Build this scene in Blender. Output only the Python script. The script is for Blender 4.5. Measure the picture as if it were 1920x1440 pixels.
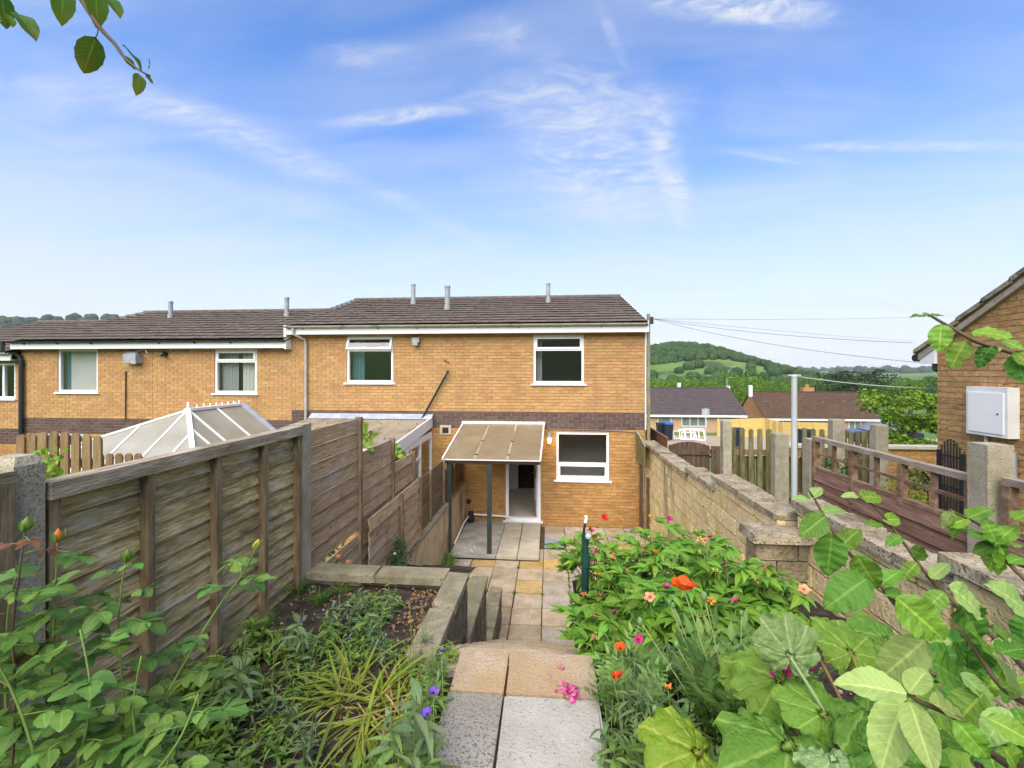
import bpy, bmesh, math, random
from mathutils import Vector, Matrix, Quaternion, noise
R = math.radians
rng = random.Random(7)
for o in list(bpy.data.objects): bpy.data.objects.remove(o)
scene = bpy.context.scene
COL = scene.collection

# ------------------------------------------------------------------ camera
F, CAMZ = 820.0, 3.67
TH = math.atan(70 / F); CT, ST = math.cos(TH), math.sin(TH)
cam = bpy.data.cameras.new('camera'); camo = bpy.data.objects.new('camera', cam); COL.objects.link(camo)
camo.location = (0, 0, CAMZ); camo.rotation_euler = (R(90), 0, TH)
cam.sensor_width = 36; cam.lens = F / 1920 * 36; cam.shift_y = -25 / 1920
cam.clip_start = .05; cam.clip_end = 20000
scene.camera = camo
CAM = Vector((0, 0, CAMZ))

# ------------------------------------------------------------------ sky, sun, exposure
SUN_EL, SUN_AZ = R(47), R(193)      # azimuth clockwise from +Y: behind the camera, a little to its left
world = bpy.data.worlds.new('World'); scene.world = world; world.use_nodes = True
def sky_nodes():
    nt = world.node_tree; N = nt.nodes; L = nt.links
    for n in list(N): N.remove(n)
    out = N.new('ShaderNodeOutputWorld'); bg = N.new('ShaderNodeBackground'); L.new(bg.outputs[0], out.inputs[0])
    sky = N.new('ShaderNodeTexSky'); sky.sky_type = 'NISHITA'; sky.sun_disc = False
    sky.sun_elevation = SUN_EL; sky.sun_rotation = SUN_AZ; sky.altitude = 100
    sky.air_density = 1.0; sky.dust_density = 0.6; sky.ozone_density = 2.6
    hs = N.new('ShaderNodeHueSaturation'); hs.inputs['Saturation'].default_value = 1.24; hs.inputs['Hue'].default_value = .509
    L.new(sky.outputs[0], hs.inputs['Color'])
    tc = N.new('ShaderNodeTexCoord')
    sep = N.new('ShaderNodeSeparateXYZ'); L.new(tc.outputs['Generated'], sep.inputs[0])
    def math_(op, a, b=None, clamp=False):
        m = N.new('ShaderNodeMath'); m.operation = op; m.use_clamp = clamp
        for i, v in enumerate((a, b)):
            if v is None: continue
            if isinstance(v, (int, float)): m.inputs[i].default_value = v
            else: L.new(v, m.inputs[i])
        return m.outputs[0]
    zz = math_('MAXIMUM', sep.outputs[2], 0.0); zd = math_('ADD', zz, .16)
    cx = math_('DIVIDE', sep.outputs[0], zd); cy = math_('DIVIDE', sep.outputs[1], zd)
    cmb = N.new('ShaderNodeCombineXYZ'); L.new(cx, cmb.inputs[0]); L.new(cy, cmb.inputs[1])
    def noise_(rot, sc, scale, detail, rough, dist, lo, hi):
        mp = N.new('ShaderNodeMapping'); mp.inputs['Rotation'].default_value = (0, 0, rot); mp.inputs['Scale'].default_value = (sc[0], sc[1], 1)
        L.new(cmb.outputs[0], mp.inputs[0])
        n = N.new('ShaderNodeTexNoise'); n.inputs['Scale'].default_value = scale; n.inputs['Detail'].default_value = detail
        n.inputs['Roughness'].default_value = rough; n.inputs['Distortion'].default_value = dist
        L.new(mp.outputs[0], n.inputs['Vector'])
        mr = N.new('ShaderNodeMapRange'); mr.interpolation_type = 'SMOOTHSTEP'
        mr.inputs['From Min'].default_value = lo; mr.inputs['From Max'].default_value = hi
        L.new(n.outputs[0], mr.inputs[0]); return mr.outputs[0]
    thin = noise_(R(58), (.7, 1.9), 1.6, 5, .55, .8, .25, .75)
    wisp = noise_(R(62), (.8, 3.4), 1.7, 6, .62, 1.0, .46, .84)
    puff = noise_(R(12), (1.5, 3.0), 5.0, 7, .66, .9, .40, .72)
    fine = noise_(R(30), (1.0, 2.2), 4.5, 6, .62, 2.2, .32, .80)
    big = noise_(0, (1, 1), .75, 2, .5, .3, .44, .66)
    def patch(cx_, cy_, ang, l, w, tex_, amt):      # a cloud of its own, somewhere in the cloud layer
        mp = N.new('ShaderNodeMapping'); mp.vector_type = 'TEXTURE'; mp.inputs['Location'].default_value = (cx_, cy_, 0); mp.inputs['Rotation'].default_value = (0, 0, R(ang)); mp.inputs['Scale'].default_value = (l, w, 1)
        L.new(cmb.outputs[0], mp.inputs[0]); ln = N.new('ShaderNodeVectorMath'); ln.operation = 'LENGTH'; L.new(mp.outputs[0], ln.inputs[0])
        mr = N.new('ShaderNodeMapRange'); mr.interpolation_type = 'SMOOTHSTEP'; mr.inputs['From Min'].default_value = 1; mr.inputs['From Max'].default_value = .25; L.new(ln.outputs['Value'], mr.inputs[0])
        return math_('MULTIPLY', math_('MULTIPLY', mr.outputs[0], math_('ADD', math_('MULTIPLY', tex_, .8), .2)), amt)
    pts = [(.19,1.58,66,.72,.34,fine,.8), (.04,1.27,8,.50,.16,puff,.6), (.45,1.66,67,.62,.075,puff,1.0), (.15,1.05,63,.17,.02,puff,.4), (.40,.97,10,.34,.075,puff,1.15), (-.42,1.26,-2,.34,.045,fine,.9),
           (1.12,1.44,-4,.5,.04,fine,.8), (.72,1.52,14,.2,.02,fine,.6), (-.93,1.30,56,.55,.13,fine,.6), (-1.12,1.10,27,.45,.09,fine,.55), (-.5,1.9,60,.6,.08,wisp,.6), (.86,2.88,-5,.45,.06,fine,.7), (-.12,1.02,20,.16,.07,puff,.45), (-.45,1.05,10,.2,.07,puff,.35)]
    def inv(a): return math_('SUBTRACT', 1, a, True)
    vz = N.new('ShaderNodeMapRange'); vz.interpolation_type = 'SMOOTHSTEP'; vz.inputs['From Min'].default_value = .12; vz.inputs['From Max'].default_value = .52; vz.inputs['To Min'].default_value = .55; vz.inputs['To Max'].default_value = .27; L.new(zz, vz.inputs[0])
    keep = inv(math_('MULTIPLY', thin, vz.outputs[0]))
    keep = math_('MULTIPLY', keep, inv(math_('MULTIPLY', math_('MULTIPLY', wisp, big), .45)))
    for p_ in pts: keep = math_('MULTIPLY', keep, inv(patch(*p_)))
    hz = N.new('ShaderNodeMapRange'); hz.interpolation_type = 'SMOOTHSTEP'
    hz.inputs['From Min'].default_value = 0.0; hz.inputs['From Max'].default_value = .50
    hz.inputs['To Min'].default_value = .90; hz.inputs['To Max'].default_value = 0
    L.new(zz, hz.inputs[0])
    keep = math_('MULTIPLY', keep, inv(hz.outputs[0]))
    fac = math_('SUBTRACT', 1, keep, True)
    mix = N.new('ShaderNodeMix'); mix.data_type = 'RGBA'; L.new(fac, mix.inputs[0])
    L.new(hs.outputs[0], mix.inputs[6]); mix.inputs[7].default_value = (2.7, 2.85, 3.15, 1)
    L.new(mix.outputs[2], bg.inputs[0]); bg.inputs[1].default_value = .122
sky_nodes()
world.cycles.sampling_method = 'MANUAL'; world.cycles.sample_map_resolution = 256
sun = bpy.data.lights.new('sun', 'SUN'); suno = bpy.data.objects.new('sun', sun); COL.objects.link(suno)
sun.energy = 2.95; sun.angle = R(70); sun.color = (1, .925, .80)
sd = Vector((math.sin(SUN_AZ) * math.cos(SUN_EL), math.cos(SUN_AZ) * math.cos(SUN_EL), math.sin(SUN_EL)))
suno.rotation_euler = sd.to_track_quat('Z', 'Y').to_euler(); suno.location = sd * 40
vs = scene.view_settings; vs.view_transform = 'Standard'; vs.look = 'None'; vs.gamma = 1; vs.use_curve_mapping = False
vs.exposure = 1.3
cy = scene.cycles; cy.max_bounces = 6; cy.diffuse_bounces = 3; cy.glossy_bounces = 2; cy.transmission_bounces = 3; cy.transparent_max_bounces = 6; cy.volume_bounces = 0; cy.use_denoising = True; cy.use_adaptive_sampling = True; cy.adaptive_threshold = .02; cy.caustics_reflective = False; cy.caustics_refractive = False

# ------------------------------------------------------------------ helpers
def ray(px, py):
    r = (px - 960) / F; u = -(py - 695) / F
    return Vector((r * CT - ST, r * ST + CT, u))
def W(px, py, d):                       # a point seen at (px,py), d metres away along the view axis
    return CAM + ray(px, py) * d
def srgb(r, g, b):
    f = lambda c: (c / 255 / 12.92) if c / 255 <= .04045 else ((c / 255 + .055) / 1.055) ** 2.4
    return (f(r), f(g), f(b), 1)
WLOC = {}
class MB:
    def __init__(s): s.v = []; s.f = []; s.m = []; s.uv = []; s.mi = 0
    def add(s, vs, fs, uvs=None):
        b = len(s.v); s.v += [tuple(v) for v in vs]
        for f in fs: s.f.append(tuple(b + i for i in f)); s.m.append(s.mi)
        s.uv += (uvs if uvs else [(0, 0)] * len(vs))
        return s
    def box(s, x0, x1, y0, y1, z0, z1):
        return s.add([(x0,y0,z0),(x1,y0,z0),(x1,y1,z0),(x0,y1,z0),(x0,y0,z1),(x1,y0,z1),(x1,y1,z1),(x0,y1,z1)],
            [(0,3,2,1),(4,5,6,7),(0,1,5,4),(1,2,6,5),(2,3,7,6),(3,0,4,7)])
    def obox(s, c, ax, ay, az):         # centre and three half-axis vectors
        c, ax, ay, az = Vector(c), Vector(ax), Vector(ay), Vector(az)
        P = [c + ax*i + ay*j + az*k for k in (-1,1) for j in (-1,1) for i in (-1,1)]
        return s.add(P, [(0,2,3,1),(4,5,7,6),(0,1,5,4),(1,3,7,5),(3,2,6,7),(2,0,4,6)])
    def beam(s, p, q, w, h, up=(0,0,1)):
        p, q = Vector(p), Vector(q); d = q - p
        side = d.cross(Vector(up)).normalized(); u = side.cross(d).normalized()
        return s.obox((p+q)/2, d/2, side*w/2, u*h/2)
    def tube(s, pts, radii, n=6, cap=True):
        pts = [Vector(p) for p in pts]
        if not isinstance(radii, (list, tuple)): radii = [radii]*len(pts)
        b = len(s.v); up = Vector((.13, .27, .95)); vs = []
        for i, p in enumerate(pts):
            d = (pts[min(i+1, len(pts)-1)] - pts[max(i-1, 0)]).normalized()
            if abs(d.dot(up)) > .95: up = Vector((.9, .1, .2))
            a = d.cross(up).normalized(); c = a.cross(d).normalized(); up = c
            for k in range(n):
                t = 2*math.pi*k/n; vs.append(p + (a*math.cos(t) + c*math.sin(t))*radii[i])
        fs = []
        for i in range(len(pts)-1):
            for k in range(n):
                k2 = (k+1) % n; fs.append((i*n+k, i*n+k2, (i+1)*n+k2, (i+1)*n+k))
        if cap: fs.append(tuple(range(n-1, -1, -1))); fs.append(tuple((len(pts)-1)*n+k for k in range(n)))
        return s.add(vs, fs)
    def prism(s, poly, d):              # extrude polygon (list of 3d pts) by vector d
        n = len(poly); d = Vector(d); P = [Vector(p) for p in poly]
        return s.add(P + [p + d for p in P], [tuple(range(n-1,-1,-1)), tuple(range(n, 2*n))] + [(i,(i+1)%n,n+(i+1)%n,n+i) for i in range(n)])
    def ball(s, c, r, sub=1, jit=0, sq=(1,1,1)):
        bm = bmesh.new(); bmesh.ops.create_icosphere(bm, subdivisions=sub, radius=1)
        vs = [Vector(c) + Vector((v.co.x*sq[0], v.co.y*sq[1], v.co.z*sq[2]))*r*(1+rng.uniform(-jit, jit)) for v in bm.verts]
        fs = [tuple(v.index for v in f.verts) for f in bm.faces]; bm.free()
        return s.add(vs, fs)
    def mesh(s, name, mats, smooth=False, centre=True):
        if centre and s.v:
            xs, ys, zs = zip(*s.v); c = Vector(((min(xs)+max(xs))/2, (min(ys)+max(ys))/2, min(zs)))
        else: c = Vector((0,0,0))
        me = bpy.data.meshes.new(name); me.from_pydata([(v[0]-c.x, v[1]-c.y, v[2]-c.z) for v in s.v], [], s.f)
        if not isinstance(mats, (list, tuple)): mats = [mats]
        for m in mats: me.materials.append(M[m])
        if len(mats) > 1: me.polygons.foreach_set('material_index', s.m)
        if any(u != (0,0) for u in s.uv):
            ul = me.uv_layers.new(name='UVMap'); li = [0]*len(me.loops); me.loops.foreach_get('vertex_index', li)
            ul.data.foreach_set('uv', [c for i in li for c in s.uv[i]])
        if smooth: me.polygons.foreach_set('use_smooth', [True]*len(me.polygons))
        me.update(); return me, c
    def build(s, name, mats, parent=None, smooth=False):
        me, c = s.mesh(name, mats, smooth)
        return link(name, me, parent, c)
def link(name, me, parent=None, loc=(0,0,0), rot=None, scale=None):
    o = bpy.data.objects.new(name, me); COL.objects.link(o)
    loc = Vector(loc)
    if parent is not None:
        o.parent = parent; o.location = loc - WLOC[parent.name]
    else: o.location = loc
    if rot is not None:
        if isinstance(rot, Quaternion): o.rotation_mode = 'QUATERNION'; o.rotation_quaternion = rot
        else: o.rotation_euler = rot
    if scale is not None: o.scale = scale
    WLOC[o.name] = loc
    return o
def thing(name, label, cat, loc=(0,0,0), group=None):
    o = link(name, None, None, loc); o.empty_display_size = .1
    return tag(o, label, cat, group)
def tag(o, label=None, cat=None, group=None, kind=None):
    if label: o['label'] = label
    if cat: o['category'] = cat
    if group: o['group'] = group
    if kind: o['kind'] = kind
    return o
def struct(o): o['kind'] = 'structure'; return o

# ------------------------------------------------------------------ materials
M = {}
def mat(name, cols, rough=.8, scale=4, vs=(1,1,1), detail=4, nrough=.6, pos=(.3,.5,.7), bump=0, bscale=None, rnd=.0, hue=.0, spec=.3,
        metal=0, stain=None, speck=None, trans=0, dist=0):
    m = bpy.data.materials.new(name); m.use_nodes = True; nt = m.node_tree; N = nt.nodes; L = nt.links
    b = N['Principled BSDF']; b.inputs['Roughness'].default_value = rough; b.inputs['Metallic'].default_value = metal
    b.inputs['Specular IOR Level'].default_value = spec
    geo = N.new('ShaderNodeNewGeometry'); oi = N.new('ShaderNodeObjectInfo')
    rs = N.new('ShaderNodeMath'); rs.operation = 'ADD'; L.new(oi.outputs['Random'], rs.inputs[0]); L.new(geo.outputs['Random Per Island'], rs.inputs[1])
    fr = N.new('ShaderNodeMath'); fr.operation = 'FRACT'; L.new(rs.outputs[0], fr.inputs[0]); rand = fr.outputs[0]
    def tex(sc, vsc, det, nr, offs=True, d=0):
        mp = N.new('ShaderNodeVectorMath'); mp.operation = 'MULTIPLY'; mp.inputs[1].default_value = vsc; L.new(geo.outputs['Position'], mp.inputs[0])
        src = mp.outputs[0]
        if offs:
            sc_ = N.new('ShaderNodeVectorMath'); sc_.operation = 'SCALE'; sc_.inputs[0].default_value = (31, 17, 23); L.new(rand, sc_.inputs['Scale'])
            ad = N.new('ShaderNodeVectorMath'); ad.operation = 'ADD'; L.new(src, ad.inputs[0]); L.new(sc_.outputs[0], ad.inputs[1]); src = ad.outputs[0]
        n = N.new('ShaderNodeTexNoise'); n.inputs['Scale'].default_value = sc; n.inputs['Detail'].default_value = det; n.inputs['Roughness'].default_value = nr
        n.inputs['Distortion'].default_value = d
        L.new(src, n.inputs['Vector']); return n.outputs[0]
    def mix(fac, a, bb, mode='MIX'):
        x = N.new('ShaderNodeMix'); x.data_type = 'RGBA'; x.blend_type = mode
        for i, v in ((0, fac), (6, a), (7, bb)):
            if isinstance(v, (float, int)): x.inputs[i].default_value = v
            elif isinstance(v, tuple): x.inputs[i].default_value = v
            else: L.new(v, x.inputs[i])
        return x.outputs[2]
    def step(src, lo, hi):
        mr = N.new('ShaderNodeMapRange'); mr.interpolation_type = 'SMOOTHSTEP'; mr.inputs['From Min'].default_value = lo; mr.inputs['From Max'].default_value = hi
        L.new(src, mr.inputs[0]); return mr.outputs[0]
    if len(cols) > 1:
        cr = N.new('ShaderNodeValToRGB'); e = cr.color_ramp.elements
        pp = pos if len(pos) == len(cols) else [.3 + .4*i/(len(cols)-1) for i in range(len(cols))]
        e[0].position = pp[0]; e[0].color = cols[0]; e[1].position = pp[-1]; e[1].color = cols[-1]
        for i in range(1, len(cols)-1): q = e.new(pp[i]); q.color = cols[i]
        L.new(tex(scale, vs, detail, nrough, True, dist), cr.inputs[0]); col = cr.outputs[0]
    else: col = cols[0]
    if speck:                                # (colour, scale, lo, hi)
        vo = tex(speck[1], (1,1,1), 2, .7); col = mix(step(vo, speck[2], speck[3]), col, speck[0])
    if stain:                                # list of (colour, scale, vs, lo, hi, amount): stains with a shape of their own
        for c_, s_, v_, lo, hi, am in stain:
            f = step(tex(s_, v_, 3, .6, False), lo, hi); mm = N.new('ShaderNodeMath'); mm.operation = 'MULTIPLY'; mm.inputs[1].default_value = am; L.new(f, mm.inputs[0])
            col = mix(mm.outputs[0], col, c_)
    if rnd or hue:
        h = N.new('ShaderNodeHueSaturation')
        if isinstance(col, tuple): h.inputs['Color'].default_value = col
        else: L.new(col, h.inputs['Color'])
        mr = N.new('ShaderNodeMapRange'); mr.inputs['To Min'].default_value = 1-rnd; mr.inputs['To Max'].default_value = 1+rnd; L.new(rand, mr.inputs[0]); L.new(mr.outputs[0], h.inputs['Value'])
        if hue:
            k = N.new('ShaderNodeMath'); k.operation = 'MULTIPLY'; k.inputs[1].default_value = 7.31; L.new(rand, k.inputs[0])
            k2 = N.new('ShaderNodeMath'); k2.operation = 'FRACT'; L.new(k.outputs[0], k2.inputs[0])
            mh = N.new('ShaderNodeMapRange'); mh.inputs['To Min'].default_value = .5-hue; mh.inputs['To Max'].default_value = .5+hue; L.new(k2.outputs[0], mh.inputs[0]); L.new(mh.outputs[0], h.inputs['Hue'])
        col = h.outputs[0]
    if isinstance(col, tuple): b.inputs['Base Color'].default_value = col
    else: L.new(col, b.inputs['Base Color'])
    if bump:
        bp = N.new('ShaderNodeBump'); bp.inputs['Strength'].default_value = bump; bp.inputs['Distance'].default_value = .02
        L.new(tex(bscale or scale*4, vs, 2, .65), bp.inputs['Height']); L.new(bp.outputs[0], b.inputs['Normal'])
    if trans:
        out = N['Material Output']; tr = N.new('ShaderNodeBsdfTranslucent'); ms = N.new('ShaderNodeMixShader'); ms.inputs[0].default_value = trans
        if isinstance(col, tuple): tr.inputs[0].default_value = col
        else: L.new(col, tr.inputs[0])
        L.new(b.outputs[0], ms.inputs[1]); L.new(tr.outputs[0], ms.inputs[2]); L.new(ms.outputs[0], out.inputs[0])
    M[name] = m; return m
def glass(name, tint=(1,1,1,1), gl=.20, rough=.01):
    m = bpy.data.materials.new(name); m.use_nodes = True; nt = m.node_tree; N = nt.nodes; L = nt.links
    N.remove(N['Principled BSDF']); out = N['Material Output']
    t = N.new('ShaderNodeBsdfTransparent'); t.inputs[0].default_value = tint
    g = N.new('ShaderNodeBsdfGlossy'); g.inputs['Roughness'].default_value = rough
    fr = N.new('ShaderNodeLayerWeight'); fr.inputs[0].default_value = .5
    pw = N.new('ShaderNodeMath'); pw.operation = 'POWER'; pw.inputs[1].default_value = 4.5; L.new(fr.outputs['Facing'], pw.inputs[0])
    mr = N.new('ShaderNodeMapRange'); mr.inputs['To Min'].default_value = gl*.5; mr.inputs['To Max'].default_value = 1; L.new(pw.outputs[0], mr.inputs[0])
    ms = N.new('ShaderNodeMixShader'); L.new(mr.outputs[0], ms.inputs[0]); L.new(t.outputs[0], ms.inputs[1]); L.new(g.outputs[0], ms.inputs[2]); L.new(ms.outputs[0], out.inputs[0])
    M[name] = m
c = lambda r,g,b: (r,g,b,1)
mat('buff_brick', [c(.37,.205,.082), c(.435,.255,.105), c(.48,.295,.13)], .85, 9, (1,1,2.2), rnd=.12, hue=.009, bump=.25, bscale=60, speck=(c(.34,.18,.07), 26, .60, .70),
    stain=[(c(.36,.19,.075), .9, (1,1,1), .50, .72, .4), (c(.28,.16,.08), 1.3, (2.4,1,.22), .56, .76, .4)])
mat('buff_mortar', [c(.41,.275,.135), c(.47,.325,.17)], .95, 14)
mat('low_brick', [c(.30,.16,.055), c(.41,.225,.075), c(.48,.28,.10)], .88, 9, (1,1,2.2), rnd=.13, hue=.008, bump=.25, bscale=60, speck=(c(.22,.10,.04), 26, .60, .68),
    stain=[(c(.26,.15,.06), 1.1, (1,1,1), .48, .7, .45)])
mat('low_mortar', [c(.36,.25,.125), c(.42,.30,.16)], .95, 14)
mat('dark_brick', [c(.080,.048,.038), c(.12,.076,.062)], .7, 9, rnd=.22, hue=.01, bump=.2, bscale=60, spec=.35)
mat('dark_mortar', [c(.30,.24,.20), c(.38,.31,.26)], .95, 14)
mat('gable_brick', [c(.30,.165,.065), c(.41,.245,.10), c(.48,.30,.13)], .88, 8, (1,1,2), rnd=.14, hue=.008, bump=.35, bscale=50, speck=(c(.18,.08,.035), 22, .58, .68))
mat('gable_mortar', [c(.52,.38,.20), c(.60,.45,.26)], .95, 14)
mat('roof_tile', [c(.080,.059,.045), c(.118,.091,.072), c(.155,.125,.103)], .85, 7, rnd=.08, bump=.3, bscale=40, stain=[(c(.11,.105,.06), 1.3, (1,.5,1), .60, .74, .5)])
mat('upvc', [c(.74,.75,.76), c(.80,.80,.80)], .35, 2, spec=.45)
mat('upvc_dirty', [c(.62,.62,.58), c(.76,.76,.75)], .5, 3, spec=.4, stain=[(c(.30,.32,.20), 2.2, (1,1,2), .62, .8, .6)])
mat('gutter_grey', [c(.34,.34,.27), c(.47,.46,.41)], .6, 6, stain=[(c(.13,.15,.05), 4, (1,1,1), .52, .7, .7)])
mat('black_plastic', [c(.012,.014,.018), c(.02,.023,.03)], .4, 5, spec=.5)
mat('pipe_grey', [c(.30,.28,.24), c(.42,.40,.36)], .6, 5)
mat('flue_metal', [c(.22,.24,.25), c(.36,.38,.39)], .5, 8, spec=.5)
mat('lead', [c(.24,.27,.32), c(.36,.40,.46)], .6, 5)
mat('interior', [c(.30,.285,.26), c(.34,.325,.30)], .9, 2)
mat('interior_white', [c(.78,.77,.74), c(.82,.81,.78)], .8, 2)
mat('laminate', [c(.56,.49,.40), c(.64,.57,.48)], .45, 2, (9,.8,1))
mat('dark_wood', [c(.02,.012,.008), c(.04,.022,.015)], .5, 4, (1,1,9))
mat('curtain_white', [c(.60,.63,.58), c(.68,.70,.66)], .9, 3, trans=.3)
mat('curtain_grey', [c(.30,.34,.34), c(.42,.45,.44)], .9, 4, (6,6,.3), trans=.3)
mat('curtain_teal', [c(.05,.13,.16), c(.08,.18,.21)], .9, 4, (6,6,.3))
mat('window_void', [c(.02,.022,.025)], .6)
glass('glass'); glass('glass_far', (.5,.5,.55,1), .3)
mat('concrete', [c(.17,.145,.085), c(.25,.215,.135), c(.32,.28,.19)], .92, 7, bump=.5, bscale=60, speck=(c(.14,.12,.08), 55, .56, .66), stain=[(c(.15,.15,.07), 1.8, (1,1,.6), .50, .70, .55)])
mat('post_concrete', [c(.30,.26,.19), c(.40,.36,.27)], .92, 9, bump=.4, bscale=80, speck=(c(.20,.17,.12), 90, .55, .62), stain=[(c(.14,.13,.06), 3.1, (1,1,.5), .5, .7, .6)])
mat('coping', [c(.17,.14,.09), c(.29,.24,.16), c(.40,.34,.24)], .92, 6, bump=.6, bscale=45, speck=(c(.08,.07,.045), 40, .54, .66), rnd=.12, stain=[(c(.07,.06,.035), 2.6, (1,1,1), .52, .66, .7), (c(.34,.30,.12), 5, (1,1,1), .62, .75, .6)])
mat('wall_block', [c(.50,.375,.165), c(.65,.515,.265), c(.73,.60,.35)], .92, 5, bump=.9, bscale=28, rnd=.10, hue=.007, speck=(c(.26,.18,.08), 36, .58, .70),
    stain=[(c(.09,.075,.04), 1.6, (1,1,.35), .56, .72, .75), (c(.46,.31,.09), 2.3, (1,1,1), .52, .70, .6)])
mat('pier_block', [c(.19,.15,.09), c(.28,.225,.14), c(.36,.30,.19)], .92, 5, bump=.9, bscale=28, rnd=.10, speck=(c(.12,.09,.05), 36, .56, .68), stain=[(c(.09,.08,.045), 2, (1,1,.4), .5, .7, .7)])
mat('wall_mortar', [c(.30,.24,.14), c(.38,.31,.20)], .95, 10)
mat('dark_stone', [c(.055,.045,.03), c(.12,.10,.07), c(.20,.175,.125)], .92, 7, bump=.9, bscale=30, stain=[(c(.05,.06,.02), 4, (1,1,.4), .5, .7, .7)])
mat('render_wall', [c(.34,.26,.15), c(.44,.35,.21), c(.52,.42,.27)], .95, 3, bump=.5, bscale=70, stain=[(c(.14,.10,.045), 1.9, (1,1.2,.35), .53, .68, .75), (c(.10,.11,.04), 3, (1,1,.6), .6, .75, .6)])
mat('slab_buff', [c(.31,.24,.155), c(.40,.32,.215), c(.47,.385,.27)], .9, 5, bump=.4, bscale=40, rnd=.12, speck=(c(.24,.17,.10), 46, .55, .65), stain=[(c(.20,.15,.08), 2.0, (1,1,1), .52, .72, .5)])
mat('slab_gold', [c(.36,.235,.075), c(.46,.31,.115), c(.46,.345,.19)], .9, 5, bump=.4, bscale=40, rnd=.10, speck=(c(.26,.15,.04), 36, .56, .66), stain=[(c(.22,.13,.04), 2.4, (1,1,1), .52, .7, .5)])
mat('slab_grey', [c(.30,.25,.19), c(.38,.32,.25), c(.44,.38,.30)], .9, 5, bump=.4, bscale=40, rnd=.10, speck=(c(.20,.16,.12), 46, .55, .65))
mat('slab_pale', [c(.38,.34,.25), c(.47,.43,.33)], .85, 4, bump=.25, bscale=40, rnd=.07, stain=[(c(.28,.24,.16), 2, (1,1,1), .5, .7, .5)])
mat('platform_concrete', [c(.25,.235,.20), c(.33,.31,.275), c(.40,.38,.34)], .85, 3, bump=.25, bscale=40, stain=[(c(.20,.17,.12), 1.7, (1,2,1), .5, .65, .6)])
mat('path_grey', [c(.29,.265,.225), c(.355,.33,.28), c(.40,.37,.315)], .9, 4, bump=.35, bscale=60, rnd=.05, speck=(c(.17,.15,.125), 75, .62, .68), stain=[(c(.30,.26,.21), 1.6, (1,1,1), .5, .7, .5)])
mat('path_speckled', [c(.24,.215,.18), c(.31,.285,.24)], .9, 4, bump=.4, bscale=60, speck=(c(.13,.115,.095), 80, .52, .60), stain=[(c(.22,.19,.15), 1.8, (1,1,1), .45, .65, .6)])
mat('step_buff', [c(.32,.24,.155), c(.40,.315,.215), c(.44,.355,.25)], .9, 5, bump=.4, bscale=60, rnd=.06, speck=(c(.28,.19,.10), 85, .54, .63), stain=[(c(.36,.23,.10), 2.0, (1,1,1), .48, .66, .6)])
mat('joint_dirt', [c(.06,.045,.028), c(.12,.09,.055)], .98, 20)
mat('slate', [c(.22,.25,.29), c(.30,.33,.37)], .6, 5)
mat('lap_wood', [c(.22,.155,.055), c(.34,.255,.10), c(.48,.385,.20), c(.60,.51,.36)], .9, 4.2, (7,2.0,20), detail=5, nrough=.66, bump=.5, bscale=14, rnd=.15, pos=(.30,.44,.54,.66),
    stain=[(c(.17,.145,.05), 1.5, (1,1,1.4), .48, .68, .55), (c(.54,.47,.37), 2.4, (1,1,3.2), .56, .68, .7), (c(.08,.06,.03), 3.0, (1,.6,3), .58, .74, .55)])
mat('board_wood', [c(.22,.14,.066), c(.35,.235,.125), c(.44,.32,.195), c(.52,.40,.27)], .85, 3.2, (7,1.8,26), detail=5, nrough=.62, bump=.4, bscale=12, rnd=.16, pos=(.32,.46,.58,.7), speck=(c(.09,.05,.025), 9, .68, .74), stain=[(c(.40,.34,.27), 1.4, (1,1,2), .52, .68, .55), (c(.17,.11,.05), 1.9, (1,1,2), .55, .7, .5)])
mat('dark_board', [c(.085,.052,.026), c(.14,.09,.05), c(.20,.135,.08)], .85, 3, (5,.8,9), detail=5, bump=.4, bscale=12, rnd=.14)
mat('batten', [c(.11,.08,.042), c(.20,.145,.08), c(.30,.235,.145)], .9, 5, (4,4,.8), bump=.4, bscale=18)
mat('rail_wood', [c(.18,.14,.085), c(.32,.26,.18), c(.48,.42,.33)], .9, 5, (5,1,6), bump=.4, bscale=16, stain=[(c(.09,.085,.03), 2.4, (1,1,1), .52, .7, .6)])
mat('trellis_wood', [c(.11,.062,.036), c(.19,.115,.072), c(.29,.20,.14)], .85, 5, (4,1.2,4), bump=.35, bscale=18, rnd=.12)
mat('trellis_rail', [c(.20,.145,.105), c(.27,.21,.165), c(.36,.30,.25)], .85, 5, (4,1.2,4), bump=.35, bscale=18, rnd=.1)
mat('red_board', [c(.13,.066,.040), c(.215,.12,.078), c(.30,.19,.135)], .85, 3, (5,.9,9), bump=.4, bscale=12, rnd=.14, stain=[(c(.26,.21,.12), 2.6, (1,.7,2), .6, .75, .5)])
mat('picket_wood', [c(.085,.082,.028), c(.15,.135,.058), c(.24,.205,.12)], .9, 4, (5,5,1), bump=.4, bscale=16, rnd=.18, hue=.012)
mat('picket_tan', [c(.14,.088,.038), c(.21,.14,.065), c(.26,.18,.095)], .9, 4, (5,5,1), bump=.4, bscale=16, rnd=.12)
mat('gate_wood', [c(.055,.035,.022), c(.095,.062,.040), c(.13,.09,.06)], .9, 4, (6,6,1), bump=.4, bscale=16, rnd=.14, stain=[(c(.12,.11,.03), 2.3, (1,1,.5), .58, .72, .6)])
mat('redfence_wood', [c(.13,.058,.030), c(.19,.09,.05)], .9, 4, (6,6,1), rnd=.12)
mat('new_timber', [c(.50,.33,.085), c(.58,.41,.14)], .8, 3, (1,1,6), rnd=.06)
mat('green_paint', [c(.008,.035,.030), c(.014,.055,.045)], .38, 6, spec=.5, speck=(c(.10,.14,.13), 40, .68, .74))
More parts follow.
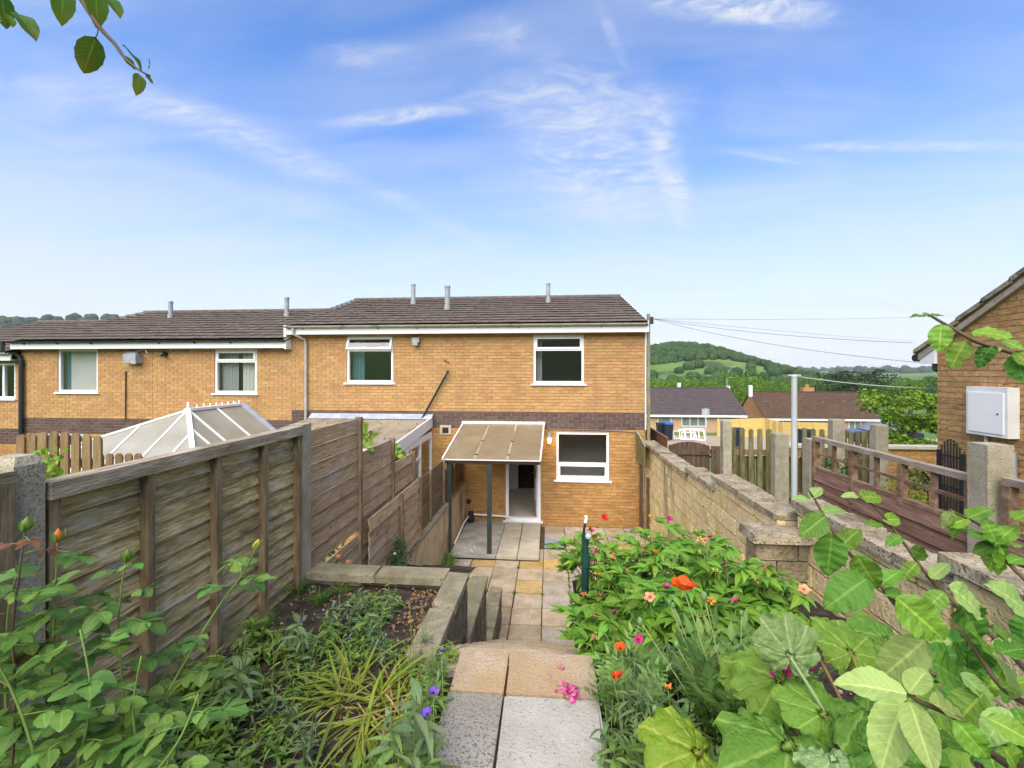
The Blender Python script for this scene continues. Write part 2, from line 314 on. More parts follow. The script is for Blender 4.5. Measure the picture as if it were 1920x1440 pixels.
mat('post_paint', [c(.022,.032,.030), c(.04,.052,.048)], .5, 6, spec=.4)
mat('galv', [c(.30,.32,.33), c(.42,.44,.45)], .5, 6, spec=.5)
mat('poly_sheet', [c(.235,.18,.105), c(.31,.245,.155)], .35, 2.5, spec=.5, trans=.25, stain=[(c(.20,.15,.08), 1.5, (1,1,1), .48, .7, .5)])
mat('corrugated', [c(.30,.25,.17), c(.42,.36,.26)], .7, 3, (1,.4,1), rnd=.1, stain=[(c(.12,.09,.05), 2.2, (1,.5,1), .5, .68, .7)])
mat('cons_glass', [c(.34,.315,.25), c(.42,.395,.33)], .35, 2.2, spec=.5, trans=.25, stain=[(c(.34,.29,.18), 1.2, (1,1,1), .48, .7, .6)])
mat('lamp_glow', [c(1,.75,.4)], .4)
bs = M['lamp_glow'].node_tree.nodes['Principled BSDF']; bs.inputs['Emission Color'].default_value = (1,.72,.35,1); bs.inputs['Emission Strength'].default_value = 1.5
mat('wheelie', [c(.012,.018,.03)], .5); mat('blue_lid', [c(.03,.09,.28)], .45); mat('car_blue', [c(.010,.018,.045)], .25, spec=.6); mat('tyre', [c(.015,.015,.015)], .8)
mat('steel_pole', [c(.36,.39,.40), c(.46,.49,.50)], .5, 5, (1,1,.3), spec=.5)
mat('mossy_pole', [c(.12,.12,.05), c(.20,.18,.10), c(.28,.25,.17)], .9, 5, (4,4,.7), bump=.3)
mat('cable', [c(.14,.14,.15)], .6); mat('white_cable', [c(.45,.47,.48)], .6)
mat('soil', [c(.022,.016,.011), c(.042,.031,.022), c(.075,.058,.042)], 1, 9, bump=1, bscale=35, speck=(c(.16,.13,.10), 50, .66, .72))
mat('grass_ground', [c(.05,.085,.018), c(.08,.12,.028)], .95, 3, bump=.5)
mat('tarmac', [c(.06,.058,.055), c(.09,.087,.08)], .95, 3)
mat('yard', [c(.32,.24,.16), c(.40,.31,.21)], .95, 1.5)
# ------------------------------------------------------------------ terrain
def sst(a, b, x):
    t = min(1, max(0, (x-a)/(b-a))); return t*t*(3-2*t)
def lerpc(pts, x):
    if x <= pts[0][0]: return pts[0][1]
    for (a, za), (b, zb) in zip(pts, pts[1:]):
        if x <= b: return za + (zb-za)*(x-a)/(b-a)
    return pts[-1][1]
def gz(x, y):
    d = math.hypot(x, y)
    z = lerpc([(-400,60),(-60,20),(-25,9),(-8,3.2),(-3.2,1.7),(-2.6,-.3),(13,-.08),(22,-.6),(35,-1.8),(60,-4.4),(130,-9),(320,-13),(1500,-15),(20000,-15)], y if d < 400 else max(y, d*.7))  # unseen rise behind the camera, added to darken the window reflections
    n = noise.noise(Vector((x*.004, y*.004, 3)))*.5 + noise.noise(Vector((x*.011, y*.011, 9)))*.25
    z += 53*math.exp(-((x-190)/74)**2*.5 - ((y-730)/150)**2*.5) * (1 + .12*n) + 9*math.exp(-((x-275)/45)**2*.5 - ((y-740)/150)**2*.5)
    z += 152*math.exp(-((x+1360)/560)**2*.5 - ((y-1090)/330)**2*.5) * (1 + .16*n)
    if d > 1400: z += (15 + 22*n)*sst(1400, 3000, d)
    if d > 60: z += n*1.5*sst(60, 400, d)
    return z
mat('terrain', [c(.055,.115,.018), c(.095,.175,.028), c(.13,.20,.05)], .95, .012, detail=4, stain=[(c(.028,.055,.018), .02, (1,1,1), .52, .58, .9), (c(.13,.19,.05), .006, (1,1,1), .60, .66, .6)])
def terrain():
    mb = MB(); na, rad = 220, [0.0]
    r = 1.5
    while r < 9000: rad.append(r); r *= 1.115
    for i, r in enumerate(rad):
        for k in range(na):
            t = math.pi*2*k/na; x, y = r*math.sin(t), r*math.cos(t); mb.v.append((x, y, gz(x, y))); mb.uv.append((0,0))
    for i in range(len(rad)-1):
        for k in range(na):
            k2 = (k+1) % na; mb.f.append((i*na+k, i*na+k2, (i+1)*na+k2, (i+1)*na+k)); mb.m.append(0)
    struct(mb.build('ground', 'terrain', smooth=True))
terrain()
struct(MB().add([(3,22,gz(12,22)+.1),(30,22,gz(12,22)+.1),(42,42,gz(20,42)+.1),(3,42,gz(20,42)+.1)], [(0,1,2,3)]).build('yard', 'yard'))

# ------------------------------------------------------------------ pieces: bricks, blocks, tiles
CUBE = {}
def cube(matname):
    if matname not in CUBE:
        mb = MB(); mb.box(-.5,.5,-.5,.5,-.5,.5); CUBE[matname] = mb.mesh('piece_'+matname, matname, centre=False)[0]
    return CUBE[matname]
ROCK = {}
def rock(matname, k):                      # rough-faced block of unit size, several variants
    key = (matname, k)
    if key not in ROCK:
        rr = random.Random(k*13+5); mb = MB(); n = 4; vs = []; fs = []
        bm = bmesh.new(); bmesh.ops.create_cube(bm, size=1); bmesh.ops.bevel(bm, geom=bm.edges[:], offset=.035, segments=1, affect='EDGES')
        for v in bm.verts: v.co += Vector((rr.uniform(-.02,.02), rr.uniform(-.035,.035), rr.uniform(-.02,.02)))
        vs = [v.co.copy() for v in bm.verts]; fs = [tuple(v.index for v in f.verts) for f in bm.faces]; bm.free()
        mb.add(vs, fs); ROCK[key] = mb.mesh('block_'+matname, matname, centre=False)[0]
    return ROCK[key]
SLAB = {}
def slab(matname, k=None):                 # worn paving slab of unit size with eased edges
    k = rng.randrange(5) if k is None else k; key = (matname, k)
    if key not in SLAB:
        rr = random.Random(k*7+1); bm = bmesh.new(); bmesh.ops.create_cube(bm, size=1); bmesh.ops.bevel(bm, geom=bm.edges[:], offset=.022, segments=2, affect='EDGES')
        for v in bm.verts: v.co += Vector((rr.uniform(-.006,.006), rr.uniform(-.006,.006), rr.uniform(-.03,.03)))
        mb = MB(); mb.add([v.co.copy() for v in bm.verts], [tuple(v.index for v in f.verts) for f in bm.faces]); bm.free(); SLAB[key] = mb.mesh('slab_'+matname, matname, centre=False)[0]
    return SLAB[key]
BUDGET = {}
def brickwork(parent, o, u, n, U0, U1, V0, V1, matname, openings=(), bl=.215, bh=.065, j=.010, depth=.05, budget=300, name='brick', clip=None, rocky=False, jit=0, half=.5, key=None):
    """lay bricks on the plane o + u*a + z*v with outward normal n; openings are (a0,a1,v0,v1)"""
    o, u, n = Vector(o), Vector(u).normalized(), Vector(n).normalized()
    P = []; row = 0; v = V0
    while v < V1 - .02:
        vt = min(v + bh, V1); a = (math.floor(U0/(bl+j))*(bl+j) if name == 'brick' else U0) - (half*(bl+j) if row % 2 else 0)
        lo, hi = (clip(v, vt) if clip else (U0, U1))
        while a < U1:
            segs = [(max(a, lo), min(a+bl, hi))]
            for (p0, p1, q0, q1) in openings:
                if q0 < vt-.004 and q1 > v+.004:
                    ns = []
                    for s0, s1 in segs:
                        if p1 <= s0 or p0 >= s1: ns.append((s0, s1)); continue
                        if p0 > s0: ns.append((s0, p0))
                        if p1 < s1: ns.append((p1, s1))
                    segs = ns
            for s0, s1 in segs:
                if s1 - s0 > .022: P.append((s0, s1, v, vt))
            a += bl + j
        v += bh + j; row += 1
    def pos(p):
        w = o + u*((p[0]+p[1])/2); w.z = o.z + (p[2]+p[3])/2; return w
    P.sort(key=lambda p: (pos(p)-CAM).length)
    left = budget if key is None else BUDGET.get(key, 300)
    take = min(budget, left); 
    if key is not None: BUDGET[key] = left - min(take, len(P))
    rest = MB(); ang = math.atan2(u.y, u.x)
    for i, p in enumerate(P):
        w = pos(p) - n*(depth/2 - jit*rng.uniform(-1, 1)); sz = (p[1]-p[0], depth, p[3]-p[2])
        if i < take:
            me = rock(matname, rng.randrange(6)) if rocky else cube(matname)
            link(name, me, parent, w, (0, 0, ang), sz)
        else: rest.obox(w, u*sz[0]/2, n*depth/2, Vector((0,0,sz[2]/2)))
    if rest.v: tag(rest.build('brick_courses', matname, parent), kind='stuff')

def panel_with_holes(mb, o, u, n, U0, U1, V0, V1, holes, t):
    """a wall sheet of thickness t behind the plane, cut around the holes"""
    o, u, n = Vector(o), Vector(u), Vector(n)
    us = sorted({U0, U1, *[h[0] for h in holes], *[h[1] for h in holes]}); vs_ = sorted({V0, V1, *[h[2] for h in holes], *[h[3] for h in holes]})
    for a, b in zip(us, us[1:]):
        for q, r in zip(vs_, vs_[1:]):
            m = ((a+b)/2, (q+r)/2)
            if a < U0-1e-6 or b > U1+1e-6 or q < V0-1e-6 or r > V1+1e-6: continue
            if any(h[0] < m[0] < h[1] and h[2] < m[1] < h[3] for h in holes): continue
            w = o + u*m[0] - n*t/2; w.z = o.z + m[1]
            mb.obox(w, u*(b-a)/2, n*t/2, Vector((0,0,(r-q)/2)))

# ------------------------------------------------------------------ windows
def window(house, x0, x1, z0, z1, y, bars=(), sash=(), sill=True, open_sash=None, inside=None, fr=.055, name='window', m='upvc'):
    mb = MB(); ya, yb = y+.025, y+.095
    mb.box(x0, x0+fr, ya, yb, z0, z1); mb.box(x1-fr, x1, ya, yb, z0, z1)
    mb.box(x0+fr, x1-fr, ya, yb, z0, z0+fr+.01); mb.box(x0+fr, x1-fr, ya, yb, z1-fr, z1)
    for b in bars:
        if b[0] == 'h': mb.box(x0+fr, x1-fr, ya+.002, yb-.002, b[1]-.022, b[1]+.022)
        else: mb.box(b[1]-.03, b[1]+.03, ya+.002, yb-.002, z0+fr+.01, z1-fr)
    w = mb.build(name, m, house)
    for (a, b_, q, r) in sash:
        s = MB(); f = .045
        s.box(a, a+f, ya-.015, ya+.03, q, r); s.box(b_-f, b_, ya-.015, ya+.03, q, r); s.box(a+f, b_-f, ya-.015, ya+.03, q, q+f); s.box(a+f, b_-f, ya-.015, ya+.03, r-f, r)
        s.build('sash', m, w)
    if open_sash:
        a, b_, q, r = open_sash; s = MB(); f = .05; k = math.radians(-20)
        def tp(x, yy, z): dz = z - r; return (x, ya-.02 + (yy*math.cos(k) + dz*math.sin(k)*-1)*1.0*(-1 if False else 1) - 0, r + dz*math.cos(k) + yy*math.sin(k))
        def bx(xa, xb, za, zb):
            P = [tp(x, yy, z) for z in (za, zb) for yy in (0, .045) for x in (xa, xb)]
            s.add(P, [(0,2,3,1),(4,5,7,6),(0,1,5,4),(1,3,7,5),(3,2,6,7),(2,0,4,6)])
        bx(a, a+f, q, r); bx(b_-f, b_, q, r); bx(a+f, b_-f, q, q+f); bx(a+f, b_-f, r-f, r)
        so = s.build('sash', m, w)
        s = MB(); P = [tp(a+f, .02, q+f), tp(b_-f, .02, q+f), tp(b_-f, .02, r-f), tp(a+f, .02, r-f)]; s.add(P, [(0,1,2,3)]); s.build('pane', 'glass', w)
        pz1 = q
    else: pz1 = z1-fr
    MB().box(x0+fr, x1-fr, y+.058, y+.064, z0+fr+.01, pz1).build('pane', 'glass', w)
    if sill: MB().box(x0-.06, x1+.06, y-.045, y+.03, z0-.035, z0+.002).build('sill', m, w)
    if inside:
        for it in inside: it(w)
    return w
def drape(xa, xb, y, z0, z1, m, waves=6, amp=.02):
    def f(w):
        mb = MB(); n = max(6, int((xb-xa)*40)); P = []
        for i in range(n+1):
            x = xa + (xb-xa)*i/n; yy = y + amp*math.sin(i/n*waves*2*math.pi)
            P += [(x, yy, z0), (x, yy, z1)]
        mb.add(P, [(2*i, 2*i+2, 2*i+3, 2*i+1) for i in range(n)]); mb.build('curtain', m, w, smooth=True)
    return f

# ------------------------------------------------------------------ terraced houses
YF = 10.4
SL = math.atan2(6.03-4.79, 13.98-10.12)
def tile_mesh():
    mb = MB(); w, l, t = .166, .21, .0055
    mb.box(-w, w, -l, l, -t, t); mb.box(-w, -w+.03, -l+.002, l, t, t+.006)
    return mb.mesh('roof_tile', 'roof_tile', centre=False)[0]
TILE = tile_mesh()
def house(label, x0, x1, dz, band, holes, name='terraced_house', lower=True, end_right=False, gut='gutter_grey', inner=True, base=0.0, bud=300):
    h = thing(name, label, 'house', ((x0+x1)/2, YF, base), 'brick houses of the terrace')
    fb, ft = 4.552+dz, 4.745+dz                       # fascia
    hu = [k for k in holes]
    wall = MB()
    X0, X1 = x0, x1
    panel_with_holes(wall, (0, YF+.012, 0), (1,0,0), (0,-1,0), X0, X1, base-.05, 4.7+dz, hu, .2)
    wl = wall.build('wall', 'buff_mortar', h)
    if band[0] > 0:
        m2 = MB(); panel_with_holes(m2, (0, YF+.009, 0), (1,0,0), (0,-1,0), X0, X1, band[0], band[1], hu, .005); m2.build('band_mortar', 'dark_mortar', h)
    key = h.name; BUDGET[key] = bud
    brickwork(wl, (0,YF,0), (1,0,0), (0,-1,0), X0+.002, X1-.002, band[1]+.01, fb+.02, 'buff_brick', hu, key=key, budget=200)
    brickwork(wl, (0,YF,0), (1,0,0), (0,-1,0), X0+.002, X1-.002, band[0], band[1]+.002, 'dark_brick', hu, key=key, budget=60)
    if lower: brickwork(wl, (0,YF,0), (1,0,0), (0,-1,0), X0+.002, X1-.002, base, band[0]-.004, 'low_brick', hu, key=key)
    # shell: sides, back, floors
    s = MB(); s.box(X0+.02, X0+.12, YF+.22, 17.6, base-.05, 4.7+dz); s.box(X1-.12, X1-.02, YF+.22, 17.6, base-.05, 4.7+dz); s.box(X0+.02, X1-.02, 17.6, 17.75, base-.05, 4.7+dz)
    s.prism([(X1-.12,10.62,4.7+dz),(X1-.12,17.6,4.7+dz),(X1-.12,14.0,5.92+dz)], (.1,0,0)); s.prism([(X0+.02,10.62,4.7+dz),(X0+.02,17.6,4.7+dz),(X0+.02,14.0,5.92+dz)], (.1,0,0))
    s.build('side_wall', 'interior', h)
    s = MB(); s.box(X0+.12, X1-.12, YF+.22, 17.6, 2.42+dz, 2.5+dz); s.box(X0+.12, X1-.12, YF+.22, 17.6, 4.6+dz, 4.66+dz); s.box(X0+.12, X1-.12, 13.6, 13.7, 2.5+dz, 4.6+dz); s.build('upper_floor', 'interior', h)
    MB().box(X0+.12, X1-.12, YF+.22, 17.6, 2.40+dz, 2.418+dz).build('ceiling', 'interior_white', h)
    # roof
    rf = MB(); e, r_ = (10.14, 4.775+dz), (13.98, 6.005+dz)
    rf.prism([(X0, e[0], e[1]-.03), (X0, r_[0], r_[1]-.03), (X0, 17.9, 4.775+dz), (X0, 17.9, 4.73+dz), (X0, r_[0], r_[1]-.1), (X0, e[0], e[1]-.06)], (X1-X0, 0, 0))
    ro = rf.build('roof', 'roof_tile', h)
    nx = round((X1-X0)/.33); wx = (X1-X0)/nx
    for row in range(12):
        sdist = .17 + row*.332
        for k in range(nx):
            x = X0 + wx*(k+.5)
            yy = e[0] + math.cos(SL)*sdist; zz = e[1] + math.sin(SL)*sdist
            link('tile', TILE, ro, (x, yy, zz + .022 + rng.uniform(-.003,.003)), (SL - R(4.6) + R(rng.uniform(-.25,.25)), R(rng.uniform(-.15,.15)), 0), (wx/.329, 1, 1))
    for k in range(int((X1-X0)/.45)):
        xa = X0 + k*(X1-X0)/int((X1-X0)/.45); xb = xa + (X1-X0)/int((X1-X0)/.45) - .008
        m_ = MB(); P = [(math.cos(a)*.13, math.sin(a)*.075) for a in [math.pi*i/6 for i in range(7)]]
        m_.prism([(xa, 14.0+p[0], 6.0+dz+p[1]) for p in P], (xb-xa, 0, 0)); m_.build('ridge_tile', 'roof_tile', ro)
    # fascia, soffit, gutter
    MB().box(X0, X1, 10.17, 10.2, fb, ft).build('fascia', 'upvc', h)
    MB().box(X0, X1, 10.2, YF-.002, fb+.01, fb+.025).build('soffit', 'upvc_dirty', h)
    g = MB(); P = [(math.cos(a)*.058, math.sin(a)*.05) for a in [math.pi + math.pi*i/6 for i in range(7)]] + [(.046, 0), (.0, -.035), (-.046, 0)]
    g.prism([(X0, 10.112+p[0], 4.752+dz+p[1]) for p in P], (X1-X0, 0, 0)); go = g.build('gutter', gut, h)
    for k in range(int((X1-X0)/.95)):
        x = X0 + .4 + k*.95; MB().prism([(x, 10.048, 4.755+dz), (x, 10.168, 4.755+dz), (x, 10.168, 4.66+dz), (x, 10.112, 4.69+dz)], (.025,0,0)).build('bracket', gut, go)
    return h
def flue(hs, x, y, z0, z1, r, cap=True, m='flue_metal'):
    mb = MB(); mb.tube([(x,y,z0-.15),(x,y,z0+.12),(x,y,z0+.121),(x,y,z1)], [r*1.25,r*1.25,r,r], 12)
    f = mb.build('flue', m, hs)
    if cap: MB().tube([(x,y,z1-.005),(x,y,z1+.03),(x,y,z1+.06)], [r*1.15,r*1.15,r*.5], 12).build('flue_cap', m, f)
    MB().add([(x-.2,y-.17,z0-.075),(x+.2,y-.17,z0-.075),(x+.2,y+.17,z0+.035),(x-.2,y+.17,z0+.035)], [(0,1,2,3)]).build('flashing', 'lead', f)
    return f

# the subject house
H1win = (-.379, .813, 3.356, 4.519); H1kit = (.163, 1.394, 1.084, 2.219); H1door = (-1.041, -.202, .09, 2.2)
H1 = house('orange brick terraced house with open white back door and small canopy', -2.07, 2.22, 0, (2.285, 2.68), [H1win, H1kit, H1door])
x0,x1,z0,z1 = H1win
window(H1, x0, x1, z0, z1, YF, [('h', 4.165)], [(x0+.05, x1-.05, 4.185, z1-.05)], inside=[drape(x0+.02, x0+.2, YF+.3, z0, z1, 'curtain_grey', 2)])
x0,x1,z0,z1 = H1kit
window(H1, x0, x1, z0, z1, YF, [('h', 1.475)], [(x0+.05, x1-.05, z0+.055, 1.455)])
# door: frame, threshold, open leaf, room behind
x0,x1,z0,z1 = H1door
d = MB(); d.box(x0, x0+.07, YF+.02, YF+.1, z0, z1); d.box(x1-.07, x1, YF+.02, YF+.1, z0, z1); d.box(x0+.07, x1-.07, YF+.02, YF+.1, z1-.07, z1); d.box(x0+.07, x1-.07, YF+.0, YF+.1, z0, z0+.075)
df = d.build('door_frame', 'upvc', H1)
MB().box(x0-.05, x1+.05, YF-.07, YF+.02, z0-.03, z0+.008).build('threshold', 'upvc', df)
def leaf_door():
    hx, hy = x1-.075, YF+.1; a = R(84); u = Vector((-math.cos(a), math.sin(a), 0)); n = Vector((math.sin(a), math.cos(a), 0))
    s = MB()
    for (p, q, r, t) in ((0,.1,z0+.08,z1-.08), (.62,.72,z0+.08,z1-.08), (.1,.62,z0+.08,z0+.3), (.1,.62,z1-.18,z1-.08), (.1,.62,1.0,1.1)):
        s.obox(Vector((hx,hy,0)) + u*(p+q)/2 + Vector((0,0,(r+t)/2)), u*(q-p)/2, n*.03, Vector((0,0,(t-r)/2)))
    lf = s.build('door', 'upvc', H1)
    s = MB(); s.obox(Vector((hx,hy,0)) + u*.36 + Vector((0,0,1.2)), u*.26, n*.006, Vector((0,0,.9))); s.build('pane', 'glass', lf)
    s = MB(); b = Vector((hx,hy,1.08)) + u*.67; s.beam(b - n*.03, b - n*.075, .02, .02); s.beam(b - n*.075, b - n*.075 - u*.1, .02, .02); s.build('handle', 'flue_metal', lf)
leaf_door()
s = MB(); s.box(-1.95, 2.1, YF+.22, 15.5, .04, .1); s.build('interior_floor', 'laminate', H1)
s = MB(); s.box(-1.95,-1.9,YF+.22,13.2,.1,2.4); s.box(2.05,2.1,YF+.22,13.2,.1,2.4); s.box(-1.95, -.98, 13.2, 13.3, .1, 2.4); s.box(-.98, -.94, 13.19, 13.31, .1, 2.4); s.box(-.1, 2.1, 13.2, 13.3, .1, 2.4); s.build('interior_wall', 'interior_white', H1)
s = MB(); s.box(-.94, -.1, 13.24, 13.28, .12, 2.4); s.build('interior_door', 'dark_wood', H1)
# fittings on the facade
s = MB(); s.box(-2.637, -2.362, YF-.012, YF+.02, 2.124, 2.353)
# neighbour attached on the left
N1win = (-4.98, -3.804, 3.37, 4.525)
H2 = house('orange brick terraced house with tilted open top window and corrugated lean-to', -6.4, -2.07, 0, (2.285, 2.68), [N1win, (-5.3, -3.2, .9, 2.1)])
x0,x1,z0,z1 = N1win
window(H2, x0, x1, z0, z1, YF, [('h', 4.165)], open_sash=(x0+.02, x1-.02, 4.18, z1-.03), inside=[drape(x0+.05, x0+.36, YF+.22, z0, z1, 'curtain_teal', 3)])
window(H2, -5.3, -3.2, .9, 2.1, YF, [('v', -4.25)])
MB().box(-2.637, -2.362, YF-.016, YF+.02, 2.124, 2.353).build('vent_plate', 'slab_pale', H2)
v = MB(); v.box(-2.575, -2.425, YF-.022, YF-.014, 2.165, 2.30)
v.build('vent_grille', 'dark_wood', H2)
s = MB(); s.box(-3.30, -3.12, YF-.12, YF, 4.35, 4.47); s.box(-3.27,-3.15, YF-.16, YF-.1, 4.28, 4.36); s.build('security_light', 'flue_metal', H2)
s = MB(); s.tube([(-2.44,YF-.02,3.66),(-2.44,YF-.08,3.63),(-2.46,YF-.09,3.58),(-3.01,YF-.09,2.60),(-3.04,YF-.14,2.53)], .026, 8); s.build('waste_pipe', 'black_plastic', H2)
s = MB(); s.tube([(-2.53,YF-.005,3.93),(-2.47,YF-.05,3.89),(-2.40,YF-.03,3.86)], .012, 5); s.build('wall_hook', 'dark_wood', H2)
s = MB(); s.tube([(-6.2,10.12,4.73),(-6.2,10.13,4.56),(-6.02,10.33,4.43),(-6.0,10.34,4.3),(-6.0,10.34,1.0),(-6.0,10.34,.02)], .034, 10); s.build('downpipe', 'pipe_grey', H2)
# the lower pair to the left
L1win = (-8.456, -7.328, 3.094, 4.211); L2win = (-12.832, -11.688, 3.102, 4.229); L2low = (-13.26, -12.11, 1.05, 2.03)
BL = (2.03, 2.425)
H3 = house('lower terraced house with grey curtains, glazed conservatory and black gutter', -10.15, -6.4, -.325, BL, [L1win, (-8.7, -6.9, .1, 1.95)], gut='black_plastic', bud=250)
window(H3, *L1win, YF, [('h', 3.9)], [(L1win[0]+.05, L1win[1]-.05, 3.92, L1win[3]-.05)], inside=[drape(-8.40, -7.95, YF+.2, 3.1, 4.2, 'curtain_grey', 5), drape(-7.85, -7.38, YF+.22, 3.1, 4.2, 'curtain_white', 5)])
H4 = house('lower terraced house with white window blind, wall box and black downpipe', -13.9, -10.15, -.325, BL, [L2win, L2low], gut='black_plastic', bud=250)
window(H4, *L2win, YF, [], inside=[drape(-12.6, -11.72, YF+.14, 3.15, 4.2, 'curtain_white', 1, .003), drape(-12.8, -12.62, YF+.17, 3.15, 4.2, 'curtain_teal', 2)])
window(H4, *L2low, YF, [])
s = MB(); s.box(-10.80, -10.42, YF-.17, YF, 3.86, 4.1); s.box(-10.86,-10.5,YF-.05,YF,4.1,4.16); s.box(-10.55,-10.42,YF-.2,YF-.17,3.84,4.12); wb = s.build('wall_box', 'flue_metal', H4)
MB().tube([(-10.55,YF-.06,4.15),(-10.2,YF-.16,4.22),(-10.1,YF-.2,4.1)], .012, 5).build('bracket', 'flue_metal', wb)
MB().tube([(-9.77,YF+.0,4.09),(-9.77,YF-.12,4.09),(-9.80,YF-.15,4.05)], .055, 10).build('flue_outlet', 'black_plastic', H3)
MB().tube([(-10.87,YF-.02,3.66),(-10.87,YF-.03,2.42)], .014, 6).build('cable_duct', 'black_plastic', H4)
s = MB(); s.tube([(-14.02,10.1,4.43),(-14.02,10.1,4.16),(-13.86,10.3,4.08),(-13.80,10.33,3.95),(-13.80,10.33,.0)], .05, 10); s.build('downpipe', 'black_plastic', H4)
H5 = house('lowest terraced house beside the black downpipe, corner window just showing', -17.9, -13.9, -.62, (1.73, 2.13), [(-15.1,-14.07,2.92,3.87)], bud=60)
window(H5, -15.1, -14.07, 2.92, 3.87, YF, [('v', -14.45)], inside=[drape(-15.05, -14.8, YF+.2, 2.95, 3.85, 'curtain_teal', 2)])
flue(H1, -.03, 12.9, 5.66, 6.2, .06); flue(H2, -4.09, 12.9, 5.66, 6.24, .065); flue(H2, -2.83, 12.0, 5.37, 6.0, .075)
flue(H3, -8.1, 12.9, 5.33, 5.9, .065); flue(H4, -11.97, 12.9, 5.33, 5.83, .065)
# verge of the higher roof over the lower one
MB().box(-6.46, -6.402, 10.16, 10.6, 4.2, 4.78).build('fascia_end', 'upvc', H2)
MB().box(2.222, 2.26, 10.17, 10.21, 4.552, 4.76).build('fascia_end', 'upvc', H1)
MB().prism([(2.222,10.15,4.70),(2.222,13.98,5.93),(2.222,13.98,6.03),(2.222,10.13,4.79)], (.03,0,0)).build('verge', 'upvc_dirty', H1)
# wall lamp
wlamp = thing('wall_lamp', 'small lit lantern on the brick wall beside the kitchen window', 'lamp', (0, YF, 1.95))
s = MB(); s.box(-.03,.03,YF-.02,YF,2.06,2.2); s.tube([(0,YF-.02,2.15),(0,YF-.1,2.19),(0,YF-.13,2.14)], .012, 6); s.tube([(0,YF-.13,2.15),(0,YF-.13,2.10),(0,YF-.13,2.09)], [.02,.075,.08], 10); s.build('bracket', 'lead', wlamp)
s = MB(); s.tube([(0,YF-.13,2.09),(0,YF-.13,2.03),(0,YF-.13,1.97)], [.05,.05,.035], 10); s.build('bulb_glass', 'lamp_glow', wlamp)
ll = bpy.data.lights.new('lamp_light', 'POINT'); ll.energy = 2; ll.color = (1,.62,.25); ll.shadow_soft_size = .06
lo = bpy.data.objects.new('lamp_light', ll); COL.objects.link(lo); lo.parent = wlamp; lo.location = (0, -.24, .08)
# black cable along the band
tag(MB().tube([(-.1,YF-.02,2.40),(-.07,YF-.02,2.30),(.3,YF-.02,2.285),(1.3,YF-.02,2.275),(1.98,YF-.02,2.24)], .012, 5).build('wall_cable', 'cable'), 'black cable clipped along the brick wall above kitchen window', 'cable')
# drain gully and waste pipes
dr = thing('drain_pipe', 'black waste pipe with white overflow pipe in the patio corner', 'pipe', (-1.86, 10.3, .07))
MB().tube([(-1.86,10.28,.07),(-1.86,10.28,.16),(-1.86,10.28,.161),(-1.86,10.28,.32)], [.085,.085,.07,.07], 12).build('gully', 'black_plastic', dr)
MB().tube([(-1.93,10.4,.53),(-1.93,10.37,.53),(-1.93,10.365,.53)], [.06,.06,.05], 12).build('wall_hole', 'black_plastic', dr)
MB().tube([(-1.8,10.3,.25),(-1.0,10.3,.22),(-.92,10.28,.21),(-.92,10.26,.1)], .02, 8).build('white_pipe', 'upvc', dr)
MB().tube([(-1.9,10.26,.22),(-1.94,9.9,.2),(-1.95,8.9,.1)], .02, 8).build('white_pipe', 'upvc_dirty', dr)

# ------------------------------------------------------------------ canopy over the door
cn = thing('door_canopy', 'flat sloping polycarbonate canopy on two dark posts over the back door', 'canopy', (-1.15, 9.4, .07))
CB, CFz = 2.40, 1.90; YB, YC = 10.36, 8.6
xl = lambda t: -2.06 + (-.07)*t; xr = lambda t: -.125 - .05*t
for k in range(3):
    a = lambda t, q: xl(t) + (xr(t)-xl(t))*q
    q0, q1 = k/3+.003, (k+1)/3-.003
    MB().prism([(a(0,q0),YB,CB),(a(0,q1),YB,CB),(a(1,q1),YC,CFz),(a(1,q0),YC,CFz)], (0,0,.012)).build('roof_sheet', 'poly_sheet', cn)
for q in (1/3, 2/3):
    MB().beam((a(0,q),YB,CB+.014),(a(1,q),YC,CFz+.014), .03, .012).build('joint_strip', 'corrugated', cn)
    for t in (.55, .9):
        p = Vector((a(t,q), YB+(YC-YB)*t, CB+(CFz-CB)*t+.02)); MB().tube([p, p+Vector((0,0,.012))], .025, 8).build('fixing_cap', 'black_plastic', cn)
MB().beam((-2.09,YB,CB+.03),(-.1,YB,CB+.03), .05, .06).build('wall_plate', 'upvc', cn)
for fx in (xl, xr): MB().beam((fx(0),YB,CB+.006),(fx(1),YC,CFz+.006), .03, .045).build('edge_trim', 'upvc_dirty', cn)
MB().beam((-2.13,YC-.02,CFz-.035),(-.175,YC-.02,CFz-.035), .06, .07).build('front_beam', 'dark_wood', cn)
MB().beam((-2.13,YC-.055,CFz+.006),(-.175,YC-.055,CFz+.006), .02, .02).build('edge_trim', 'upvc_dirty', cn)
for (px_, py_, zb) in ((-2.0, 8.62, .0), (-1.17, 8.5, .02)):
    MB().box(px_-.042, px_+.042, py_-.042, py_+.042, zb, CFz-.07).build('post', 'post_paint', cn)
MB().box(-1.225, -1.115, 8.44, 8.55, 0.0, .09).build('post_foot', 'galv', cn)

